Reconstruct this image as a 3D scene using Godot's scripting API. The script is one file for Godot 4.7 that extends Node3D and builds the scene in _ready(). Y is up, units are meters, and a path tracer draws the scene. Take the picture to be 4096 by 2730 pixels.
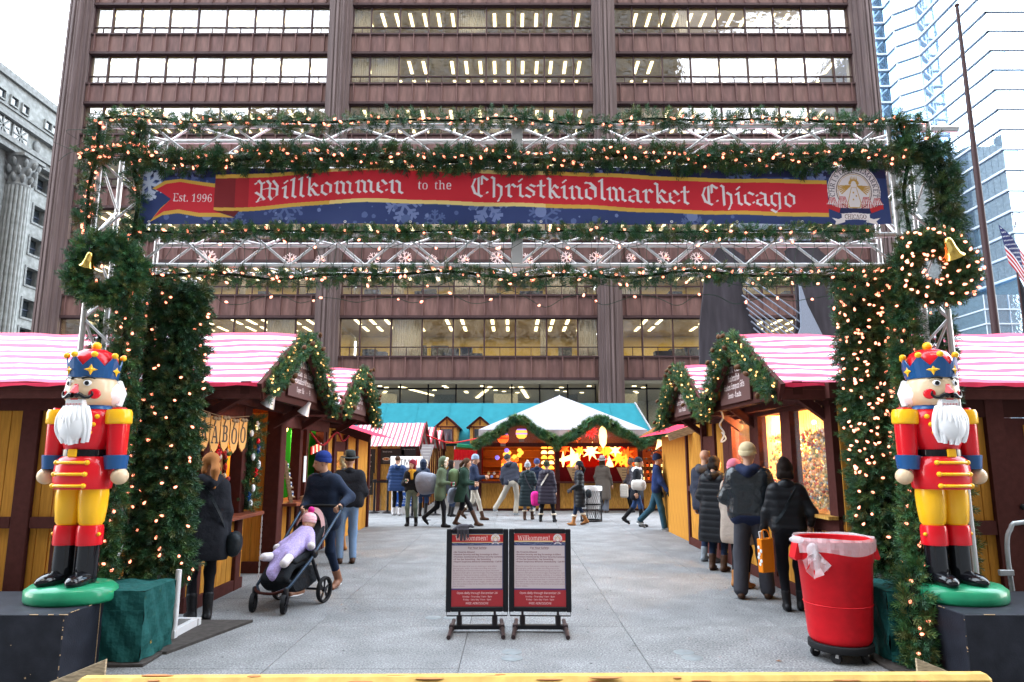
extends Node3D
# A Christmas market gate in front of a dark steel tower. Metres, y up, the camera looks along -z.

class B:
	# collects triangles; the winding follows the given normals
	var v := PackedVector3Array()
	var n := PackedVector3Array()
	var u := PackedVector2Array()
	func tri(a: Vector3, b: Vector3, c: Vector3, na: Vector3, nb: Vector3, nc: Vector3, ua := Vector2.ZERO, ub := Vector2.ZERO, uc := Vector2.ZERO) -> void:
		if (b - a).cross(c - a).dot(na + nb + nc) > 0.0:
			v.append(a); v.append(c); v.append(b)
			n.append(na); n.append(nc); n.append(nb)
			u.append(ua); u.append(uc); u.append(ub)
		else:
			v.append(a); v.append(b); v.append(c)
			n.append(na); n.append(nb); n.append(nc)
			u.append(ua); u.append(ub); u.append(uc)
	func flat(a: Vector3, b: Vector3, c: Vector3, out: Vector3) -> void:
		var k := (b - a).cross(c - a).normalized()
		if k.dot(out) < 0.0:
			k = -k
		tri(a, b, c, k, k, k)
	func quad(a: Vector3, b: Vector3, c: Vector3, d: Vector3, out: Vector3, r := Rect2(0, 0, 1, 1)) -> void:
		# a b c d go round; uv: a top left, b top right, c bottom right, d bottom left
		var k := (b - a).cross(c - a).normalized()
		if k.length() < 0.5:
			k = (c - a).cross(d - a).normalized()
		if k.dot(out) < 0.0:
			k = -k
		var p := r.position
		var e := r.end
		tri(a, b, c, k, k, k, p, Vector2(e.x, p.y), e)
		tri(a, c, d, k, k, k, p, e, Vector2(p.x, e.y))
	func box(c: Vector3, s: Vector3, t := Basis(), bev := 0.0) -> B:
		var h := s * 0.5
		if bev <= 0.0 or bev * 2.2 > minf(s.x, minf(s.y, s.z)):
			for ax in 3:
				for sg in [-1.0, 1.0]:
					var o := Vector3.ZERO; o[ax] = sg
					var p := Vector3.ZERO; p[(ax + 1) % 3] = h[(ax + 1) % 3]
					var q := Vector3.ZERO; q[(ax + 2) % 3] = h[(ax + 2) % 3]
					var m: Vector3 = o * h[ax]
					quad(c + t * (m - p + q), c + t * (m + p + q), c + t * (m + p - q), c + t * (m - p - q), t * o)
			return self
		var g := h - Vector3.ONE * bev
		for ax in 3:
			var b1 := (ax + 1) % 3
			var b2 := (ax + 2) % 3
			for sg in [-1.0, 1.0]:
				var o := Vector3.ZERO; o[ax] = sg
				var m: Vector3 = o * h[ax]
				var p := Vector3.ZERO; p[b1] = g[b1]
				var q := Vector3.ZERO; q[b2] = g[b2]
				quad(c + t * (m - p + q), c + t * (m + p + q), c + t * (m + p - q), c + t * (m - p - q), t * o)
				for s2 in [-1.0, 1.0]:
					# the chamfer between the faces ax and b1
					var o2 := Vector3.ZERO; o2[b1] = s2
					var e1: Vector3 = o * h[ax] + o2 * g[b1]
					var e2: Vector3 = o * g[ax] + o2 * h[b1]
					quad(c + t * (e1 + q), c + t * (e2 + q), c + t * (e2 - q), c + t * (e1 - q), t * (o + o2))
		for sx in [-1.0, 1.0]:
			for sy in [-1.0, 1.0]:
				for sz in [-1.0, 1.0]:
					var sgn := Vector3(sx, sy, sz)
					flat(c + t * (sgn * Vector3(h.x, g.y, g.z)), c + t * (sgn * Vector3(g.x, h.y, g.z)), c + t * (sgn * Vector3(g.x, g.y, h.z)), t * sgn)
		return self
	func span(x0: float, x1: float, y0: float, y1: float, z0: float, z1: float, bev := 0.0) -> B:
		return box(Vector3((x0 + x1) / 2, (y0 + y1) / 2, (z0 + z1) / 2), Vector3(absf(x1 - x0), absf(y1 - y0), absf(z1 - z0)), Basis(), bev)
	func bar(a: Vector3, b: Vector3, w: float, d: float, up := Vector3.UP, bev := 0.0) -> B:
		# a beam from a to b, w across and d along up
		var z := (b - a).normalized()
		var x := up.cross(z)
		if x.length() < 0.01:
			x = Vector3.RIGHT
		x = x.normalized()
		return box((a + b) / 2, Vector3(w, d, a.distance_to(b)), Basis(x, z.cross(x), z), bev)
	func tube(p: PackedVector3Array, r: float, sides := 8, r2 := -1.0, cap := true) -> B:
		var m := p.size()
		var fr: Array[Basis] = []
		var x := Vector3.ZERO
		for i in m:
			var d := (p[mini(i + 1, m - 1)] - p[maxi(i - 1, 0)]).normalized()
			if i == 0:
				x = (Vector3.UP if absf(d.y) < 0.9 else Vector3.RIGHT).cross(d).normalized()
			else:
				x = (x - d * x.dot(d)).normalized()
			fr.append(Basis(x, d.cross(x), d))
		var last := r if r2 < 0.0 else r2
		for i in m - 1:
			var ra := lerpf(r, last, float(i) / (m - 1))
			var rb := lerpf(r, last, float(i + 1) / (m - 1))
			for k in sides:
				var a0 := TAU * k / sides
				var a1 := TAU * (k + 1) / sides
				var n00 := fr[i].x * cos(a0) + fr[i].y * sin(a0)
				var n01 := fr[i].x * cos(a1) + fr[i].y * sin(a1)
				var n10 := fr[i + 1].x * cos(a0) + fr[i + 1].y * sin(a0)
				var n11 := fr[i + 1].x * cos(a1) + fr[i + 1].y * sin(a1)
				tri(p[i] + n00 * ra, p[i] + n01 * ra, p[i + 1] + n11 * rb, n00, n01, n11)
				tri(p[i] + n00 * ra, p[i + 1] + n11 * rb, p[i + 1] + n10 * rb, n00, n11, n10)
		if cap:
			for e in [0, m - 1]:
				var o: Vector3 = fr[e].z * (-1.0 if e == 0 else 1.0)
				var re := r if e == 0 else last
				for k in sides:
					var a0 := TAU * k / sides
					var a1 := TAU * (k + 1) / sides
					tri(p[e], p[e] + (fr[e].x * cos(a0) + fr[e].y * sin(a0)) * re, p[e] + (fr[e].x * cos(a1) + fr[e].y * sin(a1)) * re, o, o, o)
		return self
	func rod(a: Vector3, b: Vector3, r: float, sides := 8, r2 := -1.0) -> B:
		return tube(PackedVector3Array([a, b]), r, sides, r2)
	func lathe(prof: Array, c := Vector3.ZERO, t := Basis(), sides := 20, sz := 1.0) -> B:
		# prof: [radius, height] pairs from the bottom up; a repeated point makes a hard edge; sz flattens z
		var m := prof.size()
		var nr: Array[Vector2] = []
		for i in m:
			var a: Vector2 = Vector2(prof[maxi(i - 1, 0)][0], prof[maxi(i - 1, 0)][1])
			var q: Vector2 = Vector2(prof[i][0], prof[i][1])
			var b: Vector2 = Vector2(prof[mini(i + 1, m - 1)][0], prof[mini(i + 1, m - 1)][1])
			var d1 := q - a
			var d2 := b - q
			if d1.length() < 1e-6: d1 = d2
			if d2.length() < 1e-6: d2 = d1
			var e1 := d1.normalized()
			var e2 := d2.normalized()
			if e1.dot(e2) < 0.5:
				nr.append(Vector2.INF)
			else:
				var e := (e1 + e2).normalized()
				nr.append(Vector2(e.y, -e.x))
		for i in m - 1:
			var p := Vector2(prof[i][0], prof[i][1])
			var q := Vector2(prof[i + 1][0], prof[i + 1][1])
			if p.distance_to(q) < 1e-6:
				continue
			var e := (q - p).normalized()
			var fl := Vector2(e.y, -e.x)
			var np := fl if nr[i] == Vector2.INF else nr[i]
			var nq := fl if nr[i + 1] == Vector2.INF else nr[i + 1]
			for k in sides:
				var a0 := TAU * k / sides
				var a1 := TAU * (k + 1) / sides
				var c0 := Vector3(cos(a0), 0, sin(a0))
				var c1 := Vector3(cos(a1), 0, sin(a1))
				var s := Vector3(1, 1, sz)
				var P0 := c + t * (Vector3(c0.x * p.x, p.y, c0.z * p.x) * s)
				var P1 := c + t * (Vector3(c1.x * p.x, p.y, c1.z * p.x) * s)
				var Q0 := c + t * (Vector3(c0.x * q.x, q.y, c0.z * q.x) * s)
				var Q1 := c + t * (Vector3(c1.x * q.x, q.y, c1.z * q.x) * s)
				var m0 := (t * (Vector3(c0.x * np.x, np.y, c0.z * np.x) / s)).normalized()
				var m1 := (t * (Vector3(c1.x * np.x, np.y, c1.z * np.x) / s)).normalized()
				var m2 := (t * (Vector3(c0.x * nq.x, nq.y, c0.z * nq.x) / s)).normalized()
				var m3 := (t * (Vector3(c1.x * nq.x, nq.y, c1.z * nq.x) / s)).normalized()
				var f0 := float(k) / sides
				var f1 := float(k + 1) / sides
				if p.x > 1e-5:
					tri(P0, P1, Q1, m0, m1, m3, Vector2(f0, 0), Vector2(f1, 0), Vector2(f1, 1))
				if q.x > 1e-5:
					tri(P0, Q1, Q0, m0, m3, m2, Vector2(f0, 0), Vector2(f1, 1), Vector2(f0, 1))
		return self
	func ball(c: Vector3, r: Vector3, t := Basis(), sides := 14, rings := 8) -> B:
		var f := func(i: int, k: int) -> Vector3:
			var a := PI * i / rings
			return Vector3(sin(a) * cos(TAU * k / sides), cos(a), sin(a) * sin(TAU * k / sides))
		for i in rings:
			for k in sides:
				var p: Array[Vector3] = [f.call(i, k), f.call(i, k + 1), f.call(i + 1, k + 1), f.call(i + 1, k)]
				var q: Array[Vector3] = []
				var m: Array[Vector3] = []
				for d in p:
					q.append(c + t * (d * r)); m.append((t * (d / r)).normalized())
				if i > 0: tri(q[0], q[1], q[2], m[0], m[1], m[2])
				if i < rings - 1: tri(q[0], q[2], q[3], m[0], m[2], m[3])
		return self
	func slab(poly: PackedVector2Array, t: Transform3D, d: float) -> B:
		# the outline in t's xy plane, from z = 0 to z = d
		var ix := Geometry2D.triangulate_polygon(poly)
		var lo := poly[0]
		var hi := poly[0]
		for p in poly:
			lo = lo.min(p); hi = hi.max(p)
		var ext := (hi - lo).max(Vector2(1e-4, 1e-4))
		var w := 0.0
		for i in poly.size():
			w += poly[i].cross(poly[(i + 1) % poly.size()])
		var z := t.basis.z
		for k in range(0, ix.size(), 3):
			for e in [0.0, d]:
				var o := z * (1.0 if (e > 0.0) == (d > 0.0) and e != 0.0 else -1.0) * signf(d)
				var q: Array[Vector3] = []
				var w2: Array[Vector2] = []
				for j in 3:
					var p := poly[ix[k + j]]
					q.append(t * Vector3(p.x, p.y, e))
					var r := (p - lo) / ext
					w2.append(Vector2(r.x, 1.0 - r.y))
				tri(q[0], q[1], q[2], o, o, o, w2[0], w2[1], w2[2])
		for i in poly.size():
			var p := poly[i]
			var q := poly[(i + 1) % poly.size()]
			var e := (q - p).normalized()
			var o := t.basis * Vector3(e.y, -e.x, 0) * signf(w)
			quad(t * Vector3(p.x, p.y, 0), t * Vector3(q.x, q.y, 0), t * Vector3(q.x, q.y, d), t * Vector3(p.x, p.y, d), o)
		return self
	func mesh() -> ArrayMesh:
		var a := []
		a.resize(Mesh.ARRAY_MAX)
		a[Mesh.ARRAY_VERTEX] = v
		a[Mesh.ARRAY_NORMAL] = n
		a[Mesh.ARRAY_TEX_UV] = u
		var m := ArrayMesh.new()
		if v.size():
			m.add_surface_from_arrays(Mesh.PRIMITIVE_TRIANGLES, a)
		return m

const ORD := ["first", "second", "third", "fourth", "fifth", "sixth", "seventh", "eighth", "ninth", "tenth", "eleventh", "twelfth", "thirteenth", "fourteenth", "fifteenth", "sixteenth"]
var rng := RandomNumberGenerator.new()
var tex := {}
var M := {}

func V(x: float, y: float, z: float) -> Vector3:
	return Vector3(x, y, z)

func rr(a: float, b: float) -> float:
	return rng.randf_range(a, b)

func lin(r: float, g: float, b: float) -> Color:
	return Color(r, g, b).linear_to_srgb()

# ---- naming and tagging
func obj(called: String, b, m: Material, parent: Node = self) -> MeshInstance3D:
	var o := MeshInstance3D.new()
	o.name = called
	o.mesh = b.mesh() if b is B else b
	o.material_override = m
	parent.add_child(o, true)
	return o

func tag(o: Node, label: String, category: String, group := "") -> Node:
	o.set_meta("label", label)
	o.set_meta("category", category)
	if group: o.set_meta("group", group)
	return o

func thing(called: String, label: String, category: String, at := Vector3.ZERO, yaw := 0.0, group := "") -> Node3D:
	var o := Node3D.new()
	o.name = called
	add_child(o, true)
	o.position = at
	o.rotation.y = yaw
	tag(o, label, category, group)
	return o

func struct(called: String, b, m: Material, parent: Node = self) -> MeshInstance3D:
	var o := obj(called, b, m, parent)
	if parent == self: o.set_meta("kind", "structure")
	return o

func stuff(o: Node) -> Node:
	o.set_meta("kind", "stuff")
	return o

func many(called: String, mesh: Mesh, m: Material, xf: Array, col: Array, parent: Node = self) -> MultiMeshInstance3D:
	var mm := MultiMesh.new()
	mm.transform_format = MultiMesh.TRANSFORM_3D
	mm.use_colors = col.size() > 0
	mm.mesh = mesh
	mm.instance_count = xf.size()
	for i in xf.size():
		mm.set_instance_transform(i, xf[i])
		if col.size(): mm.set_instance_color(i, col[i])
	var o := MultiMeshInstance3D.new()
	o.name = called
	o.multimesh = mm
	o.material_override = m
	parent.add_child(o, true)
	stuff(o)
	return o

func copy(o: Node3D, label := "", at = null) -> Node3D:
	var c: Node3D = o.duplicate()
	add_child(c, true)
	if label: c.set_meta("label", label)
	if at != null: c.position = at
	return c

# ---- textures and materials
func noise_tex(key: String, freq: float, oct: int, lo: float, hi: float, normal := 0.0, size := 512, kind := FastNoiseLite.TYPE_SIMPLEX_SMOOTH, sx := 1.0) -> Texture2D:
	var n := FastNoiseLite.new()
	n.seed = key.hash() & 0xffff
	n.noise_type = kind
	n.frequency = freq
	n.fractal_octaves = oct
	var t := NoiseTexture2D.new()
	t.width = size
	t.height = int(size * sx)
	t.seamless = true
	t.noise = n
	if normal > 0.0:
		t.as_normal_map = true
		t.bump_strength = normal
	else:
		var g := Gradient.new()
		g.set_color(0, Color(lo, lo, lo)); g.set_color(1, Color(hi, hi, hi))
		t.color_ramp = g
	tex[key] = t
	return t

func mat(key: String, c: Color, rough := 0.7, opt := {}) -> StandardMaterial3D:
	var m := StandardMaterial3D.new()
	m.resource_name = key
	m.albedo_color = c
	m.roughness = rough
	m.metallic = opt.get("metal", 0.0)
	m.metallic_specular = opt.get("spec", 0.28)
	if opt.has("tex"):
		m.albedo_texture = tex[opt.tex]
	if opt.has("nrm"):
		m.normal_enabled = true
		m.normal_texture = tex[opt.nrm]
		m.normal_scale = opt.get("ns", 0.5)
	if opt.has("rtex"):
		m.roughness_texture = tex[opt.rtex]
	if opt.has("tex") or opt.has("nrm") or opt.has("rtex"):
		m.uv1_triplanar = not opt.has("uv")
		m.uv1_world_triplanar = opt.get("world", true) and not opt.has("uv")
		m.uv1_scale = opt.get("scale", Vector3.ONE)
	if opt.has("emit"):
		m.emission_enabled = true
		m.emission = opt.emit
		m.emission_energy_multiplier = opt.get("energy", 1.0)
	if opt.has("coat"):
		m.clearcoat_enabled = true
		m.clearcoat = opt.coat * 0.45
		m.clearcoat_roughness = opt.get("cr", 0.05)
	if opt.has("rim"):
		m.rim_enabled = true
		m.rim = opt.rim
		m.rim_tint = 0.6
	if opt.has("back"):
		m.backlight_enabled = true
		m.backlight = opt.back
	if opt.has("alpha"):
		m.transparency = BaseMaterial3D.TRANSPARENCY_ALPHA
		m.albedo_color.a = opt.alpha
	M[key] = m
	return m

func pictured(key: String, img: Image, rough := 0.6, emit := 0.0) -> StandardMaterial3D:
	var m := StandardMaterial3D.new()
	m.resource_name = key
	m.albedo_texture = ImageTexture.create_from_image(img)
	m.roughness = rough
	m.texture_repeat = false
	if emit > 0.0:
		m.emission_enabled = true
		m.emission_operator = BaseMaterial3D.EMISSION_OP_MULTIPLY
		m.emission_texture = m.albedo_texture
		m.emission = Color.WHITE
		m.emission_energy_multiplier = emit
	M[key] = m
	return m

# ---- drawing flat print
func fill(img: Image, p: PackedVector2Array, c: Color) -> void:
	# even-odd scanline fill
	var y0 := 1e9
	var y1 := -1e9
	for q in p:
		y0 = minf(y0, q.y); y1 = maxf(y1, q.y)
	var n := p.size()
	for y in range(maxi(0, floori(y0)), mini(img.get_height(), ceili(y1) + 1)):
		var sy := y + 0.5
		var xs := PackedFloat32Array()
		for i in n:
			var a := p[i]
			var b := p[(i + 1) % n]
			if (a.y <= sy) != (b.y <= sy):
				xs.append(a.x + (sy - a.y) * (b.x - a.x) / (b.y - a.y))
		xs.sort()
		for k in range(0, xs.size() - 1, 2):
			var xa := roundi(xs[k])
			var xb := roundi(xs[k + 1])
			if xb > xa: img.fill_rect(Rect2i(xa, y, xb - xa, 1), c)

func disc(img: Image, c: Vector2, r: float, col: Color, ry := -1.0) -> void:
	var p := PackedVector2Array()
	for k in 28: p.append(c + Vector2(cos(TAU * k / 28) * r, sin(TAU * k / 28) * (r if ry < 0 else ry)))
	fill(img, p, col)

func line(img: Image, a: Vector2, b: Vector2, w: float, col: Color) -> void:
	var d := (b - a).normalized().orthogonal() * w / 2
	fill(img, PackedVector2Array([a + d, b + d, b - d, a - d]), col)

func text_tris(s: String, font: String, bold := false) -> PackedVector3Array:
	var f := SystemFont.new()
	f.font_names = PackedStringArray([font])
	if bold: f.font_weight = 700
	var t := TextMesh.new()
	t.font = f
	t.font_size = 100
	t.pixel_size = 0.01
	t.depth = 0.0
	t.curve_step = 1.0
	t.text = s
	var a := t.get_mesh_arrays()
	var out := PackedVector3Array()
	if a.size() == 0 or a[Mesh.ARRAY_VERTEX] == null: return out
	var vs: PackedVector3Array = a[Mesh.ARRAY_VERTEX]
	# the text is centred on its line; move its base line to 0
	var lift := (f.get_ascent(100) - f.get_descent(100)) * 0.005
	for i in vs.size(): vs[i].y += lift
	var ns: PackedVector3Array = a[Mesh.ARRAY_NORMAL]
	var ix = a[Mesh.ARRAY_INDEX]
	var cnt: int = vs.size() if ix == null else ix.size()
	for k in range(0, cnt - 2, 3):
		var i0: int = k if ix == null else ix[k]
		var i1: int = k + 1 if ix == null else ix[k + 1]
		var i2: int = k + 2 if ix == null else ix[k + 2]
		if ns[i0].z > 0.5:
			out.append(vs[i0]); out.append(vs[i1]); out.append(vs[i2])
	return out

func write(img: Image, s: String, c: Vector2, size: float, col: Color, font := "Droid Sans", bold := false, align := 0, wide := 1.0, rot := 0.0, maxw := 0.0) -> void:
	# c: the centre (align 0) or the left end (align -1) of the line
	var t := text_tris(s, font, bold)
	if t.size() == 0: return
	var x0 := 1e9
	var x1 := -1e9
	for p in t:
		x0 = minf(x0, p.x); x1 = maxf(x1, p.x)
	var w := wide
	if maxw > 0.0: w = maxw / maxf((x1 - x0) * size, 0.01)
	var ox := (x0 + x1) / 2 if align == 0 else x0
	for k in range(0, t.size(), 3):
		var q := PackedVector2Array()
		for j in 3: q.append(c + Vector2((t[k + j].x - ox) * w, -t[k + j].y).rotated(rot) * size)
		fill(img, q, col)

# broad-nib letters: [width, strokes], each stroke a polyline on a grid where 0 is the base line, 1 the x height, 1.6 the ascender
const NIB := {
	"a": [0.95, [[0.12, 0.78, 0.4, 1.0, 0.7, 0.85, 0.7, 0.12, 0.92, 0.0], [0.7, 0.6, 0.15, 0.4, 0.12, 0.15, 0.38, 0.0, 0.7, 0.22]]],
	"c": [0.75, [[0.68, 0.85, 0.42, 1.0, 0.12, 0.78, 0.12, 0.2, 0.4, 0.0, 0.7, 0.18]]],
	"d": [0.9, [[0.1, 1.35, 0.42, 1.3, 0.76, 0.9, 0.76, 0.2, 0.45, 0.0, 0.13, 0.2, 0.13, 0.75, 0.45, 0.95, 0.7, 0.8]]],
	"e": [0.8, [[0.18, 0.42, 0.68, 0.72, 0.42, 1.0, 0.12, 0.78, 0.12, 0.2, 0.4, 0.0, 0.72, 0.2]]],
	"g": [0.92, [[0.72, 0.95, 0.4, 1.0, 0.13, 0.78, 0.13, 0.25, 0.4, 0.02, 0.7, 0.2], [0.7, 1.0, 0.7, -0.2, 0.4, -0.5, 0.1, -0.32]]],
	"h": [0.95, [[0.1, 1.6, 0.24, 1.5, 0.24, 0.0], [0.24, 0.82, 0.5, 1.0, 0.74, 0.8, 0.74, 0.1, 0.55, -0.35]]],
	"i": [0.48, [[0.08, 0.88, 0.24, 1.0, 0.24, 0.12, 0.42, 0.0], [0.18, 1.32, 0.32, 1.46]]],
	"k": [0.9, [[0.1, 1.6, 0.24, 1.5, 0.24, 0.12, 0.36, 0.0], [0.28, 0.6, 0.55, 1.02, 0.76, 0.82, 0.36, 0.55], [0.42, 0.55, 0.7, 0.1, 0.88, 0.05]]],
	"l": [0.48, [[0.08, 1.5, 0.24, 1.62, 0.24, 0.12, 0.42, 0.0]]],
	"m": [1.4, [[0.08, 0.88, 0.22, 1.0, 0.22, 0.12, 0.36, 0.0], [0.22, 0.82, 0.46, 1.0, 0.66, 0.82, 0.66, 0.12, 0.8, 0.0], [0.66, 0.82, 0.92, 1.0, 1.12, 0.82, 1.12, 0.12, 1.3, 0.0]]],
	"n": [0.98, [[0.08, 0.88, 0.22, 1.0, 0.22, 0.12, 0.36, 0.0], [0.22, 0.82, 0.5, 1.0, 0.72, 0.82, 0.72, 0.12, 0.9, 0.0]]],
	"o": [0.88, [[0.42, 1.0, 0.14, 0.76, 0.14, 0.22, 0.44, 0.0, 0.74, 0.24, 0.74, 0.78, 0.42, 1.0]]],
	"p": [0.92, [[0.08, 0.9, 0.24, 1.0, 0.24, -0.5], [0.24, 0.85, 0.5, 1.0, 0.76, 0.78, 0.76, 0.22, 0.45, 0.0, 0.26, 0.12]]],
	"r": [0.72, [[0.08, 0.88, 0.24, 1.0, 0.24, 0.12, 0.4, 0.0], [0.26, 0.78, 0.5, 1.02, 0.68, 0.84]]],
	"s": [0.76, [[0.66, 0.88, 0.4, 1.0, 0.14, 0.78, 0.62, 0.4, 0.6, 0.16, 0.34, 0.0, 0.08, 0.14]]],
	"t": [0.58, [[0.26, 1.35, 0.26, 0.14, 0.46, 0.0], [0.06, 0.96, 0.5, 0.96]]],
	"u": [0.95, [[0.08, 0.9, 0.22, 1.0, 0.22, 0.15, 0.45, 0.0, 0.7, 0.2], [0.7, 1.0, 0.7, 0.12, 0.88, 0.0]]],
	"f": [0.62, [[0.6, 1.5, 0.42, 1.62, 0.26, 1.45, 0.26, 0.0], [0.06, 0.96, 0.5, 0.96]]],
	"y": [0.92, [[0.08, 0.9, 0.22, 1.0, 0.22, 0.2, 0.45, 0.0, 0.7, 0.2], [0.7, 1.0, 0.7, -0.1, 0.3, -0.5]]],
	"z": [0.8, [[0.1, 0.92, 0.66, 0.92, 0.14, 0.05, 0.72, 0.05]]],
	"W": [1.75, [[0.0, 1.35, 0.2, 1.6, 0.4, 1.35, 0.4, 0.35, 0.62, 0.05, 0.95, 0.3], [0.55, 1.45, 0.78, 1.6, 0.98, 1.35, 0.98, 0.3, 1.12, 0.02, 1.5, 0.4, 1.5, 1.15, 1.2, 1.6], [0.42, 0.85, 0.9, 1.0, 1.45, 0.9], [0.05, 0.6, 0.4, 0.35, 0.15, -0.15, 0.6, 0.05]]],
	"C": [1.3, [[1.15, 1.35, 0.8, 1.6, 0.3, 1.35, 0.12, 0.8, 0.3, 0.25, 0.75, 0.0, 1.15, 0.3], [0.55, 1.45, 0.55, 0.2], [0.78, 1.5, 0.78, 1.0]]],
	"A": [1.2, [[0.1, 1.3, 0.5, 1.6, 0.9, 1.4, 0.9, 0.1, 1.1, 0.0], [0.5, 1.5, 0.3, 0.8, 0.1, 0.1], [0.3, 0.7, 0.9, 0.7]]],
	"P": [1.1, [[0.1, 1.4, 0.35, 1.55, 0.35, 0.0], [0.35, 1.5, 0.75, 1.6, 0.95, 1.2, 0.6, 0.7, 0.35, 0.8]]],
	"E": [1.1, [[1.0, 1.4, 0.65, 1.6, 0.2, 1.3, 0.15, 0.4, 0.6, 0.0, 1.0, 0.25], [0.3, 0.85, 0.8, 0.85]]],
	"G": [1.2, [[1.05, 1.4, 0.7, 1.6, 0.2, 1.3, 0.15, 0.4, 0.6, 0.0, 1.0, 0.3, 1.0, 0.8, 0.6, 0.8]]],
	"H": [1.2, [[0.1, 1.45, 0.3, 1.6, 0.3, 0.0], [0.3, 0.9, 0.7, 1.05, 0.95, 0.8, 0.95, 0.0], [0.8, 1.6, 0.95, 1.3]]],
	"N": [1.2, [[0.1, 1.4, 0.3, 1.55, 0.3, 0.0], [0.3, 1.4, 0.8, 1.6, 0.95, 1.3, 0.95, 0.1, 1.1, 0.0]]],
	"O": [1.2, [[0.6, 1.6, 0.15, 1.2, 0.15, 0.3, 0.6, 0.0, 1.0, 0.3, 1.0, 1.2, 0.6, 1.6], [0.5, 1.4, 0.5, 0.2]]],
	"T": [1.0, [[0.1, 1.4, 0.5, 1.6, 0.95, 1.45], [0.45, 1.5, 0.25, 0.8, 0.4, 0.1, 0.85, 0.1]]],
	"-": [0.5, [[0.05, 0.5, 0.42, 0.55]]], " ": [0.55, []],
}

func nib_width(s: String) -> float:
	var w := 0.0
	for ch in s: w += NIB[ch][0] + 0.08 if NIB.has(ch) else 0.9
	return w

func nib(img: Image, s: String, x: float, base: Callable, xh: float, col: Color, pen := 0.2, wide := 1.0) -> void:
	# old-style lettering drawn with a slanted pen; base gives the base line for each x
	for ch in s:
		if not NIB.has(ch):
			x += 0.9 * xh * wide
			continue
		var w: float = NIB[ch][0]
		var by: float = base.call(x + w * xh * wide / 2)
		for st in NIB[ch][1]:
			for k in range(0, st.size() - 3, 2):
				var a := Vector2(x + st[k] * xh * wide, by - st[k + 1] * xh)
				var b := Vector2(x + st[k + 2] * xh * wide, by - st[k + 3] * xh)
				var h := Vector2(pen * wide * 0.62, -pen * 0.42) * xh
				for q in [PackedVector2Array([a - h * 0.5, a + h * 0.5, b + h * 0.5, b - h * 0.5])]: fill(img, q, col)
				var e := Vector2(pen * 0.12, pen * 0.2) * xh
				fill(img, PackedVector2Array([a - h * 0.5 - e, a + h * 0.5 - e, a + h * 0.5 + e, a - h * 0.5 + e]), col)
				fill(img, PackedVector2Array([b - h * 0.5 - e, b + h * 0.5 - e, b + h * 0.5 + e, b - h * 0.5 + e]), col)
		x += (w + 0.08) * xh * wide

func nib_mid(img: Image, s: String, cx: float, y: float, xh: float, col: Color, pen := 0.2, wide := 1.0) -> void:
	nib(img, s, cx - nib_width(s) * xh * wide / 2, func(_x): return y, xh, col, pen, wide)

# ---- lamps: the glowing mesh belongs to the thing, the light sits just in front of it
func omni(at: Vector3, e: float, c := Color(1.0, 0.78, 0.5), size := 0.05) -> OmniLight3D:
	var l := OmniLight3D.new()
	l.name = "lamp_light"
	l.position = at
	l.light_energy = e
	l.light_color = c
	l.light_size = size
	l.omni_range = 30.0
	l.omni_attenuation = 2.0
	l.shadow_enabled = true
	add_child(l, true)
	return l

func path(a: Array) -> PackedVector3Array:
	var p := PackedVector3Array()
	for k in range(0, a.size(), 3): p.append(V(a[k], a[k + 1], a[k + 2]))
	return p

func curve(p: PackedVector3Array, step := 0.1) -> PackedVector3Array:
	# a smooth line through the points
	var out := PackedVector3Array()
	for i in p.size() - 1:
		var a := p[maxi(i - 1, 0)]
		var b := p[i]
		var c := p[i + 1]
		var d := p[mini(i + 2, p.size() - 1)]
		var n := maxi(1, ceili(b.distance_to(c) / step))
		for k in n: out.append(b.cubic_interpolate(c, a, d, float(k) / n))
	out.append(p[p.size() - 1])
	return out

func _ready() -> void:
	rng.seed = 77
	# camera
	var cam := Camera3D.new()
	cam.name = "camera"
	cam.position = V(0, 1.65, 0)
	cam.rotation_degrees = V(9.586, 0, 0)
	cam.fov = 52.926
	cam.near = 0.1
	cam.far = 900.0
	add_child(cam)
	# sky: bright winter overcast with a little blue in it
	var sm := ProceduralSkyMaterial.new()
	sm.sky_top_color = Color(0.88, 0.94, 1.0)
	sm.sky_horizon_color = Color(1.0, 0.975, 0.93)
	sm.sky_curve = 0.2
	sm.sky_energy_multiplier = 1.55
	sm.ground_bottom_color = Color(0.35, 0.36, 0.38)
	sm.ground_horizon_color = Color(0.6, 0.6, 0.62)
	sm.sun_angle_max = 1.0
	sm.sky_cover = cloud_cover()
	sm.sky_cover_modulate = Color(1, 1, 1, 0.45)
	var sk := Sky.new()
	sk.sky_material = sm
	var env := Environment.new()
	env.background_mode = Environment.BG_SKY
	env.sky = sk
	env.tonemap_mode = Environment.TONE_MAPPER_LINEAR
	env.tonemap_exposure = 3.5
	env.sdfgi_enabled = true
	env.ssao_enabled = true
	env.ssil_enabled = true
	var we := WorldEnvironment.new()
	we.name = "sky"
	we.environment = env
	add_child(we)
	var sun := DirectionalLight3D.new()
	sun.name = "sun"
	sun.light_color = Color(1.0, 0.97, 0.93)
	sun.light_energy = 0.3
	sun.light_angular_distance = 30.0
	sun.shadow_enabled = true
	sun.rotation_degrees = V(-62, 14, 0)
	add_child(sun)
	make_materials()
	# large structure
	plaza()
	steel_tower()
	stone_building()
	glass_tower()
	other_buildings()
	sculpture()
	flagpoles()
	# market
	near_stalls()
	far_market()
	gate()
	nutcrackers()
	street_things()
	people()
	print("built in ", Time.get_ticks_msec(), " ms, nodes ", get_child_count())

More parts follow.
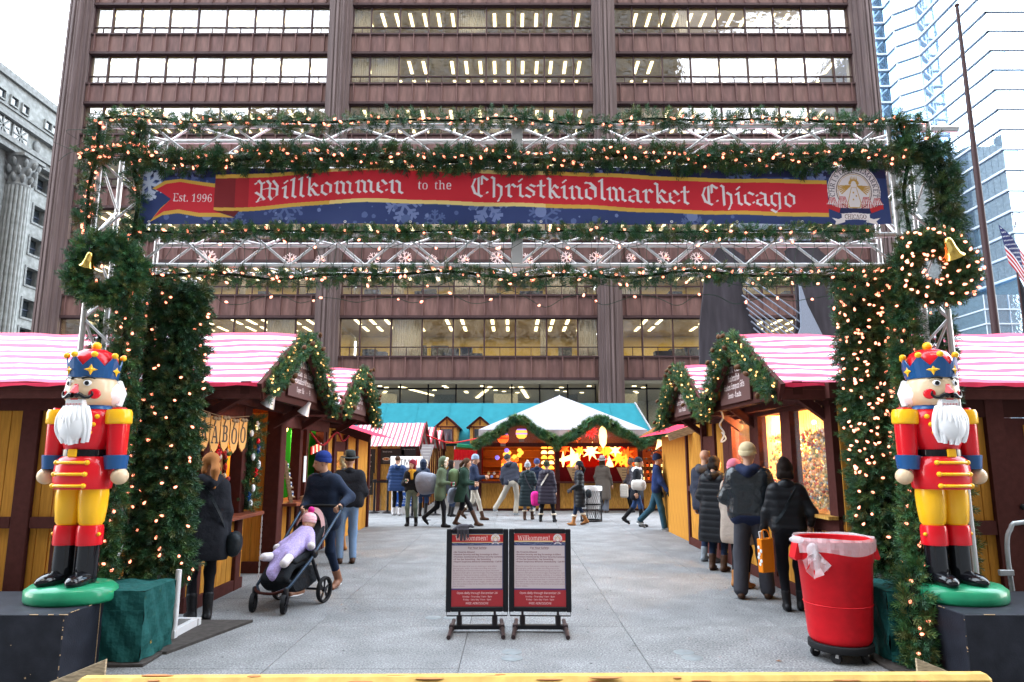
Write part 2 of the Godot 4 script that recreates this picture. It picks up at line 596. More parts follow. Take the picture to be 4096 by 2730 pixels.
func cloud_cover() -> Texture2D:
	var n := FastNoiseLite.new()
	n.seed = 5
	n.frequency = 0.008
	n.fractal_octaves = 4
	var t := NoiseTexture2D.new()
	t.width = 1024
	t.height = 512
	t.seamless = true
	t.noise = n
	var g := Gradient.new()
	g.set_color(0, Color(0, 0, 0)); g.set_color(1, Color(1, 1, 1))
	g.set_offset(0, 0.35); g.set_offset(1, 0.8)
	t.color_ramp = g
	return t

func paving_tex() -> void:
	# granite grain over broad stains, with small dark spots trodden in
	var a := FastNoiseLite.new()
	a.seed = 3
	a.frequency = 0.35
	a.fractal_octaves = 2
	var b := FastNoiseLite.new()
	b.seed = 8
	b.frequency = 0.011
	b.fractal_octaves = 4
	var ia := a.get_seamless_image(640, 640)
	var ib := b.get_seamless_image(640, 640)
	var pa := ia.get_data()
	var pb := ib.get_data()
	for i in pa.size(): pa[i] = int(clampf((0.42 + 0.58 * pa[i] / 255.0) * (0.82 + 0.18 * pb[i] / 255.0) * 255.0, 0, 255))
	var im := Image.create_from_data(640, 640, false, Image.FORMAT_L8, pa)
	rng.seed = 4
	for k in 26: disc(im, Vector2(rr(4, 636), rr(4, 636)), rr(1.0, 2.4), Color(0.3, 0.3, 0.3) if k % 3 else Color(0.75, 0.75, 0.75))
	im.convert(Image.FORMAT_RGB8)
	tex["paving"] = ImageTexture.create_from_image(im)

func make_materials() -> void:
	noise_tex("speck", 0.30, 2, 0.2, 1.0, 0.0, 512, FastNoiseLite.TYPE_SIMPLEX)
	paving_tex()
	noise_tex("blot", 0.012, 5, 0.72, 1.0)
	noise_tex("soft", 0.02, 3, 0.88, 1.0)
	noise_tex("grain", 0.03, 4, 0.62, 1.0, 0.0, 512)
	noise_tex("grain2", 0.03, 4, 0.84, 1.0, 0.0, 256)
	noise_tex("n_fine", 0.12, 3, 0, 1, 3.0)
	noise_tex("n_wave", 0.012, 3, 0, 1, 6.0)
	noise_tex("n_cloth", 0.03, 3, 0, 1, 6.0)
	noise_tex("n_brush", 0.05, 3, 0, 1, 3.0)
	var quilt := Image.create(64, 64, false, Image.FORMAT_RGB8)
	for y in 64:
		for x in 64:
			var t := (y + 2.5 * sin(x * TAU / 64)) / 64.0
			var d := sin(TAU * t) * 0.75 * absf(cos(PI * t))
			quilt.set_pixel(x, y, Color(0.5, 0.5 + 0.45 * d, 0.9))
	tex["n_quilt"] = ImageTexture.create_from_image(quilt)
	# setting
	mat("granite", lin(0.47, 0.47, 0.478), 0.75, {"tex": "paving", "nrm": "n_fine", "ns": 0.25, "scale": Vector3.ONE * 0.21})
	mat("granite2", lin(0.475, 0.475, 0.484), 0.75, {"tex": "paving", "nrm": "n_fine", "ns": 0.25, "scale": Vector3.ONE * 0.24})
	mat("granite3", lin(0.464, 0.465, 0.474), 0.75, {"tex": "paving", "nrm": "n_fine", "ns": 0.25, "scale": Vector3.ONE * 0.19})
	mat("asphalt", lin(0.16, 0.16, 0.165), 0.9, {"tex": "speck"})
	mat("corten", lin(0.19, 0.105, 0.095), 0.55, {"tex": "blot", "scale": V(0.25, 0.05, 0.25), "nrm": "n_fine", "ns": 0.1})
	mat("corten2", lin(0.165, 0.09, 0.085), 0.55, {"tex": "blot", "scale": V(0.3, 0.06, 0.3)})
	mat("corten_col", lin(0.17, 0.125, 0.125), 0.45, {"tex": "blot", "scale": V(0.6, 0.02, 0.6)})
	mat("corten_dark", lin(0.05, 0.028, 0.03), 0.5)
	mat("office_wall", lin(0.62, 0.50, 0.17), 0.8)
	mat("office_ceiling", lin(0.40, 0.33, 0.15), 0.85)
	mat("office_floor", lin(0.12, 0.1, 0.08), 0.9)
	mat("office_dark", lin(0.05, 0.06, 0.09), 0.6)
	mat("strip", Color(1, 1, 0.9), 0.5, {"emit": Color(1.0, 0.93, 0.72), "energy": 1.5})
	mat("curtain", lin(0.42, 0.35, 0.22), 0.9, {"back": Color(0.25, 0.21, 0.12), "nrm": "n_cloth"})
	var g := mat("bronze_glass", Color(0.92, 0.9, 0.9), 0.015, {"metal": 1.0, "tex": "soft", "nrm": "n_wave", "ns": 0.045, "scale": Vector3.ONE * 0.16})
	g.transparency = BaseMaterial3D.TRANSPARENCY_ALPHA
	g.albedo_color.a = 0.15
	g.albedo_texture = null
	var wt := Image.create(4, 4, false, Image.FORMAT_RGB8)
	wt.fill(Color.WHITE)
	g.albedo_texture = ImageTexture.create_from_image(wt)
	mat("lobby_glass", Color(0.8, 0.85, 0.85), 0.02, {"alpha": 0.1})
	mat("shop_glass", Color(0.9, 0.9, 0.9), 0.02, {"alpha": 0.05})
	mat("lobby_wall", lin(0.52, 0.50, 0.38), 0.8, {"tex": "blot"})
	mat("lobby_ceiling", lin(0.62, 0.58, 0.46), 0.85)
	mat("limestone", lin(0.30, 0.315, 0.31), 0.85, {"tex": "blot", "scale": Vector3.ONE * 0.12, "nrm": "n_fine", "ns": 0.2})
	mat("limestone2", lin(0.245, 0.255, 0.255), 0.85, {"tex": "blot", "scale": Vector3.ONE * 0.2})
	mat("win_dark", lin(0.03, 0.04, 0.05), 0.1, {"spec": 0.8})
	mat("mirror_glass", Color(0.80, 0.89, 0.97), 0.03, {"metal": 0.92, "nrm": "n_wave", "ns": 0.04, "scale": Vector3.ONE * 0.12})
	mat("mirror_blue", Color(0.62, 0.74, 0.83), 0.04, {"metal": 0.85, "nrm": "n_wave", "ns": 0.05, "scale": Vector3.ONE * 0.2})
	mat("alu_band", lin(0.42, 0.47, 0.55), 0.5)
	mat("concrete", lin(0.22, 0.20, 0.165), 0.85, {"tex": "blot", "scale": Vector3.ONE * 0.1})
	mat("plate_steel", lin(0.055, 0.048, 0.06), 0.6, {"tex": "blot", "scale": V(0.3, 0.05, 0.3)})
	mat("plate_pale", lin(0.25, 0.28, 0.36), 0.5, {"tex": "soft"})
	# market
	mat("mustard", lin(0.60, 0.27, 0.045), 0.8, {"spec": 0.22, "tex": "grain2", "scale": V(3.0, 0.35, 3.0), "nrm": "n_fine", "ns": 0.15})
	mat("mustard2", lin(0.56, 0.25, 0.04), 0.8, {"spec": 0.22, "tex": "grain2", "scale": V(3.4, 0.3, 3.4), "nrm": "n_fine", "ns": 0.15})
	mat("pine", lin(0.80, 0.42, 0.10), 0.7, {"spec": 0.25, "tex": "grain", "scale": V(3.0, 0.3, 3.0)})
	mat("pine2", lin(0.70, 0.35, 0.075), 0.7, {"spec": 0.25, "tex": "grain", "scale": V(3.4, 0.28, 3.4)})
	mat("trim", lin(0.082, 0.026, 0.022), 0.8, {"spec": 0.2, "tex": "soft", "nrm": "n_fine", "ns": 0.1})
	mat("trim_dark", lin(0.045, 0.014, 0.011), 0.8, {"spec": 0.2})
	mat("soffit", lin(0.34, 0.12, 0.035), 0.75, {"spec": 0.2, "tex": "grain", "scale": V(2, 2, 0.4)})
	mat("counter", lin(0.20, 0.055, 0.03), 0.4)
	mat("stall_inside", lin(0.36, 0.17, 0.055), 0.8)
	mat("red_cloth", lin(0.20, 0.008, 0.012), 0.85)
	mat("green_felt", lin(0.01, 0.20, 0.025), 0.85)
	mat("canvas_white", lin(0.36, 0.355, 0.39), 0.9, {"spec": 0.2, "nrm": "n_wave", "ns": 0.4, "scale": Vector3.ONE * 0.5})
	mat("turquoise", lin(0.025, 0.165, 0.205), 0.95, {"spec": 0.1, "tex": "soft", "scale": Vector3.ONE * 0.2})
	mat("needle", Color.WHITE, 0.55, {"spec": 0.4}).vertex_color_use_as_albedo = true
	mat("tinted", Color.WHITE, 0.35).vertex_color_use_as_albedo = true
	mat("tinted_gloss", Color.WHITE, 0.12, {"metal": 0.4}).vertex_color_use_as_albedo = true
	mat("garland_core", lin(0.012, 0.022, 0.010), 0.95)
	mat("bulb", Color(1, 0.8, 0.7), 0.3, {"emit": Color(1.0, 0.52, 0.40), "energy": 1.6})
	mat("bulb_amber", Color(1, 0.8, 0.6), 0.3, {"emit": Color(1.0, 0.72, 0.40), "energy": 1.3})
	mat("wire", lin(0.015, 0.04, 0.025), 0.6)
	mat("wire_white", lin(0.7, 0.7, 0.68), 0.6)
	mat("alu", lin(0.62, 0.60, 0.60), 0.32, {"metal": 0.55, "rtex": "soft", "scale": Vector3.ONE})
	mat("alu_white", lin(0.66, 0.65, 0.66), 0.4, {"metal": 0.15})
	mat("gold", lin(0.80, 0.52, 0.13), 0.16, {"metal": 1.0})
	mat("galv", lin(0.45, 0.47, 0.49), 0.4, {"metal": 0.5, "tex": "soft"})
	mat("black_paint", lin(0.014, 0.014, 0.018), 0.4)
	mat("black_plinth", lin(0.022, 0.024, 0.034), 0.55, {"tex": "blot", "scale": Vector3.ONE * 0.8, "nrm": "n_fine", "ns": 0.12})
	mat("bare_wood", lin(0.50, 0.34, 0.20), 0.7, {"tex": "grain", "scale": V(0.5, 3, 3)})
	mat("plywood", lin(0.55, 0.42, 0.27), 0.7, {"tex": "grain", "scale": V(0.8, 4, 0.8)})
	mat("old_ply", lin(0.075, 0.065, 0.06), 0.85, {"tex": "blot", "scale": Vector3.ONE * 1.5})
	mat("green_tarp", lin(0.012, 0.085, 0.080), 0.75, {"tex": "soft", "nrm": "n_cloth", "ns": 0.6, "scale": Vector3.ONE * 0.7})
	mat("n_red", lin(0.62, 0.006, 0.014), 0.3, {"coat": 0.9, "cr": 0.06, "nrm": "n_brush", "ns": 0.03})
	mat("n_yellow", lin(0.92, 0.47, 0.012), 0.3, {"coat": 0.8, "cr": 0.08})
	mat("n_blue", lin(0.012, 0.075, 0.22), 0.3, {"coat": 0.8, "cr": 0.08, "nrm": "n_brush", "ns": 0.04})
	mat("n_black", lin(0.006, 0.006, 0.008), 0.15, {"coat": 1.0, "cr": 0.04})
	mat("n_skin", lin(0.66, 0.48, 0.31), 0.3, {"coat": 0.8, "cr": 0.06})
	mat("n_white", lin(0.80, 0.79, 0.80), 0.3, {"coat": 0.7, "cr": 0.08})
	mat("n_green", lin(0.02, 0.27, 0.13), 0.35, {"coat": 0.8, "cr": 0.1, "tex": "soft"})
	mat("can_red", lin(0.62, 0.010, 0.018), 0.42, {"tex": "soft", "nrm": "n_brush", "ns": 0.04})
	mat("liner", lin(0.80, 0.74, 0.77), 0.35, {"alpha": 0.38, "nrm": "n_cloth", "ns": 1.0, "scale": Vector3.ONE * 2.0})
	mat("rubber", lin(0.02, 0.02, 0.022), 0.8)
	mat("plastic_gray", lin(0.25, 0.25, 0.26), 0.5)
	mat("paper", lin(0.72, 0.72, 0.72), 0.8)
	mat("lamp_hot", Color(1, 0.9, 0.7), 0.3, {"emit": Color(1.0, 0.82, 0.5), "energy": 3.0})
	mat("pinecone", lin(0.10, 0.045, 0.02), 0.7)

# ---------------------------------------------------------------- ground
func plaza() -> void:
	struct("ground", B.new().box(V(0, -0.3, -150), V(900, 0.5, 900)), M.asphalt)
	struct("plaza_pavement", B.new().span(-75, 75, -0.2, -0.012, 24, -66), M.granite)
	var pav := Node3D.new()
	pav.name = "paving"
	pav.set_meta("kind", "structure")
	add_child(pav)
	# granite slabs with open joints; three tones share three meshes
	var sx := 1.52
	var sz := 1.36
	for kz in 20:
		for kx in range(-7, 8):
			var x := kx * sx + 0.34
			var z := -1.0 - kz * sz
			var r := rng.randi_range(0, 5)
			var b := obj("slab", slab_mesh(sx, sz), M.granite if r < 3 else M.granite2 if r < 5 else M.granite3, pav)
			b.position = V(x, -0.01 + rr(-0.0012, 0.0012), z)

var _slab: ArrayMesh
func slab_mesh(sx: float, sz: float) -> ArrayMesh:
	if _slab == null:
		_slab = B.new().box(Vector3.ZERO, V(sx - 0.005, 0.02, sz - 0.005), Basis(), 0.002).mesh()
	return _slab

# ---------------------------------------------------------------- dark steel tower
func steel_tower() -> void:
	var t := thing("office_tower", "dark rust-brown steel office tower with wide window bands behind the market", "building", V(0, 0, -63))
	var cols := [-43.55, -17.3, 9.2, 35.3]
	var heads := [8.75, 14.6, 20.0, 25.4, 30.8, 36.2, 41.6, 47.0, 52.4]
	var sp := 2.08
	for x in cols:
		# stepped column
		var b := B.new()
		b.span(x - 0.55, x + 0.55, 0, 75, 1.25, 0.7)
		b.span(x - 0.85, x + 0.85, 0, 75, 0.7, 0.25)
		b.span(x - 1.15, x + 1.15, 0, 75, 0.25, -0.9)
		b.span(x - 0.1, x + 0.1, 0, 75, 1.45, 1.25)
		b.span(x - 0.34, x - 0.28, 0, 75, 1.36, 1.25)
		b.span(x + 0.28, x + 0.34, 0, 75, 1.36, 1.25)
		obj("column", b, M.corten_col, t)
	# side of the tower behind the corner columns
	obj("side_wall", B.new().span(-44.4, -44.1, 0, 75, -0.9, -30), M.corten2, t)
	obj("side_wall", B.new().span(35.8, 36.1, 0, 75, -0.9, -30), M.corten2, t)
	obj("upper_wall", B.new().span(-44.1, 35.8, 54.6, 75, -0.3, -30), M.corten2, t)
	var fins := B.new()
	var low_panes := B.new()
	var low_panels := B.new()
	var rails := B.new()
	var strips := []
	var strip := B.new().box(Vector3.ZERO, V(0.3, 0.05, 2.3)).mesh()
	for bay in 3:
		var x0: float = cols[bay] + 1.15
		var x1: float = cols[bay + 1] - 1.15
		var w := x1 - x0
		var full := w / 8.295
		var edge := (w - full * 7) / 2
		var mull := [x0]
		for k in 8: mull.append(x0 + edge + k * full)
		mull.append(x1)
		for f in heads.size():
			var y: float = heads[f]
			var seen: bool = f in [0, 1, 5, 6, 7]
			# spandrel panels between the fins
			var xs := [x0]
			for k in 17: xs.append(x0 + edge - full * 0.5 + k * full * 0.5 if k > 0 else x0 + edge - full * 0.5)
			xs.append(x1)
			for k in xs.size() - 1:
				var a: float = xs[k] + 0.012
				var c: float = xs[k + 1] - 0.012
				if c - a < 0.1: continue
				if seen:
					obj("spandrel_panel", B.new().span(a, c, y + 0.12, y + sp - 0.1, 0.0, -0.12), M.corten if (k + bay + f) % 3 else M.corten2, t)
				else:
					low_panels.span(a, c, y + 0.12, y + sp - 0.1, 0.0, -0.12)
				if k > 0: fins.span(xs[k] - 0.045, xs[k] + 0.045, y + 0.1, y + sp - 0.06, 0.2, -0.1)
			rails.span(x0, x1, y - 0.12, y + 0.12, 0.14, -0.5)
			rails.span(x0, x1, y + sp - 0.1, y + sp + 0.06, 0.16, -0.5)
			low_panels.span(x0, x1, y + 0.2, y + sp - 0.2, -0.14, -0.5)
			if f == 0: continue
			# the window band under this spandrel
			var s: float = heads[f - 1] + sp + 0.06
			var h: float = y - 0.12
			var rail := s + 0.86
			var fr := B.new()
			for m in mull:
				fr.span(m - 0.07, m + 0.07, s, h, -0.16, -0.42)
			fr.span(x0, x1, rail - 0.04, rail + 0.04, -0.2, -0.4)
			fr.span(x0, x1, h - 0.07, h, -0.2, -0.4)
			for k in 9:
				fr.span((mull[k] + mull[k + 1]) / 2 - 0.025, (mull[k] + mull[k + 1]) / 2 + 0.025, s, rail, -0.22, -0.38)
			obj("window_frame", fr, M.corten_dark, t)
			var ceil_y := y + 0.02
			for k in 9:
				var a: float = mull[k] + 0.07
				var c: float = mull[k + 1] - 0.07
				# each pane sits a hair out of true
				var tilt := rr(-0.006, 0.006)
				var turn := rr(-0.008, 0.008)
				var pb := Basis.from_euler(V(tilt, turn, 0))
				obj("pane", B.new().box(V((a + c) / 2, (rail + h) / 2, -0.32), V(c - a - 0.03, h - rail - 0.14, 0.012), pb), M.bronze_glass, t)
				low_panes.box(V((a + c) / 2, (s + rail) / 2, -0.32), V(c - a - 0.03, rail - s - 0.1, 0.012), pb)
				# drawn curtains in some windows
				var p := rng.randf()
				if p < (0.34 if f != 1 else 0.28):
					var cw := (c - a) if p < 0.2 else (c - a) * rr(0.15, 0.4)
					var left := rng.randf() < 0.5
					var cb := B.new()
					var n := int(cw / 0.11)
					for q in n:
						var xa := (a if left or p < 0.2 else c - cw) + q * cw / n
						var xb := xa + cw / n
						var za := -0.62 - 0.05 * (q % 2)
						var zb := -0.62 - 0.05 * ((q + 1) % 2)
						cb.quad(V(xa, h + 0.1, za), V(xb, h + 0.1, zb), V(xb, s - 0.1, zb), V(xa, s - 0.1, za), V(0, 0, 1))
					obj("curtain", cb, M.curtain, t)
			# office behind the glass
			obj("floor_slab", B.new().span(x0 - 1.0, x1 + 1.0, ceil_y, ceil_y + 0.3, -0.55, -14), M.office_ceiling, t)
			obj("office_floor", B.new().span(x0 - 1.0, x1 + 1.0, s - 0.4, s - 0.1, -0.55, -14), M.office_floor, t)
			obj("office_wall", B.new().span(x0 - 1.0, x1 + 1.0, s - 0.1, ceil_y, -10.5 + rr(-1, 1), -11.9), M.office_wall, t)
			var cores := B.new()
			for q in 3:
				var cx := rr(x0 + 1, x1 - 1)
				cores.span(cx - rr(0.4, 1.4), cx + rr(0.4, 1.2), s - 0.1, s + rr(1.6, 2.4), -8.2, -9.3)
			for q in 7:
				var cx := rr(x0 + 1, x1 - 1)
				cores.span(cx - rr(0.4, 0.9), cx + rr(0.4, 0.9), s - 0.1, s + rr(0.5, 1.2), -2.2, -3.2)
			obj("office_furniture", cores, M.office_dark, t)
			var off := rr(-0.05, 0.05)
			var lit := 1.0 if f > 1 else 0.9
			for k in 17:
				if rng.randf() > 0.86 * lit: continue
				var xx := x0 + edge - full * 0.25 + k * full * 0.5 + off
				if xx > x1 - 0.3: continue
				strips.append(Transform3D(Basis(), V(xx, ceil_y - 0.03, -2.6)))
				strips.append(Transform3D(Basis(), V(xx, ceil_y - 0.03, -6.2)))
			var al := AreaLight3D.new()
			al.name = "office_light"
			al.area_size = Vector2(w - 2, 8.0)
			al.area_normalize_energy = false
			al.light_energy = (0.09 if f > 4 else 0.24 if f != 1 else 0.34) * rr(0.75, 1.1)
			al.light_color = Color(1.0, 0.88, 0.62)
			al.area_range = 20.0
			al.shadow_enabled = true
			al.position = V((x0 + x1) / 2, ceil_y - 0.12, -63 - 4.9)
			al.rotation_degrees = V(-90, 0, 0)
			if f in [1, 2, 3, 5, 6, 7]: add_child(al, true)
		# lobby behind tall glass
		var fr0 := B.new()
		var nb := 9
		for k in nb + 1:
			var mx := lerpf(x0, x1, float(k) / nb)
			fr0.span(mx - 0.07, mx + 0.07, 0, 8.6, -2.9, -3.15)
		fr0.span(x0, x1, 8.05, 8.2, -2.9, -3.15)
		fr0.span(x0, x1, 0.0, 0.2, -2.9, -3.15)
		obj("lobby_frame", fr0, M.black_paint, t)
		for k in nb:
			var a := lerpf(x0, x1, float(k) / nb) + 0.08
			var c := lerpf(x0, x1, float(k + 1) / nb) - 0.08
			obj("lobby_pane", B.new().span(a, c, 0.22, 8.03, -3.0, -3.012), M.lobby_glass, t)
		obj("lobby_ceiling", B.new().span(x0 - 1.2, x1 + 1.2, 8.55, 8.7, -0.3, -24), M.lobby_ceiling, t)
		obj("lobby_wall", B.new().span(x0 - 1.2, x1 + 1.2, 0, 8.5, -22.5, -23), M.lobby_wall, t)
		for k in 4:
			var mx := lerpf(x0 + 2, x1 - 2, k / 3.0)
			obj("lobby_pier", B.new().span(mx - 1.3, mx + 1.3, 0, 8.5, -11.5 - 2 * (k % 2), -13.5), M.lobby_wall, t)
			var dl := B.new()
			for q in 6: dl.lathe([[0.001, 0], [0.22, 0], [0.22, 0.04]], V(mx + rr(-2.5, 2.5), 8.5, -4.5 - q * 1.4), Basis(), 8)
			obj("downlight", dl, M.strip, t)
		var dia := B.new()
		dia.bar(V(x0 + 5, 8.5, -5), V(x0 + 8, 8.5, -18), 0.35, 0.05)
		dia.bar(V(x0 + 14, 8.5, -5), V(x0 + 12, 8.5, -18), 0.35, 0.05)
		dia.bar(V(x0 + 17, 8.5, -5), V(x0 + 18, 8.5, -18), 0.35, 0.05)
		obj("strip_light", dia, M.strip, t)
		var al2 := AreaLight3D.new()
		al2.name = "lobby_light"
		al2.area_size = Vector2(w - 2, 14.0)
		al2.area_normalize_energy = false
		al2.light_energy = 0.11
		al2.light_color = Color(1.0, 0.93, 0.78)
		al2.area_range = 20.0
		al2.shadow_enabled = true
		al2.position = V((x0 + x1) / 2, 8.4, -63 - 12)
		al2.rotation_degrees = V(-90, 0, 0)
		add_child(al2, true)
	stuff(obj("spandrel_fins", fins, M.corten2, t))
	stuff(obj("lower_panes", low_panes, M.bronze_glass, t))
	stuff(obj("backing_panels", low_panels, M.corten2, t))
	obj("floor_beams", rails, M.corten_dark, t)
	many("ceiling_light", strip, M.strip, strips, [], t)

# ---------------------------------------------------------------- pale stone civic building, left
func stone_building() -> void:
	# the wall stands on the plane x = -80 and faces the plaza; z runs away from us
	var t := thing("stone_civic_building", "pale grey stone civic building with giant fluted columns, left of the dark tower", "building", V(-80, 0, 0))
	var b := B.new()
	var holes := [[-109.3, -112.4, 46.0, 48.6], [-109.3, -112.4, 40.3, 43.2], [-109.3, -112.4, 34.9, 37.7], [-109.3, -112.4, 29.6, 32.5], [-109.3, -112.4, 24.2, 27.2], [-109.3, -112.4, 19.0, 22.4]]
	# the wall in pieces round the window column
	b.span(-12, 0, 0, 62, -70, -109.3)
	b.span(-12, 0, 0, 62, -112.4, -150)
	var ys := [0.0, 19.0, 22.4, 24.2, 27.2, 29.6, 32.5, 34.9, 37.7, 40.3, 43.2, 46.0, 48.6, 62.0]
	for k in range(0, ys.size(), 2): b.span(-12, 0, ys[k], ys[k + 1], -109.3, -112.4)
	obj("wall", b, M.limestone, t)
	for h in holes:
		var w := obj("window", B.new().span(-1.3, -1.2, h[2], h[3], h[0], h[1]), M.win_dark, t)
		var fr := B.new()
		fr.span(-1.2, -1.08, h[2], h[3], (h[0] + h[1]) / 2 - 0.12, (h[0] + h[1]) / 2 + 0.12)
		fr.span(-1.19, -1.07, (h[2] + h[3]) / 2 - 0.1, (h[2] + h[3]) / 2 + 0.1, h[0], h[1])
		obj("sash", fr, M.office_dark, w)
		var su := B.new()
		su.span(0, 0.16, h[2] - 0.35, h[2] - 0.003, h[0] + 0.4, h[1] - 0.4)
		su.span(0, 0.12, h[3] + 0.003, h[3] + 0.3, h[0] + 0.4, h[1] - 0.4)
		su.span(0, 0.12, h[2], h[3], h[0] + 0.4, h[0] + 0.003)
		su.span(0, 0.12, h[2], h[3], h[1] - 0.003, h[1] - 0.4)
		obj("surround", su, M.limestone2, w)
	# stone courses
	var jo := B.new()
	for k in 22: jo.span(-0.02, 0.035, 22 + k * 1.14, 23.08 + k * 1.14, -108.4, -105.6 + 0.2 * (k % 2))
	for k in 22: jo.span(-0.02, 0.035, 22 + k * 1.14, 23.08 + k * 1.14, -113.2, -115.0)
	stuff(obj("ashlar_courses", jo, M.limestone, t))
	# entablature, frieze and attic
	var e := B.new()
	e.span(0, 1.9, 50.2, 51.0, -70, -150)
	e.span(0, 1.5, 49.2, 50.2, -70, -150)
	e.span(0, 0.9, 54.4, 55.0, -70, -150)
	e.span(0, 0.5, 60.9, 62.2, -70, -150)
	e.span(0, 0.25, 56.3, 56.6, -70, -150)
	obj("cornice", e, M.limestone2, t)
	for k in 7:
		var z := -84.0 - k * 4.0
		if k == 6: break
		var la := B.new()
		la.span(0, 0.3, 51.4, 54.2, z - 1.75, z + 1.75)
		for q in 4:
			var an := q * PI / 4
			la.bar(V(0.36, 52.8, z) + V(0, cos(an), sin(an)) * 1.55, V(0.36, 52.8, z) - V(0, cos(an), sin(an)) * 1.55, 0.2, 0.24)
		obj("lattice_panel", la, M.limestone, t)
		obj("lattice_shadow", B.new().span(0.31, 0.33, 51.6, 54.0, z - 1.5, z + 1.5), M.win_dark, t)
	for a in [[-98.4, -99.9], [-101.2, -102.7], [-103.8, -105.2], [-109.3, -110.8], [-111.1, -112.7], [-117.5, -119]]:
		var w := obj("window", B.new().span(0.004, 0.02, 57.1, 58.45, a[0], a[1]), M.win_dark, t)
		var su := B.new()
		su.span(0.0, 0.35, 56.9, 57.095, a[0] + 0.15, a[1] - 0.15)
		su.span(0.0, 0.35, 58.455, 58.6, a[0] + 0.15, a[1] - 0.15)
		su.span(0.0, 0.35, 57.1, 58.45, a[0] + 0.15, a[0] + 0.003)
		su.span(0.0, 0.35, 57.1, 58.45, a[1] - 0.003, a[1] - 0.15)
		obj("surround", su, M.limestone, w)
	# a carved shield on the frieze
	obj("carved_shield", B.new().ball(V(0.2, 52.9, -108.0), V(0.4, 1.1, 0.8), Basis(), 10, 6), M.limestone2, t)
	# giant fluted columns with leafy capitals
	for z in [-104.3, -94.0, -84.0, -117.2]:
		var sh := B.new()
		var r := 2.0 if z != -117.2 else 1.3
		var n := 20
		for k in n:
			var a := TAU * k / n
			sh.rod(V(0.6 + cos(a) * r * 0.9, 16, z + sin(a) * r * 0.9), V(0.6 + cos(a) * r * 0.82, 44.1, z + sin(a) * r * 0.82), r * 0.15, 6, r * 0.135)
		sh.lathe([[r * 0.9, 16], [r * 0.82, 44.1]], V(0.6, 0, z), Basis(), 20)
		sh.lathe([[r * 1.3, 13], [r * 1.3, 14.6], [r * 1.15, 15.2], [r * 1.05, 16]], V(0.6, 0, z), Basis(), 20)
		var c := obj("column", sh, M.limestone, t)
		var cp := B.new()
		cp.lathe([[r * 0.9, 44.1], [r * 0.95, 44.4], [r * 0.88, 44.5], [r * 0.95, 46.5], [r * 1.2, 48.4], [r * 1.25, 48.8]], V(0.6, 0, z), Basis(), 16)
		for ring in 3:
			for k in 10:
				var a := TAU * (k + 0.5 * ring) / 10
				var q := V(0.6 + cos(a) * r * (1.0 + 0.1 * ring), 45.3 + ring * 1.25, z + sin(a) * r * (1.0 + 0.1 * ring))
				cp.ball(q, V(0.34, 0.62, 0.3) * (r / 2.0) * 1.2, Basis.from_euler(V(0, -a, -0.4)), 6, 5)
		cp.span(0.6 - r * 1.2, 0.6 + r * 1.2, 48.7, 49.2, z - r * 1.25, z + r * 1.25)
		obj("capital", cp, M.limestone2, c)
	# rusticated base course
	var ba := B.new()
	for k in 3: ba.span(-0.1, 2.3 - k * 0.5, 10 + k * 1.7, 11.6 + k * 1.7, -70, -150)
	ba.span(0, 2.6, 0, 10, -70, -150)
	obj("base_course", ba, M.limestone2, t)

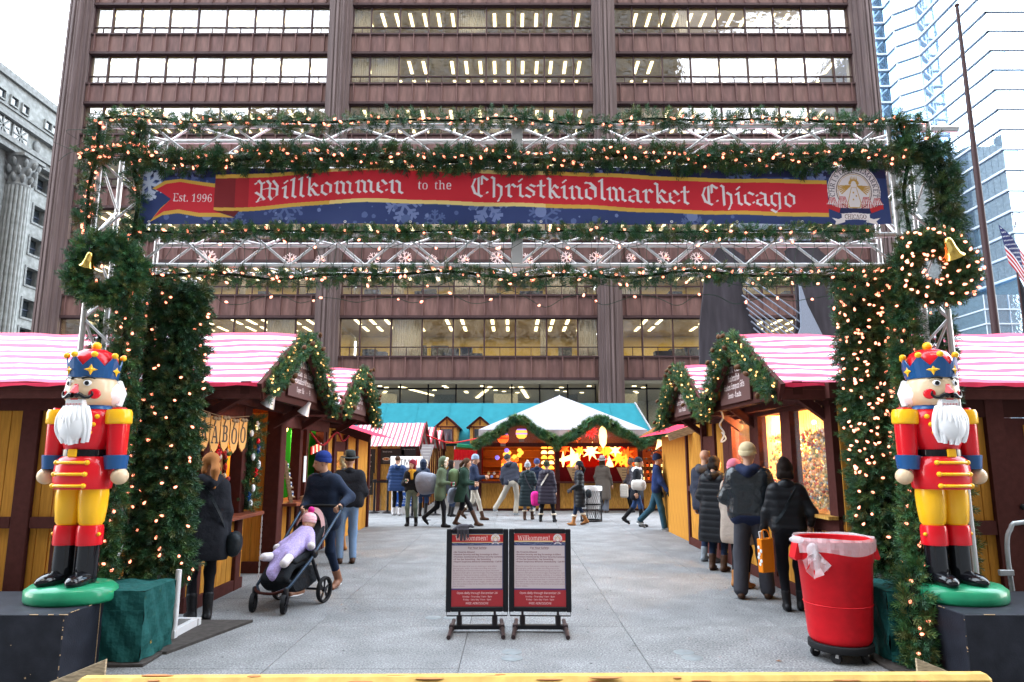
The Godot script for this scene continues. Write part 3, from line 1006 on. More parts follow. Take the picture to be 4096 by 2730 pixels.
# ---------------------------------------------------------------- glass tower, right
func glass_tower() -> void:
	var t := thing("glass_tower", "tall pale mirror-glass tower with a sawtooth corner, right of the dark tower", "building", V(91.5, 0, 0))
	obj("core", B.new().span(0.6, 60, 0, 190, -120.6, -160), M.mirror_blue, t)
	var bands := B.new()
	var big := B.new()
	var n := 26
	for f in n:
		var y := 34.0 + f * 4.05
		bands.span(-0.12, 0.5, y - 0.2, y + 0.2, -120.0, -141)
		bands.span(-0.12, 46, y - 0.2, y + 0.2, -119.9, -120.5)
		for k in 12:
			var z := -120.2 - k * 1.72
			var m: Material = M.mirror_glass
			if rng.randf() < 0.03: m = M.mirror_blue
			if f < 20 and k < 12:
				obj("pane", B.new().box(V(0.3, y + 2.02, z - 0.86), V(0.05, 3.4, 1.66), Basis.from_euler(V(0, rr(-0.012, 0.012), rr(-0.01, 0.01)))), m, t)
			else:
				big.box(V(0.3, y + 2.02, z - 0.86), V(0.05, 3.4, 1.66))
		for k in 6:
			var x := 0.3 + k * 2.6
			if k < 4 and f < 16 and f < 15:
				obj("front_pane", B.new().box(V(x + 1.3, y + 2.02, -120.2), V(2.5, 3.4, 0.05), Basis.from_euler(V(rr(-0.012, 0.012), rr(-0.012, 0.012), 0))), M.mirror_glass if f > 10 or rng.randf() < 0.25 else M.mirror_blue, t)
			else:
				big.box(V(x + 1.3, y + 2.02, -120.2), V(2.5, 3.4, 0.05))
	stuff(obj("upper_panes", big, M.mirror_glass, t))
	obj("floor_bands", bands, M.alu_band, t)
	# the sawtooth corner farther away
	var saw := B.new()
	var glass := B.new()
	for f in 30:
		var y := 30.0 + f * 4.05
		saw.bar(V(0.2, y, -141), V(-3.2, y, -144), 0.6, 0.4)
		saw.bar(V(-3.2, y, -144), V(-3.2, y, -152), 0.6, 0.4)
		saw.bar(V(-3.2, y, -147.5), V(-8.6, y, -147.6), 0.6, 0.4)
	for x in [0.2, -3.2, -6.0, -8.6]: saw.span(x - 0.15, x + 0.15, 0, 150, -141 if x > 0 else -144 if x > -4 else -147.4, -141.4 if x > 0 else -144.4 if x > -4 else -147.9)
	glass.quad(V(0.2, 150, -141.3), V(-3.2, 150, -144.3), V(-3.2, 0, -144.3), V(0.2, 0, -141.3), V(-1, 0, 1))
	glass.span(-8.6, -3.2, 0, 150, -147.8, -160)
	obj("corner_glass", glass, M.mirror_blue, t)
	obj("corner_bands", saw, M.alu_band, t)
	# glass podium
	obj("podium", B.new().span(-8, 46, 0, 30, -118.5, -158), M.mirror_blue, t)
	var pb := B.new()
	for k in 11: pb.span(-8.15, 46, 2.6 * k + 1.2, 2.6 * k + (1.9 if k % 3 == 2 else 1.45), -118.3, -158)
	for k in 24: pb.span(-8 + k * 2.2, -7.9 + k * 2.2, 0, 30, -118.35, -118.5)
	obj("podium_bands", pb, M.alu_band, t)

func other_buildings() -> void:
	# old stone tower in the gap between the two towers
	var o := thing("old_stone_tower", "old brown-grey stone block with a stepped parapet in the gap beside the glass tower", "building", V(74, 0, -135))
	obj("wall", B.new().span(-6, 14, 0, 66, 0, -20), M.limestone2, o)
	for k in 5: obj("parapet_step", B.new().span(-6 + k * 2.2, -4.4 + k * 2.2, 66, 66.9 + k * 0.9, 0.1, -6), M.limestone2, o)
	var w := B.new()
	for f in 12:
		for k in 6: w.span(-5 + k * 1.9, -4 + k * 1.9, 40 + f * 2.2, 41.4 + f * 2.2, 0.004, 0.02)
	stuff(obj("window", w, M.win_dark, o))
	# buildings behind the camera: the tower's windows mirror them
	for d in [["concrete_grid_tower", "pale concrete grid office tower behind the camera, mirrored in the windows", -50.0, 47.0, 150.0, 52.0, 30.0], ["round_corner_block", "old cornice-topped office block behind the camera on the left", -230.0, -51.0, 95.0, 50.0, 26.0], ["dark_slab_block", "dark office slab behind the camera on the right", 92.0, 210.0, 112.0, 40.0, 30.0], ["tan_stone_block", "tan stone block behind the camera between two taller ones", 48.0, 91.0, 84.0, 50.0, 30.0]]:
		var t := thing(d[0], d[1], "building", V(0, 0, d[5]))
		obj("wall", B.new().span(d[2], d[3], 0, d[4], 0.6, d[6]), M.win_dark if d[0] in ["concrete_grid_tower", "dark_slab_block"] else M.limestone2, t)
		var b := B.new()
		var nx := int((d[3] - d[2]) / 5.5)
		for k in nx + 1:
			var x: float = lerpf(d[2], d[3], float(k) / nx)
			b.span(x - 0.8, x + 0.8, 0, d[4], -0.4, 0.7)
		var ny := int(d[4] / 4.2)
		for k in ny:
			b.span(d[2], d[3], k * 4.2, k * 4.2 + 1.3, -0.25, 0.65)
		b.span(d[2] - 1, d[3] + 1, d[4] - 2.5, d[4], -1.4, 0.7)
		obj("facade_grid", b, M.concrete if d[0] != "dark_slab_block" else M.corten2, t)

func sculpture() -> void:
	var t := thing("steel_sculpture", "large dark steel plate sculpture with a fan of rods behind the right stall roofs", "sculpture", V(16, 0, -42))
	var x := Transform3D(Basis(), V(0, 0, 0))
	var lp := PackedVector2Array()
	for q in [[-4.6, 0.0], [-4.3, 9.5], [-3.7, 13.5], [-2.6, 15.2], [-1.2, 14.2], [-1.5, 12.0], [-1.1, 10.4], [-0.3, 9.3], [0.8, 8.4], [0.8, 0.0]]: lp.append(Vector2(q[0], q[1]))
	obj("left_plate", B.new().slab(lp, x, -0.25), M.plate_steel, t)
	var rp := PackedVector2Array()
	for q in [[1.4, 0.0], [1.5, 8.6], [1.9, 10.5], [1.9, 13.0], [1.4, 14.6], [2.6, 15.6], [4.0, 14.2], [4.5, 11.0], [4.3, 0.0]]: rp.append(Vector2(q[0], q[1]))
	obj("right_plate", B.new().slab(rp, x, -0.25), M.plate_steel, t)
	var fold := PackedVector2Array()
	for q in [[1.3, 8.2], [1.9, 9.6], [2.0, 12.6], [2.4, 11.0], [3.4, 8.6], [2.4, 8.2]]: fold.append(Vector2(q[0], q[1]))
	obj("folded_plate", B.new().slab(fold, Transform3D(Basis(), V(0, 0, 0.3)), -0.1), M.plate_pale, t)
	var top := PackedVector2Array()
	for k in 17: top.append(Vector2(0.4 + cos(PI * k / 16) * 2.6, 15.2 + sin(PI * k / 16) * 2.2))
	obj("top_plate", B.new().slab(top, Transform3D(Basis(), V(0, 0, 0.2)), -0.2), M.plate_pale, t)
	for k in 9:
		var a := V(-1.6 + 0.12 * absf(k - 3.0), 12.9 - k * 0.42, 0.15)
		var e := a + V(3.4 - 0.06 * k, -2.6, 0.0)
		obj("rod", B.new().rod(a, e, 0.045, 6), M.plate_pale, t)

func flagpoles() -> void:
	var p := thing("flagpole", "tall dark tapering flagpole in front of the glass tower", "flagpole", V(21.54, 0, -30))
	obj("pole", B.new().tube(PackedVector3Array([Vector3.ZERO, V(0, 12, 0), V(0, 23.1, 0)]), 0.2, 12, 0.08), M.corten_dark, p)
	obj("finial", B.new().ball(V(0, 23.2, 0), Vector3.ONE * 0.11), M.corten_dark, p)
	# the national flag hangs from a second pole, partly outside the picture
	var img := Image.create(380, 200, false, Image.FORMAT_RGB8)
	img.fill(Color(0.86, 0.85, 0.88))
	for k in 13:
		if k % 2 == 0: img.fill_rect(Rect2i(0, int(k * 200 / 13.0), 380, 16), Color(0.72, 0.1, 0.16))
	img.fill_rect(Rect2i(0, 0, 152, 108), Color(0.12, 0.16, 0.36))
	for r in 9:
		for c in 11:
			if (r + c) % 2: continue
			var q := PackedVector2Array()
			for k in 10:
				var a := TAU * k / 10 - PI / 2
				q.append(Vector2(13 + c * 12.6, 11 + r * 10.8) + Vector2(cos(a), sin(a)) * (5.0 if k % 2 == 0 else 2.0))
			fill(img, q, Color.WHITE)
	var f := thing("national_flag", "red, white and blue striped flag with stars hanging at the right edge", "flag", V(20.9, 11.5, -28.2))
	var b := B.new()
	var nx := 20
	var ny := 12
	var P := func(i: int, j: int) -> Vector3:
		var s := float(i) / nx
		var d := float(j) / ny
		# hangs steeply from the raised upper corner
		var along := V(0.60, -0.78, 0) * s * 3.4
		var down := V(0.12, -1.0, 0).normalized() * d * 1.75
		return along + down + V(0, 0, sin(s * 9.0 + d * 1.5) * 0.16 * (0.3 + s))
	for i in nx:
		for j in ny:
			var a: Vector3 = P.call(i, j)
			var c: Vector3 = P.call(i + 1, j)
			var d: Vector3 = P.call(i + 1, j + 1)
			var e: Vector3 = P.call(i, j + 1)
			b.quad(a, c, d, e, V(0, 0, 1), Rect2(float(i) / nx, float(j) / ny, 1.0 / nx, 1.0 / ny))
	obj("cloth", b, pictured("flag_print", img, 0.8), f)
	# a dark folded banner on a short pole beside the flagpole
	var d := thing("dark_flag", "furled black flag with white marks hanging beside the tall flagpole", "flag", V(21.0, 0, -27.6))
	obj("pole", B.new().rod(V(0, 0, 0), V(0, 9.2, 0), 0.04, 8), M.corten_dark, d)
	var fb := B.new()
	for k in 5: fb.tube(PackedVector3Array([V(0.02, 9.0, 0), V(0.08 + 0.05 * k, 8.2, 0.03 * (k % 2)), V(0.05 + 0.11 * k, 6.6, 0.05 * (k % 2))]), 0.03, 7, 0.1)
	obj("cloth", fb, M.black_paint, d)
	var fm := B.new()
	for k in 5: fm.ball(V(0.2 + 0.04 * (k % 3), 7.4 - 0.14 * k, 0.14), V(0.06, 0.05, 0.02), Basis(), 6, 4)
	obj("emblem", fm, M.paper, d)

# ---------------------------------------------------------------- shared market pieces
var sprig_mesh: ArrayMesh
var tuft_mesh: ArrayMesh
var bulb_mesh: ArrayMesh
var greens := []

func make_sprigs() -> void:
	# a twig of flat needles, about 13 cm long along +y
	var b := B.new()
	for k in 30:
		var t := k / 29.0
		var a := k * 2.39996
		var base := V(0, 0.005 + t * 0.085, 0)
		var dir := V(cos(a) * 0.8, 0.62 + 0.6 * t, sin(a) * 0.8).normalized()
		var l := 0.052 * (1.05 - 0.35 * t)
		var side := dir.cross(V(sin(a * 1.7), 0.3, cos(a * 1.7))).normalized() * 0.0036
		var tip := base + dir * l
		var nn := side.cross(dir).normalized()
		b.tri(base - side * 0.6, base + side * 0.6, tip, nn, nn, nn)
		b.tri(base + dir * l * 0.45 - side, base + dir * l * 0.45 + side, tip, nn, nn, nn)
	sprig_mesh = b.mesh()
	# a coarser one for garlands far off
	var c := B.new()
	for k in 12:
		var a := k * 2.39996
		var dir := V(cos(a) * 0.9, 0.5 + 0.05 * k, sin(a) * 0.9).normalized()
		var side := dir.cross(V(0.3, 0.9, 0.2)).normalized() * 0.009
		var nn := side.cross(dir).normalized()
		c.tri(-side, side, dir * 0.11, nn, nn, nn)
	tuft_mesh = c.mesh()
	bulb_mesh = B.new().lathe([[0.0, -0.014], [0.011, -0.007], [0.014, 0.005], [0.009, 0.021], [0.0, 0.032]], Vector3.ZERO, Basis().scaled(Vector3.ONE * 0.88), 6).mesh()
	for c2 in [[0.030, 0.10, 0.034], [0.042, 0.13, 0.05], [0.055, 0.135, 0.036], [0.028, 0.088, 0.044], [0.085, 0.135, 0.034], [0.048, 0.115, 0.064], [0.10, 0.115, 0.034]]: greens.append(Color(c2[0], c2[1], c2[2]))

func ends(p: PackedVector3Array) -> Array:
	# lengths along the line, for even spacing
	var d := [0.0]
	for i in p.size() - 1: d.append(d[i] + p[i].distance_to(p[i + 1]))
	return d

func along(p: PackedVector3Array, d: Array, s: float) -> Array:
	var i := 0
	while i < p.size() - 2 and d[i + 1] < s: i += 1
	var f: float = clampf((s - d[i]) / maxf(d[i + 1] - d[i], 1e-6), 0, 1)
	return [p[i].lerp(p[i + 1], f), (p[i + 1] - p[i]).normalized()]

func sprigs_on(p: PackedVector3Array, r: float, per_m: float, size := 1.0, xf := [], col := [], shade := 1.0, hang := 0.25) -> void:
	var d := ends(p)
	var n := int(d[d.size() - 1] * per_m)
	for k in n:
		var at := along(p, d, rr(0, d[d.size() - 1]))
		var t: Vector3 = at[1]
		var a := rr(0, TAU)
		var x := (Vector3.UP if absf(t.y) < 0.9 else Vector3.RIGHT).cross(t).normalized()
		var o := x * cos(a) + t.cross(x) * sin(a)
		var rad := r * (0.35 + 0.55 * sqrt(rng.randf()))
		var q: Vector3 = at[0] + o * rad * (0.8 + 0.25 * sin(at[0].x * 9.0 + at[0].y * 7.0))
		var y := (o + t * rr(-0.9, 0.9) + V(rr(-0.4, 0.4), rr(-0.4, 0.4) - hang, rr(-0.4, 0.4))).normalized()
		var z := y.cross(V(rr(-1, 1), rr(-1, 1), rr(-1, 1))).normalized()
		var s := size * rr(0.75, 1.25)
		xf.append(Transform3D(Basis(y.cross(z), y, z).scaled(V(s, s, s)), q))
		var c: Color = greens[rng.randi() % greens.size()]
		var f := rr(0.75, 1.25) * shade
		col.append(Color(c.r * f, c.g * f, c.b * f))

func bulbs_on(p: PackedVector3Array, r: float, per_m: float, xf: Array, size := 1.0, hang := 0.0, front := 0.0) -> void:
	var d := ends(p)
	var n := int(d[d.size() - 1] * per_m)
	for k in n:
		var at := along(p, d, d[d.size() - 1] * (k + rr(0.0, 1.0)) / n)
		var t: Vector3 = at[1]
		var x := (Vector3.UP if absf(t.y) < 0.9 else Vector3.RIGHT).cross(t).normalized()
		var a := rr(0, TAU)
		var o := x * cos(a) + t.cross(x) * sin(a)
		if front > 0.0 and o.z < -0.1: o = o - V(0, 0, 2.0 * o.z)
		var q: Vector3 = at[0] + o * r * rr(0.95, 1.15) - V(0, hang * rr(0, 1), 0)
		xf.append(Transform3D(Basis.from_euler(V(rr(-1.5, 1.5), rr(0, 6), rr(-1.5, 1.5))) * size, q))

func wires_along(p: PackedVector3Array, r: float, turns: float, b: B, rad := 0.0022) -> void:
	var d := ends(p)
	var len: float = d[d.size() - 1]
	var q := PackedVector3Array()
	var n := maxi(6, int(len * 16))
	for k in n + 1:
		var at := along(p, d, len * k / n)
		var t: Vector3 = at[1]
		var x := (Vector3.UP if absf(t.y) < 0.9 else Vector3.RIGHT).cross(t).normalized()
		var a := turns * len * TAU * k / n + rr(-0.5, 0.5)
		q.append(at[0] + (x * cos(a) + t.cross(x) * sin(a)) * r * rr(0.8, 1.25))
	b.tube(q, rad, 4, -1.0, false)

func stripes(n: int, a: Color, b: Color) -> Image:
	var im := Image.create(192, n * 16, false, Image.FORMAT_RGB8)
	var ns := FastNoiseLite.new()
	ns.seed = n
	ns.frequency = 0.03
	ns.fractal_octaves = 4
	for y in n * 16:
		for x in 192:
			# dirt and damp in the cloth
			var f := 0.93 + 0.13 * ns.get_noise_2d(x, y * 0.6)
			var c: Color = a if (y / 16) % 2 == 0 else b
			im.set_pixel(x, y, Color(c.r * f, c.g * f, c.b * f))
	return im

func awning(x0: float, x1: float, za: float, ha: float, zb: float, hb: float, across := true, nx := 48, amp := 0.018) -> B:
	# a cloth roof from the eave (za, ha) to the ridge (zb, hb); the stripes run along x, or up the slope
	var b := B.new()
	var ny := 16
	var P := func(i: int, j: int) -> Vector3:
		var s := float(i) / nx
		var t := float(j) / ny
		var w := sin(s * 31.0 + t * 5.0) * 0.5 + sin(s * 77.0 + t * 17.0) * 0.3 + sin(s * 13.0 - t * 23.0) * 0.5
		return V(lerpf(x0, x1, s), lerpf(ha, hb, t) + w * amp - 0.02 * sin(PI * t), lerpf(za, zb, t))
	var N := func(i: int, j: int) -> Vector3:
		var e: Vector3 = P.call(i + 1, j) - P.call(i - 1, j)
		var f: Vector3 = P.call(i, j + 1) - P.call(i, j - 1)
		var k := e.cross(f).normalized()
		return k if k.y > 0 else -k
	for i in nx:
		for j in ny:
			var ij := [[i, j], [i + 1, j], [i + 1, j + 1], [i, j + 1]]
			var p := []
			var q := []
			var u := []
			for g in ij:
				p.append(P.call(g[0], g[1])); q.append(N.call(g[0], g[1]))
				u.append(Vector2(float(g[0]) / nx, 1.0 - float(g[1]) / ny) if across else Vector2(float(g[1]) / ny, float(g[0]) / nx))
			b.tri(p[0], p[1], p[2], q[0], q[1], q[2], u[0], u[1], u[2])
			b.tri(p[0], p[2], p[3], q[0], q[2], q[3], u[0], u[2], u[3])
	return b

func planks(parent: Node, a: Vector3, along_v: Vector3, length: float, height: float, out: Vector3, w := 0.14, mats := ["mustard", "mustard2"]) -> void:
	# upright boards side by side from a, each a piece of its own with a gap
	var n := maxi(1, roundi(length / w))
	var s := length / n
	var t := Basis(along_v, Vector3.UP, along_v.cross(Vector3.UP))
	for k in n:
		var m: ArrayMesh = _plank(s, height)
		var o := obj("plank", m, M[mats[rng.randi() % mats.size()]], parent)
		o.transform = Transform3D(t, a + along_v * (k + 0.5) * s + V(0, height / 2, 0) + out * rr(-0.001, 0.002))

var _planks := {}
func _plank(w: float, h: float) -> ArrayMesh:
	var key := "%.3f_%.3f" % [w, h]
	if not _planks.has(key):
		_planks[key] = B.new().box(Vector3.ZERO, V(w - 0.007, h, 0.022), Basis(), 0.003).mesh()
	return _planks[key]

func sign_print(lines: Array, w: int, h: int) -> Image:
	# lines: [text, height in pixels of the small letters, y, squeeze]
	var im := Image.create(w, h, false, Image.FORMAT_RGB8)
	im.fill(Color(0.30, 0.17, 0.16))
	for l in lines: nib_mid(im, l[0], w / 2.0, l[2], l[1], Color(0.93, 0.90, 0.90), 0.26, l[3])
	return im

func garland(called: String, label: String, p: PackedVector3Array, r: float, per_m: float, bulbs := 0.0, group := "", amber := false, size := 1.0, front := 1.0, shade := 1.0, bare := 0.0) -> Node3D:
	var o := thing(called, label, "garland", Vector3.ZERO, 0.0, group)
	obj("core", B.new().tube(p, r * 0.42, 7), M.garland_core, o)
	var xf := []
	var col := []
	sprigs_on(p, r, per_m, size, xf, col, shade)
	many("needles", sprig_mesh if r < 0.5 else tuft_mesh, M.needle, xf, col, o)
	if bulbs > 0.0:
		var bx := []
		bulbs_on(p, r * 1.02, bulbs, bx, 1.0, 0.0, front)
		many("fairy_light", bulb_mesh, M.bulb_amber if amber else M.bulb, bx, [], o)
		var wb := B.new()
		wires_along(p, r * 0.98, 1.2, wb)
		if r < 0.2: wires_along(p, r * 1.1, 0.7, wb)
		stuff(obj("light_wire", wb, M.wire, o))
	return o

# ---------------------------------------------------------------- the two near rows of stalls
func gable_frame(t: Node, xe: float, s: float, ze: float, zr: float, zf: float, he: float, hr: float, wallx: float) -> void:
	# s: +1 when the gable looks towards +x (left row), -1 for the right row
	for z in [ze, zf]:
		obj("barge_board", B.new().bar(V(xe, he - 0.1, z), V(xe, hr - 0.08, zr), 0.2, 0.05, V(s, 0, 0)), M.trim, t)
	obj("tie_beam", B.new().span(xe - s * 0.12, xe - s * 0.22, he - 0.12, he + 0.02, ze, zf), M.trim_dark, t)
	obj("tie_beam", B.new().span(wallx + s * 0.06, wallx + s * 0.18, he - 0.16, he, ze + 0.1, zf - 0.1), M.trim, t)
	for z in [lerpf(ze, zf, 0.12), lerpf(ze, zf, 0.88)]:
		obj("bracket", B.new().bar(V(wallx, he - 0.35, z), V(xe - s * 0.2, he - 0.02, z), 0.09, 0.09), M.trim, t)
	# board ceiling under the roof, and the wall's gable
	var b := B.new()
	for z in [ze, zf]:
		b.quad(V(xe, he - 0.07, z), V(wallx - s * 5.5, he - 0.07, z), V(wallx - s * 5.5, hr - 0.07, zr), V(xe, hr - 0.07, zr), V(0, -1, 0))
	obj("roof_boards", b, M.soffit, t)
	var g := PackedVector2Array([Vector2(ze, he - 0.14), Vector2(zf, he - 0.14), Vector2(zr, hr - 0.12)])
	obj("gable_wall", B.new().slab(g, Transform3D(Basis(V(0, 0, 1), V(0, 1, 0), V(-1, 0, 0)), V(wallx, 0, 0)), 0.04), M.soffit, t)

func gable_garland(label: String, xe: float, s: float, ze: float, zr: float, zf: float, he: float, hr: float, sag := 0.0) -> void:
	var x := xe + s * 0.06
	var p := curve(PackedVector3Array([V(x, he - 0.1, ze - 0.06), V(x, lerpf(he, hr, 0.5) - 0.07, lerpf(ze, zr, 0.5)), V(x, hr - 0.09, zr + (ze - zr) * 0.06), V(x, hr - 0.09, zr), V(x, lerpf(he, hr, 0.5) - 0.08, lerpf(zf, zr, 0.5)), V(x, he - 0.16 - sag, zf)]), 0.12)
	var o := garland("gable_garland", label, p, 0.07, 250, 24, "garlands on the stall gables", true, 1.0, 0.0, 1.15)
	for k in 9:
		var q: Vector3 = p[int(rr(1, p.size() - 2))] + V(s * 0.16, rr(-0.1, 0.12), rr(0.0, 0.1))
		obj("pine_cone", B.new().ball(q, V(0.028, 0.04, 0.028), Basis.from_euler(V(rr(-1, 1), 0, rr(-1, 1))), 7, 6), M.pinecone, o)

func roof_set(t: Node, x0: float, x1: float, ze: float, zr: float, zf: float, he: float, hr: float, key: String) -> void:
	var lo := minf(x0, x1)
	var hi := maxf(x0, x1)
	obj("striped_roof", awning(lo, hi, ze, he, zr, hr), M[key], t)
	obj("striped_roof", awning(lo, hi, zf, he, zr, hr), M[key], t)
	# hem of the cloth over the fascia, slightly scalloped
	var b := B.new()
	for k in 60:
		var a := lerpf(lo, hi, k / 60.0)
		var c := lerpf(lo, hi, (k + 1) / 60.0)
		b.quad(V(a, he + 0.004, ze + 0.006), V(c, he + 0.004, ze + 0.006), V(c, he - 0.035 - 0.01 * sin((k + 1) * 1.7), ze + 0.02), V(a, he - 0.035 - 0.01 * sin(k * 1.7), ze + 0.02), V(0, 0.2, 1))
	obj("cloth_hem", b, M.hem_red, t)
	obj("fascia", B.new().span(lo, hi, he - 0.17, he - 0.02, ze - 0.004, ze - 0.05), M.trim, t)
	obj("fascia", B.new().span(lo, hi, he - 0.17, he - 0.02, zf, zf + 0.05), M.trim, t)

func ornament_bits(n: int, box0: Vector3, box1: Vector3, size: Vector2, palette: Array) -> Array:
	var xf := []
	var col := []
	for k in n:
		var p := V(rr(box0.x, box1.x), rr(box0.y, box1.y), rr(box0.z, box1.z))
		var s := rr(size.x, size.y)
		xf.append(Transform3D(Basis.from_euler(V(rr(-0.3, 0.3), rr(0, 6), rr(-0.3, 0.3))) * s, p))
		var c: Color = palette[rng.randi() % palette.size()]
		col.append(c * rr(0.7, 1.2))
	return [xf, col]

func near_stalls() -> void:
	make_sprigs()
	var red := Color(0.86, 0.22, 0.38)
	pictured("stripes_along", stripes(17, red, Color(0.93, 0.92, 0.94)), 0.65)
	pictured("stripes_up", stripes(31, Color(0.87, 0.26, 0.34), Color(0.93, 0.92, 0.93)), 0.65)
	mat("hem_red", lin(0.55, 0.02, 0.06), 0.7)
	left_row()
	right_row()

func left_row() -> void:
	# stall 1 -------------------------------------------------------
	var t := thing("market_stall", "mustard wooden stall with red striped roof nearest on the left, behind the nutcracker", "market stall", Vector3.ZERO, 0.0, "striped roof stalls")
	var xe := -2.76
	var wx := -3.52
	roof_set(t, -10.5, xe, -7.5, -9.0, -10.5, 2.45, 3.27, "stripes_along")
	gable_frame(t, xe, 1.0, -7.5, -9.0, -10.5, 2.45, 3.27, wx)
	# wall towards the camera
	var zf := -7.75
	planks(t, V(-10.4, 0.12, zf), V(1, 0, 0), 6.88, 2.24, V(0, 0, 1))
	obj("post", B.new().span(-5.47, -5.27, 0, 2.3, zf + 0.012, zf + 0.07, 0.008), M.trim, t)
	obj("post", B.new().span(-3.7, -3.52, 0, 2.3, zf + 0.012, zf + 0.07, 0.008), M.trim, t)
	obj("rail", B.new().span(-10.4, -5.48, 0.88, 1.0, zf + 0.012, zf + 0.06), M.trim, t)
	obj("rail", B.new().span(-5.26, -3.71, 0.88, 1.0, zf + 0.012, zf + 0.06), M.trim, t)
	obj("skirting", B.new().span(-10.4, -3.5, 0.0, 0.16, zf + 0.014, zf + 0.08), M.trim, t)
	obj("head_rail", B.new().span(-10.4, -3.5, 2.16, 2.36, zf + 0.014, zf + 0.075), M.trim, t)
	for x in [-4.95, -3.95]: obj("panel_frame", B.new().span(x - 0.06, x + 0.06, 0.16, 1.28, zf + 0.013, zf + 0.05), M.trim, t)
	obj("panel_frame", B.new().span(-5.01, -3.89, 1.28, 1.4, zf + 0.013, zf + 0.05), M.trim, t)
	# wall towards the passage: planks below, an open front above
	planks(t, V(wx, 0.12, -7.8), V(0, 0, -1), 1.36, 0.8, V(1, 0, 0))
	obj("skirting", B.new().span(wx, wx + 0.05, 0, 0.13, -7.77, -9.2), M.trim, t)
	for z in [-7.87, -9.0]: obj("post", B.new().span(wx - 0.1, wx + 0.06, 0.0, 2.3, z + 0.08, z - 0.08, 0.008), M.trim, t)
	obj("head_rail", B.new().span(wx - 0.08, wx + 0.05, 2.12, 2.3, -7.79, -9.2), M.trim, t)
	obj("end_wall", B.new().span(-9, wx, 0, 2.4, -9.2, -9.25), M.mustard2, t)
	obj("counter_shelf", B.new().span(wx - 0.1, -3.27, 0.90, 0.945, -8.0, -9.3, 0.008), M.counter, t)
	obj("back_wall", B.new().span(-5.2, -5.15, 0, 2.4, -7.8, -9.2), M.stall_inside, t)
	obj("inner_floor", B.new().span(-5.2, wx, 0.0, 0.05, -7.8, -9.2), M.stall_inside, t)
	# display board with wares
	var db := thing("display_board", "warm-lit display board of hanging wooden pet ornaments inside the nearest left stall", "display board", V(-3.68, 0, -8.45))
	obj("board", B.new().span(-0.03, 0, 1.0, 2.1, 0.5, -0.48), M.stall_inside, db)
	for k in 3:
		obj("board_slat", B.new().span(0.002, 0.03, 1.0, 2.1, 0.3 - 0.35 * k, 0.24 - 0.35 * k), M.trim, db)
	var wares := [[1.86, 0.02, "n_red", 0.075], [1.70, 0.02, "n_red", 0.06], [1.6, 0.02, "paper", 0.075], [1.46, 0.0, "red_cloth", 0.08], [1.36, 0.02, "paper", 0.08], [1.22, 0.0, "red_cloth", 0.08], [1.12, 0.0, "dog_gold", 0.085]]
	mat("dog_gold", lin(0.55, 0.33, 0.08), 0.6)
	for w in wares:
		var b := B.new()
		var y: float = w[0]
		var z: float = -0.13 + w[1]
		if w[2] == "paper" or w[2] == "dog_gold":
			b.ball(V(0.05, y, z), V(0.03, w[3] * 0.5, w[3]), Basis(), 10, 6)
			b.ball(V(0.05, y + 0.05, z - 0.05), V(0.035, 0.045, 0.045), Basis(), 8, 6)
			b.ball(V(0.05, y + 0.05, z + 0.05), V(0.035, 0.04, 0.04), Basis(), 8, 6)
		else:
			for q in 7: b.ball(V(0.05, y + 0.025 * sin(q * 2.0), z + (q - 3) * w[3] * 0.3), V(0.035, 0.04, 0.03), Basis(), 7, 5)
		obj("ornament", b, M[w[2]], db)
	var ob := ornament_bits(90, V(0.03, 1.02, -0.46), V(0.09, 2.0, 0.48), Vector2(0.02, 0.05), [Color(0.5, 0.05, 0.04), Color(0.6, 0.5, 0.35), Color(0.1, 0.2, 0.06), Color(0.5, 0.25, 0.06), Color(0.3, 0.04, 0.04)])
	many("small_wares", B.new().ball(Vector3.ZERO, V(0.6, 1, 1), Basis(), 7, 5).mesh(), M.tinted, ob[0], ob[1], db)
	var lb := thing("stall_lamp", "bare glowing bulb under the roof of the nearest left stall", "lamp", V(-3.95, 2.2, -8.4))
	obj("bulb", B.new().ball(Vector3.ZERO, Vector3.ONE * 0.05), M.lamp_hot, lb)
	omni(V(-3.95, 2.2, -8.4), 1.5)
	# name plaques on a string
	var pl := "RABOO"
	for k in pl.length():
		var im := Image.create(96, 160, false, Image.FORMAT_RGB8)
		im.fill(Color(0.86, 0.62, 0.33))
		write(im, pl[k], Vector2(48, 118), 105, Color(0.22, 0.16, 0.10), "Droid Serif", true)
		var z := -7.52 - k * 0.27
		var p := thing("letter_plaque", "cream scalloped plaque with a dark letter %s, %s in the row under the left eave" % [pl[k], ORD[k]], "plaque", V(-3.36, 1.93 - 0.02 * (k % 2), z), 0.0, "letter plaques on a string")
		var sh := PackedVector2Array()
		for q in [[-0.12, 0.19], [-0.12, -0.09], [-0.08, -0.17], [0.0, -0.22], [0.08, -0.17], [0.12, -0.09], [0.12, 0.19]]: sh.append(Vector2(q[0], q[1]))
		obj("board", B.new().slab(sh, Transform3D(Basis(V(0, 0, -1), V(0, 1, 0), V(1, 0, 0)), Vector3.ZERO), 0.012), pictured("plaque_%d" % k, im, 0.7), p)
		var bow := B.new()
		bow.ball(V(0.02, 0.17, 0.05), V(0.02, 0.025, 0.05)); bow.ball(V(0.02, 0.17, -0.05), V(0.02, 0.025, 0.05))
		bow.rod(V(0.02, 0.17, 0), V(0.02, 0.08, 0.05), 0.008, 5)
		obj("bow", bow, M.bare_wood, p)
	var st := obj("plaque_string", B.new().tube(curve(path([-3.36, 2.16, -7.35, -3.36, 2.11, -8.05, -3.36, 2.16, -8.8])), 0.006, 5), M.bare_wood)
	tag(st, "thin string holding the letter plaques along the stall front", "string")
	gable_garland("thick lit fir garland with cones on the gable of the nearest left stall", xe, 1.0, -7.5, -9.0, -10.5, 2.45, 3.27)
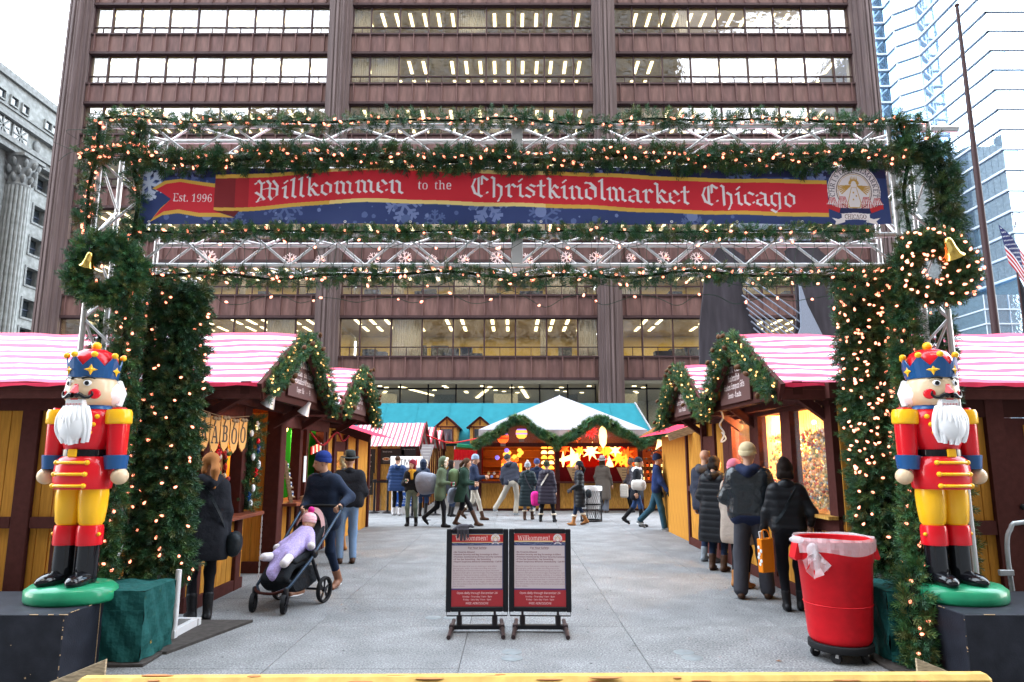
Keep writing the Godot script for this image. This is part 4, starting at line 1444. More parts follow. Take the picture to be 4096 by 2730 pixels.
	hang_sign("left", -2.86, -8.7, -10.0, 2.42, 2.98, sign_print([["Creek", 38, 60, 0.72], ["Artisan Made Hand-", 22, 112, 0.72], ["Personalized Ornaments", 22, 158, 0.68], ["Naperville IL - USA", 18, 208, 0.7]], 420, 240), "brown name board in white old-style letters under the nearest left gable")
	for q in [[-2.72, 2.3, -7.75], [-2.75, 2.3, -9.2]]:
		var fl := thing("flood_light", "small silver cone lamp %s the brown name board of the left stall" % ("in front of" if q[2] > -8 else "below"), "lamp", V(q[0], q[1], q[2]))
		obj("shade", B.new().lathe([[0.085, -0.1], [0.07, -0.06], [0.035, 0.02], [0.02, 0.08]], Vector3.ZERO, Basis.from_euler(V(0, 0, -0.5)), 12), M.alu, fl)
		obj("bulb", B.new().ball(V(-0.03, -0.06, 0), Vector3.ONE * 0.035), M.paper, fl)
	# ornament garland at the stall's corner
	var og := garland("ornament_garland", "dark hanging fir garland covered with small white ornaments at the stall corner", curve(path([-3.50, 2.18, -9.14, -3.48, 1.7, -9.16, -3.50, 1.25, -9.14, -3.48, 0.98, -9.16])), 0.15, 260, 0.0, "", false, 1.1, 0.0, 1.1)
	var oc := [["paper", 0.05], ["paper", 0.045], ["n_red", 0.04], ["n_blue", 0.04], ["paper", 0.05], ["paper", 0.06], ["n_red", 0.05], ["gold", 0.04], ["paper", 0.05], ["n_blue", 0.045], ["paper", 0.055]]
	for k in oc.size():
		var y := 2.05 - 0.1 * k
		var b := B.new()
		var q := V(-3.36 + rr(-0.03, 0.04), y, -9.06 + rr(-0.12, 0.12))
		if k % 3 == 0:
			for e in 5: b.bar(q, q + V(0, sin(TAU * e / 5), cos(TAU * e / 5)) * 0.06, 0.02, 0.012)
		else: b.ball(q, V(0.025, oc[k][1], oc[k][1] * 0.8), Basis(), 9, 6)
		obj("ornament", b, M[oc[k][0]], og)
	# chain from the shelf
	var cb := B.new()
	for k in 24:
		var y := 0.92 - k * 0.036
		cb.lathe([[0.010, -0.022], [0.010, 0.022]], V(-3.29, y, -9.28), Basis.from_euler(V(0, PI / 2 * (k % 2), 0)), 6, 0.35)
	var ch := obj("shelf_chain", cb, M.alu)
	tag(ch, "white chain hanging from the end of the counter shelf to the ground", "chain")

	# stall 2 -------------------------------------------------------
	var u := thing("market_stall", "second left stall with a green-lined open front and card rack", "market stall", Vector3.ZERO, 0.0, "striped roof stalls")
	roof_set(u, -9.0, -2.76, -11.0, -12.45, -13.9, 2.45, 3.24, "stripes_along")
	gable_frame(u, -2.76, 1.0, -11.0, -12.45, -13.9, 2.45, 3.24, -3.5)
	var x2 := -3.5
	planks(u, V(-4.4, 0.14, -10.3), V(1, 0, 0), 0.9, 2.16, V(0, 0, 1))
	obj("skirting", B.new().span(-4.4, x2, 0, 0.16, -10.28, -10.24), M.trim, u)
	obj("corner_post", B.new().span(x2 - 0.14, x2 + 0.08, 0, 2.42, -10.26, -10.5, 0.01), M.trim, u)
	planks(u, V(x2, 0.12, -10.5), V(0, 0, -1), 2.3, 0.78, V(1, 0, 0))
	for z in [-11.35, -11.7, -12.75, -12.95]: obj("post", B.new().span(x2 - 0.1, x2 + 0.05, 0, 2.3, z + 0.07, z - 0.07), M.trim, u)
	for z in [-10.95, -11.5, -12.2]: obj("lower_stile", B.new().span(x2 + 0.013, x2 + 0.05, 0.1, 0.9, z + 0.05, z - 0.05), M.trim, u)
	obj("head_rail", B.new().span(x2 - 0.08, x2 + 0.06, 2.1, 2.3, -10.5, -13.0), M.trim, u)
	obj("counter_shelf", B.new().span(x2 - 0.35, -3.2, 0.92, 0.965, -10.45, -12.1, 0.008), M.counter, u)
	obj("back_wall", B.new().span(-5.0, -4.95, 0, 2.4, -10.4, -13.0), M.green_felt, u)
	obj("side_wall", B.new().span(-5.0, x2 - 0.12, 0, 2.4, -13.0, -13.05), M.green_felt, u)
	obj("green_panel", B.new().span(x2 - 0.32, x2 - 0.28, 0.95, 2.1, -11.95, -12.8), M.green_felt, u)
	obj("ceiling", B.new().span(-5.0, x2, 2.32, 2.36, -10.4, -13.0), M.soffit, u)
	for y in [1.25, 1.6]: obj("shelf", B.new().span(-4.9, -4.6, y, y + 0.025, -10.6, -12.8), M.bare_wood, u)
	var sb := ornament_bits(60, V(-4.85, 1.28, -12.7), V(-4.65, 1.42, -10.7), Vector2(0.03, 0.07), [Color(0.5, 0.4, 0.1), Color(0.6, 0.2, 0.05), Color(0.5, 0.5, 0.4)])
	many("shelf_goods", B.new().ball(Vector3.ZERO, Vector3.ONE, Basis(), 7, 5).mesh(), M.tinted, sb[0], sb[1], u)
	var l2 := thing("globe_lamp", "bright round globe lamp in the open front of the green-lined stall", "lamp", V(-3.9, 2.12, -11.75))
	obj("globe", B.new().ball(Vector3.ZERO, Vector3.ONE * 0.085), M.lamp_hot, l2)
	obj("cord", B.new().rod(V(0, 0.08, 0), V(0, 0.25, 0), 0.006, 5), M.black_paint, l2)
	omni(V(-3.9, 2.12, -11.75), 1.0)
	gable_garland("lit fir garland on the gable of the second left stall", -2.76, 1.0, -11.0, -12.45, -13.9, 2.45, 3.24, 0.05)
	hang_sign("left2", -2.84, -12.2, -13.3, 2.42, 2.95, sign_print([["Glass Baltics", 30, 60, 0.72], ["Handmade glass", 20, 108, 0.72], ["Gifts and Decor", 20, 150, 0.72], ["Hamlin IL - USA", 16, 200, 0.7]], 380, 240), "smaller brown name board in white letters under the second left gable")
	# rack of small printed mugs on the counter
	var rk := thing("mug_rack", "slanted wooden rack of small printed mugs standing on the green-lined stall's counter", "rack", V(-3.3, 0.965, -10.75), 0.35)
	for s in [-0.16, 0.16]: obj("side_rail", B.new().bar(V(-0.08, 0, s), V(-0.2, 0.62, s), 0.03, 0.05), M.bare_wood, rk)
	for k in 4:
		var cpos := V(-0.08 - 0.03 * k, 0.08 + 0.14 * k, 0)
		obj("rack_shelf", B.new().box(cpos, V(0.1, 0.015, 0.32)), M.bare_wood, rk)
		var mb := B.new()
		for q in 5: mb.lathe([[0.024, 0.0], [0.026, 0.07]], cpos + V(0, 0.015, -0.12 + 0.06 * q), Basis(), 8)
		obj("mugs", mb, M.alu_white, rk)
		var db2 := B.new()
		for q in 5: db2.lathe([[0.0275, 0.025], [0.0275, 0.05]], cpos + V(0, 0.015, -0.12 + 0.06 * q), Basis(), 8)
		obj("mug_print", db2, M.n_blue, rk)
	for k in 5:
		tag(obj("goods_box", B.new().box(V(-3.28, 1.0, -11.15 - 0.17 * k), V(0.14, 0.07, 0.13)), [M.bare_wood, M.paper, M.plastic_gray][k % 3]), "%s small goods box from the mug rack on the green-lined stall's counter" % ORD[k], "box", "goods boxes on the counter")
	for k in 2:
		tag(obj("price_list", B.new().box(V(-3.42, 1.45 - 0.4 * k, -11.5 - 0.45 * k), V(0.006, 0.42, 0.14)), M.paper), "white price list sheet hanging in the green-lined stall, %s one" % ("upper" if k == 0 else "lower"), "sheet", "price lists")
	for k in 6:
		var gb := B.new()
		gb.box(Vector3.ZERO, V(0.02, 0.13, 0.07))
		tag(obj("hanging_card", gb, M.paper if k % 2 else M.n_red), "%s small gift card from the front on the green-lined stall's line" % ORD[k], "card", "pegged gift cards").position = V(-3.4, 1.75 + 0.015 * k, -11.75 - 0.11 * k)
	tag(obj("bow_garland", B.new().tube(curve(path([-3.3, 2.05, -11.3, -3.3, 1.85, -12.1, -3.3, 2.1, -13.0, -3.28, 1.95, -13.4, -3.28, 2.06, -13.9])), 0.018, 6), M.red_cloth), "twisted red ribbon strung along the second left stall", "ribbon")

	# stall 3: side wall with a brown door, low roof sloping to the passage
	var w := thing("market_stall", "third left stall with a brown panelled door and low roof edge", "market stall", Vector3.ZERO, 0.0, "striped roof stalls")
	planks(w, V(x2, 0.0, -13.05), V(0, 0, -1), 0.45, 2.05, V(1, 0, 0))
	planks(w, V(x2, 0.0, -14.5), V(0, 0, -1), 2.4, 2.05, V(1, 0, 0))
	obj("end_wall", B.new().span(-7, x2 - 0.02, 0, 2.2, -16.9, -16.95), M.mustard, w)
	obj("inner_wall", B.new().span(x2 - 0.1, x2 - 0.03, 0, 2.2, -13.06, -16.9), M.mustard2, w)
	var dr := obj("door", B.new().span(x2, x2 + 0.03, 0.02, 1.95, -13.55, -14.45), M.trim, w)
	for q in [[1.35, 1.75], [0.75, 1.25], [0.2, 0.65]]: obj("door_panel", B.new().span(x2 + 0.031, x2 + 0.04, q[0], q[1], -13.75, -14.25), M.mustard, dr)
	for z in [-13.5, -14.5, -15.5, -16.85]: obj("post", B.new().span(x2 - 0.02, x2 + 0.06, 0, 2.1, z + 0.06, z - 0.06), M.trim, w)
	for z in [-14.0]:
		var rb := B.new()
		rb.quad(V(-4.9, 2.72, z), V(-2.88, 2.08, z), V(-2.88, 2.08, z - 3.4), V(-4.9, 2.72, z - 3.4), V(0, 1, 0))
		obj("striped_roof", rb, M.hem_red, w)
		obj("barge_board", B.new().bar(V(-4.9, 2.66, z + 0.02), V(-2.86, 2.01, z + 0.02), 0.04, 0.16), M.trim, w)

func hang_sign(key: String, x: float, z0: float, z1: float, y0: float, y1: float, im: Image, label: String) -> void:
	var s := thing("name_board", label, "sign", V(x, (y0 + y1) / 2, (z0 + z1) / 2), 0.0, "stall name boards")
	obj("board", B.new().box(Vector3.ZERO, V(0.02, y1 - y0, absf(z1 - z0))), M.trim, s)
	var b := B.new()
	var o := signf(-x)
	var zz := absf(z1 - z0) / 2 - 0.005
	var yy := (y1 - y0) / 2 - 0.005
	if o > 0.0: b.quad(V(0.013, yy, zz), V(0.013, yy, -zz), V(0.013, -yy, -zz), V(0.013, -yy, zz), V(1, 0, 0))
	else: b.quad(V(-0.013, yy, -zz), V(-0.013, yy, zz), V(-0.013, -yy, zz), V(-0.013, -yy, -zz), V(-1, 0, 0))
	obj("lettering", b, pictured("sign_" + key, im, 0.6), s)

func right_row() -> void:
	var t := thing("market_stall", "mustard and brown stall with glowing ornament windows nearest on the right", "market stall", Vector3.ZERO, 0.0, "striped roof stalls")
	var xe := 2.82
	var wx := 3.45
	roof_set(t, 10.5, xe, -7.15, -8.6, -10.05, 2.41, 3.19, "stripes_along")
	gable_frame(t, xe, -1.0, -7.15, -8.6, -10.05, 2.41, 3.19, wx)
	# wall towards the camera with a brown door
	var zf := -7.3
	planks(t, V(wx, 0.12, zf), V(1, 0, 0), 1.72, 2.2, V(0, 0, 1))
	planks(t, V(6.3, 0.12, zf), V(1, 0, 0), 4.2, 2.2, V(0, 0, 1))
	obj("post", B.new().span(4.98, 5.17, 0, 2.32, zf + 0.012, zf + 0.07), M.trim, t)
	obj("rail", B.new().span(3.5, 4.97, 0.86, 1.0, zf + 0.012, zf + 0.06), M.trim, t)
	obj("post", B.new().span(4.55, 4.68, 0.12, 2.1, zf + 0.013, zf + 0.055), M.trim, t)
	obj("skirting", B.new().span(3.5, 10.4, 0, 0.16, zf + 0.014, zf + 0.08), M.trim, t)
	obj("head_rail", B.new().span(3.5, 10.4, 2.06, 2.3, zf + 0.014, zf + 0.06), M.trim_dark, t)
	var d := obj("door", B.new().span(5.19, 6.28, 0.16, 2.05, zf - 0.02, zf + 0.03), M.trim, t)
	for q in [[5.38, 5.72, 1.78, 1.98], [5.42, 5.78, 1.0, 1.68], [5.42, 5.78, 0.3, 0.86], [5.88, 6.2, 1.0, 1.68], [5.88, 6.2, 0.3, 0.86], [5.85, 6.2, 1.78, 1.98]]:
		obj("door_panel", B.new().span(q[0], q[1], q[2], q[3], zf + 0.031, zf + 0.042, 0.004), M.mustard, d)
	var kn := B.new()
	kn.ball(V(5.27, 0.98, zf + 0.07), Vector3.ONE * 0.035)
	kn.ball(V(5.27, 1.14, zf + 0.05), V(0.03, 0.03, 0.02))
	obj("door_knob", kn, M.black_paint, d)
	# wall towards the passage: bright windows full of ornaments
	var wins := [[-7.33, -7.38], [-7.5, -8.42], [-8.72, -9.52], [-9.86, -10.68]]
	planks(t, V(wx, 0.0, -7.32), V(0, 0, -1), 4.4, 0.9, V(-1, 0, 0), 0.16)
	obj("lower_rail", B.new().span(wx - 0.06, wx - 0.012, 0.86, 1.0, -7.32, -11.72), M.trim, t)
	obj("skirting", B.new().span(wx - 0.05, wx - 0.012, 0, 0.14, -7.32, -13.6), M.trim, t)
	obj("sill_shelf", B.new().span(wx - 0.16, wx - 0.02, 1.0, 1.035, -7.32, -10.9), M.pine, t)
	obj("head_rail", B.new().span(wx - 0.07, wx + 0.06, 2.2, 2.38, -7.32, -11.8), M.trim, t)
	var ps := [-7.32, -7.5, -8.42, -8.72, -9.52, -9.86, -10.68, -10.85]
	for k in range(0, 8, 2): obj("mullion", B.new().span(wx - 0.06, wx + 0.06, 1.0, 2.2, ps[k], ps[k + 1]), M.trim, t)
	for z in [-7.9, -9.2, -10.3]: obj("lower_stile", B.new().span(wx - 0.055, wx - 0.013, 0.14, 0.86, z + 0.05, z - 0.05), M.trim, t)
	obj("window_back", B.new().span(wx + 0.5, wx + 0.54, 0.9, 2.4, -7.35, -10.9), M.shop_back, t) if M.has("shop_back") else obj("window_back", B.new().span(wx + 0.5, wx + 0.54, 0.9, 2.4, -7.35, -10.9), mat("shop_back", lin(0.78, 0.52, 0.20), 0.7), t)
	obj("window_floor", B.new().span(wx, wx + 0.5, 0.95, 0.99, -7.35, -10.9), M.shop_back, t)
	obj("ceiling", B.new().span(wx, wx + 0.54, 2.38, 2.41, -7.35, -10.9), M.shop_back, t)
	var pal := [Color(0.9, 0.6, 0.16), Color(0.85, 0.75, 0.5), Color(0.6, 0.10, 0.04), Color(0.8, 0.45, 0.10), Color(0.35, 0.36, 0.14), Color(0.25, 0.3, 0.32), Color(0.95, 0.8, 0.5), Color(0.9, 0.62, 0.25)]
	for k in [1, 2, 3]:
		var z0: float = wins[k][0]
		var z1: float = wins[k][1]
		obj("window_pane", B.new().span(wx - 0.004, wx + 0.004, 1.04, 2.2, z0, z1), M.shop_glass, t)
		var o := thing("ornament_display", "glowing window display packed with hanging glass ornaments, %s window of the right stall" % ["", "nearest", "middle", "farthest and barest"][k], "display", V(wx, 0, 0), 0.0, "ornament window displays")
		var n: int = [0, 1300, 1000, 80][k]
		var a := ornament_bits(n, V(0.06, 1.06, z1 + 0.03), V(0.42, 1.95 if k < 3 else 1.5, z0 - 0.03), Vector2(0.009, 0.027), pal)
		many("hanging_ornament", B.new().lathe([[0.0, -1.0], [0.7, -0.7], [1.0, 0.0], [0.7, 0.7], [0.25, 1.0], [0.2, 1.3], [0.0, 1.4]], Vector3.ZERO, Basis(), 8).mesh(), M.tinted_gloss, a[0], a[1], o)
		var sb := B.new()
		for q in n / 16:
			var x := rr(0.08, 0.4)
			var z := rr(z1 + 0.04, z0 - 0.04)
			sb.rod(V(x, rr(1.3, 1.8), z), V(x, 2.3, z), 0.0015, 4)
		if n > 100: stuff(obj("hanging_thread", sb, M.gold, o))
		var bl := B.new()
		var lamps: Array = [[], [[0.22, 2.12, -7.85, 0.055], [0.2, 2.06, -8.33, 0.032], [0.25, 1.55, -7.9, 0.03], [0.3, 1.62, -8.1, 0.05], [0.25, 1.38, -8.25, 0.022]], [[0.25, 1.85, -9.0, 0.03], [0.25, 1.6, -9.1, 0.03], [0.25, 1.3, -9.2, 0.035]], [[0.2, 2.1, -10.25, 0.05]]][k]
		for q in lamps: bl.ball(V(q[0], q[1], q[2]), Vector3.ONE * q[3], Basis(), 10, 6)
		obj("lamp_bulb", bl, M.lamp_hot, o)
		omni(V(wx + lamps[0][0], lamps[0][1], lamps[0][2]), [0, 1.5, 1.3, 1.3][k])
		if k == 1:
			var men := B.new()
			for q in 4:
				var arc := PackedVector3Array()
				for e in 9: arc.append(V(0.2, 1.98 - sin(PI * e / 8) * (0.05 + 0.045 * q), -8.05 + cos(PI * e / 8) * (0.05 + 0.045 * q)))
				men.tube(arc, 0.008, 5)
			obj("candelabrum_shape", men, M.alu_white, o)
	# far part of the row: posts, mustard panels, door
	obj("post", B.new().span(wx - 0.06, wx + 0.05, 0, 2.4, -10.86, -11.15), M.trim, t)
	planks(t, V(wx, 0.0, -11.15), V(0, 0, -1), 0.5, 2.2, V(-1, 0, 0))
	obj("door", B.new().span(wx - 0.04, wx + 0.02, 0.1, 2.0, -11.75, -12.4), M.trim, t)
	obj("door_panel", B.new().span(wx - 0.05, wx - 0.041, 1.4, 1.75, -11.95, -12.2), M.mustard, t)
	planks(t, V(wx, 0.0, -12.42), V(0, 0, -1), 1.1, 2.1, V(-1, 0, 0))
	obj("rail", B.new().span(wx - 0.05, wx - 0.012, 1.0, 1.1, -12.45, -13.55), M.trim, t)
	for z in [-11.68, -12.42, -13.56]: obj("post", B.new().span(wx - 0.055, wx + 0.03, 0, 2.3, z + 0.05, z - 0.05), M.trim, t)
	obj("end_wall", B.new().span(wx, 8, 0, 2.3, -13.6, -13.65), M.mustard, t)
	obj("inner_wall", B.new().span(wx + 0.06, wx + 0.1, 0, 2.3, -10.9, -13.6), M.mustard2, t)
	gable_garland("thick lit fir garland with cones on the gable of the nearest right stall", xe, -1.0, -7.15, -8.6, -10.05, 2.41, 3.19, 0.05)
	hang_sign("right", 2.92, -8.35, -9.55, 2.34, 3.02, sign_print([["Old", 36, 52, 0.72], ["Eastern Europe", 34, 112, 0.72], ["Handcrafted", 22, 160, 0.72], ["Eastern European Gifts", 22, 204, 0.66], ["Toronto - Canada", 18, 250, 0.7]], 420, 280), "brown name board for Eastern European gifts under the nearest right gable")
	# second roof
	var u := thing("market_stall", "second right stall roof behind the ornament windows", "market stall", Vector3.ZERO, 0.0, "striped roof stalls")
	roof_set(u, 9.0, xe, -10.06, -11.45, -12.85, 2.41, 3.17, "stripes_along")
	gable_frame(u, xe, -1.0, -10.06, -11.45, -12.85, 2.41, 3.17, wx)
	gable_garland("lit fir garland on the gable of the second right stall", xe, -1.0, -10.06, -11.45, -12.85, 2.41, 3.17, 0.05)
	hang_sign("right2", 2.92, -11.2, -12.3, 2.34, 2.95, sign_print([["Eastern Europe", 34, 70, 0.72], ["Handcrafted", 22, 130, 0.72], ["Eastern European Gifts", 22, 178, 0.66], ["Toronto - Canada", 18, 230, 0.7]], 420, 260), "smaller brown name board for Eastern European gifts under the second right gable")
	var rb := B.new()
	rb.quad(V(4.9, 2.72, -13.2), V(3.0, 2.1, -13.2), V(3.0, 2.1, -16.4), V(4.9, 2.72, -16.4), V(0, 1, 0))
	var v := thing("market_stall", "third right stall with a low cream-edged roof", "market stall", Vector3.ZERO, 0.0, "striped roof stalls")
	obj("striped_roof", rb, M.hem_red, v)
	obj("barge_board", B.new().bar(V(4.9, 2.64, -13.18), V(2.98, 2.02, -13.18), 0.04, 0.15), M.bare_wood, v)
	obj("wall", B.new().span(3.5, 6, 0, 2.1, -13.75, -16.2), M.mustard2, v)
	# white cable loop under the tie beam
	tag(obj("cable_loop", B.new().tube(curve(path([3.0, 2.34, -9.9, 3.02, 2.2, -9.85, 2.98, 2.1, -9.9, 3.03, 1.98, -9.86, 2.99, 1.86, -9.9, 3.05, 1.9, -9.86, 3.0, 2.0, -9.88]), 0.03), 0.012, 6), M.wire_white), "white cable hanging in a loop under the right gables", "cable")

# ---------------------------------------------------------------- the far end of the market
func star_shape(r: float, points: int, inner: float, depth: float) -> B:
	# a solid pointed star: both faces rise to the middle
	var b := B.new()
	for k in points * 2:
		var a0 := PI * k / points
		var a1 := PI * (k + 1) / points
		var r0 := r if k % 2 == 0 else r * inner
		var r1 := r if k % 2 == 1 else r * inner
		var p := V(sin(a0) * r0, cos(a0) * r0, 0)
		var q := V(sin(a1) * r1, cos(a1) * r1, 0)
		for z in [depth, -depth]: b.flat(p, q, V(0, 0, z), V(0, 0, z) + (p + q) * 0.2)
	return b

func spiky(r: float, n: int) -> B:
	var b := B.new()
	for k in n:
		var y := 1.0 - 2.0 * (k + 0.5) / n
		var a := k * 2.39996
		var d := V(cos(a) * sqrt(1 - y * y), y, sin(a) * sqrt(1 - y * y))
		b.tube(PackedVector3Array([d * r * 0.15, d * r]), r * 0.13, 4, 0.001, false)
	return b

func far_market() -> void:
	mat("star_white", Color(1, 0.9, 0.7), 0.6, {"emit": Color(1.0, 0.83, 0.50), "energy": 1.1})
	mat("star_yellow", Color(1, 0.7, 0.3), 0.6, {"emit": Color(1.0, 0.55, 0.14), "energy": 0.8})
	mat("star_orange", Color(1, 0.5, 0.2), 0.6, {"emit": Color(1.0, 0.34, 0.10), "energy": 0.6})
	mat("star_red", Color(1, 0.2, 0.15), 0.6, {"emit": Color(0.9, 0.12, 0.06), "energy": 0.45})
	mat("jar_glow", Color(1, 0.8, 0.4), 0.5, {"emit": Color(1.0, 0.62, 0.2), "energy": 0.75})
	mat("jar_blue", Color(0.6, 0.6, 1.0), 0.5, {"emit": Color(0.45, 0.42, 0.9), "energy": 0.45})
	mat("clear_vinyl", Color(0.9, 0.9, 0.9), 0.06, {"alpha": 0.03})
	if sprig_mesh == null: make_sprigs()
	star_row()
	kiosk_row()
	# white party tent
	var t := thing("party_tent", "white gabled party tent behind the star lamp stalls", "tent", V(1.84, 0, -25.0))
	var b := B.new()
	for s in [-1.0, 1.0]:
		b.quad(V(s * 3.05, 2.62, 0), V(0, 4.0, -1.6), V(0, 4.0, -5), V(s * 3.05, 2.62, -6), V(s, 2, 0))
	b.flat(V(-3.05, 2.62, 0), V(3.05, 2.62, 0), V(0, 4.0, -1.6), V(0, 1, 1))
	obj("canopy", b, M.canvas_white, t)
	var vb := B.new()
	for k in 40:
		var a := -3.05 + 6.1 * k / 40
		var c := a + 6.1 / 40
		vb.quad(V(a, 2.62, 0.01), V(c, 2.62, 0.01), V(c, 2.2, 0.04 * sin(k * 1.3 + 1.3)), V(a, 2.2, 0.04 * sin(k * 1.3)), V(0, 0, 1))
	obj("valance", vb, M.canvas_white, t)
	obj("ridge_seam", B.new().rod(V(0, 4.01, -1.6), V(0, 2.63, 0.015), 0.012, 5), M.paper, t)
	for x in [-3.0, 0.0, 3.0]: obj("post", B.new().span(x - 0.04, x + 0.04, 0, 2.6, -0.1, -0.18), M.alu_white, t)
	obj("wall", B.new().span(-3.0, 3.0, 0.0, 2.3, -4.8, -4.85), M.canvas_white, t)
	# turquoise hall roof with two timber dormers
	var h := thing("turquoise_hall", "long hall with a bright turquoise roof and timber dormers behind the stalls", "building", V(-0.4, 0, -30.5))
	var rb := B.new()
	rb.quad(V(-7.5, 4.15, -2), V(6.2, 4.15, -2), V(6.75, 2.1, 0.8), V(-7.5, 2.1, 0.8), V(0, 1, 1))
	rb.quad(V(-7.5, 4.15, -2), V(6.2, 4.15, -2), V(6.75, 2.1, -4.8), V(-7.5, 2.1, -4.8), V(0, 1, -1))
	rb.flat(V(6.2, 4.15, -2), V(6.75, 2.1, 0.8), V(6.75, 2.1, -4.8), V(1, 0, 0))
	obj("roof", rb, M.turquoise, h)
	for k in 9: obj("roof_seam", B.new().bar(V(-7 + k * 1.5, 4.155, -1.99), V(-7 + k * 1.5, 2.105, 0.81), 0.03, 0.012, V(0, 0.8, 0.6)), M.turquoise, h)
	obj("roof_edge", B.new().bar(V(6.22, 4.17, -2), V(6.77, 2.1, 0.82), 0.06, 0.08), M.plastic_gray, h)
	obj("wall", B.new().span(-7.2, 6.4, 0, 2.15, 0.4, -4.4), M.pine2, h)
	for q in [-2.35, -0.95]:
		var d := obj("dormer", B.new().span(q - 0.42, q + 0.42, 2.2, 2.95, 1.4, -0.3), M.pine, h)
		var db := B.new()
		db.bar(V(q - 0.56, 2.82, 1.42), V(q, 3.3, 1.42), 0.06, 0.09)
		db.bar(V(q + 0.56, 2.82, 1.42), V(q, 3.3, 1.42), 0.06, 0.09)
		db.quad(V(q - 0.56, 2.84, 1.5), V(q, 3.34, 1.5), V(q, 3.34, -1.2), V(q - 0.56, 2.84, -0.6), V(-1, 1, 0))
		db.quad(V(q + 0.56, 2.84, 1.5), V(q, 3.34, 1.5), V(q, 3.34, -1.2), V(q + 0.56, 2.84, -0.6), V(1, 1, 0))
		obj("dormer_roof", db, M.trim, d)
		obj("dormer_gable", B.new().slab(PackedVector2Array([Vector2(q - 0.42, 2.95), Vector2(q + 0.42, 2.95), Vector2(q, 3.27)]), Transform3D(Basis(), V(0, 0, 1.38)), 0.02), M.pine2, d)
		var wd := B.new()
		wd.span(q - 0.02, q + 0.02, 2.95, 3.2, 1.405, 1.43)
		wd.span(q - 0.42, q + 0.42, 2.86, 2.92, 1.402, 1.43)
		wd.span(q - 0.28, q - 0.24, 2.2, 2.86, 1.402, 1.43)
		wd.span(q + 0.24, q + 0.28, 2.2, 2.86, 1.402, 1.43)
		obj("timber", wd, M.trim, d)
		obj("window", B.new().span(q - 0.23, q + 0.23, 2.3, 2.8, 1.402, 1.41), M.win_dark, d)
	# red and green market umbrella stand
	var g := thing("red_booth", "small booth with a red cloth front and green canopy between kiosk and lamp stall", "booth", V(-1.55, 0, -23.8))
	obj("canopy", B.new().box(V(0.05, 2.0, 0), V(0.75, 0.12, 0.5), Basis.from_euler(V(0, 0, -0.08)), 0.01), M.n_green, g)
	var cf := B.new()
	for k in 10: cf.quad(V(-0.42 + k * 0.084, 1.9 - 0.004 * k, 0.26 + 0.02 * (k % 2)), V(-0.336 + k * 0.084, 1.9 - 0.004 * k, 0.26 + 0.02 * ((k + 1) % 2)), V(-0.336 + k * 0.09, 1.55, 0.28), V(-0.42 + k * 0.09, 1.52, 0.28), V(0, 0, 1))
	obj("cloth_front", cf, M.can_red, g)
	for x in [-0.4, 0.42]: obj("post", B.new().rod(V(x, 0, 0.2), V(x, 2.0, 0.2), 0.02, 6), M.paper, g)
	obj("back_wall", B.new().span(-0.4, 0.4, 0, 1.6, -0.1, -0.14), M.alu_white, g)
	obj("crate_front", B.new().span(-0.38, 0.4, 0, 0.75, 0.2, 0.16), M.limestone, g)
	tag(obj("bunting_rope", B.new().tube(curve(path([-2.8, 2.35, -22.5, -2.1, 2.12, -23.5, -1.2, 2.3, -24.6])), 0.025, 6), M.can_red), "red rope slung between the kiosk gables and the white tent", "rope")

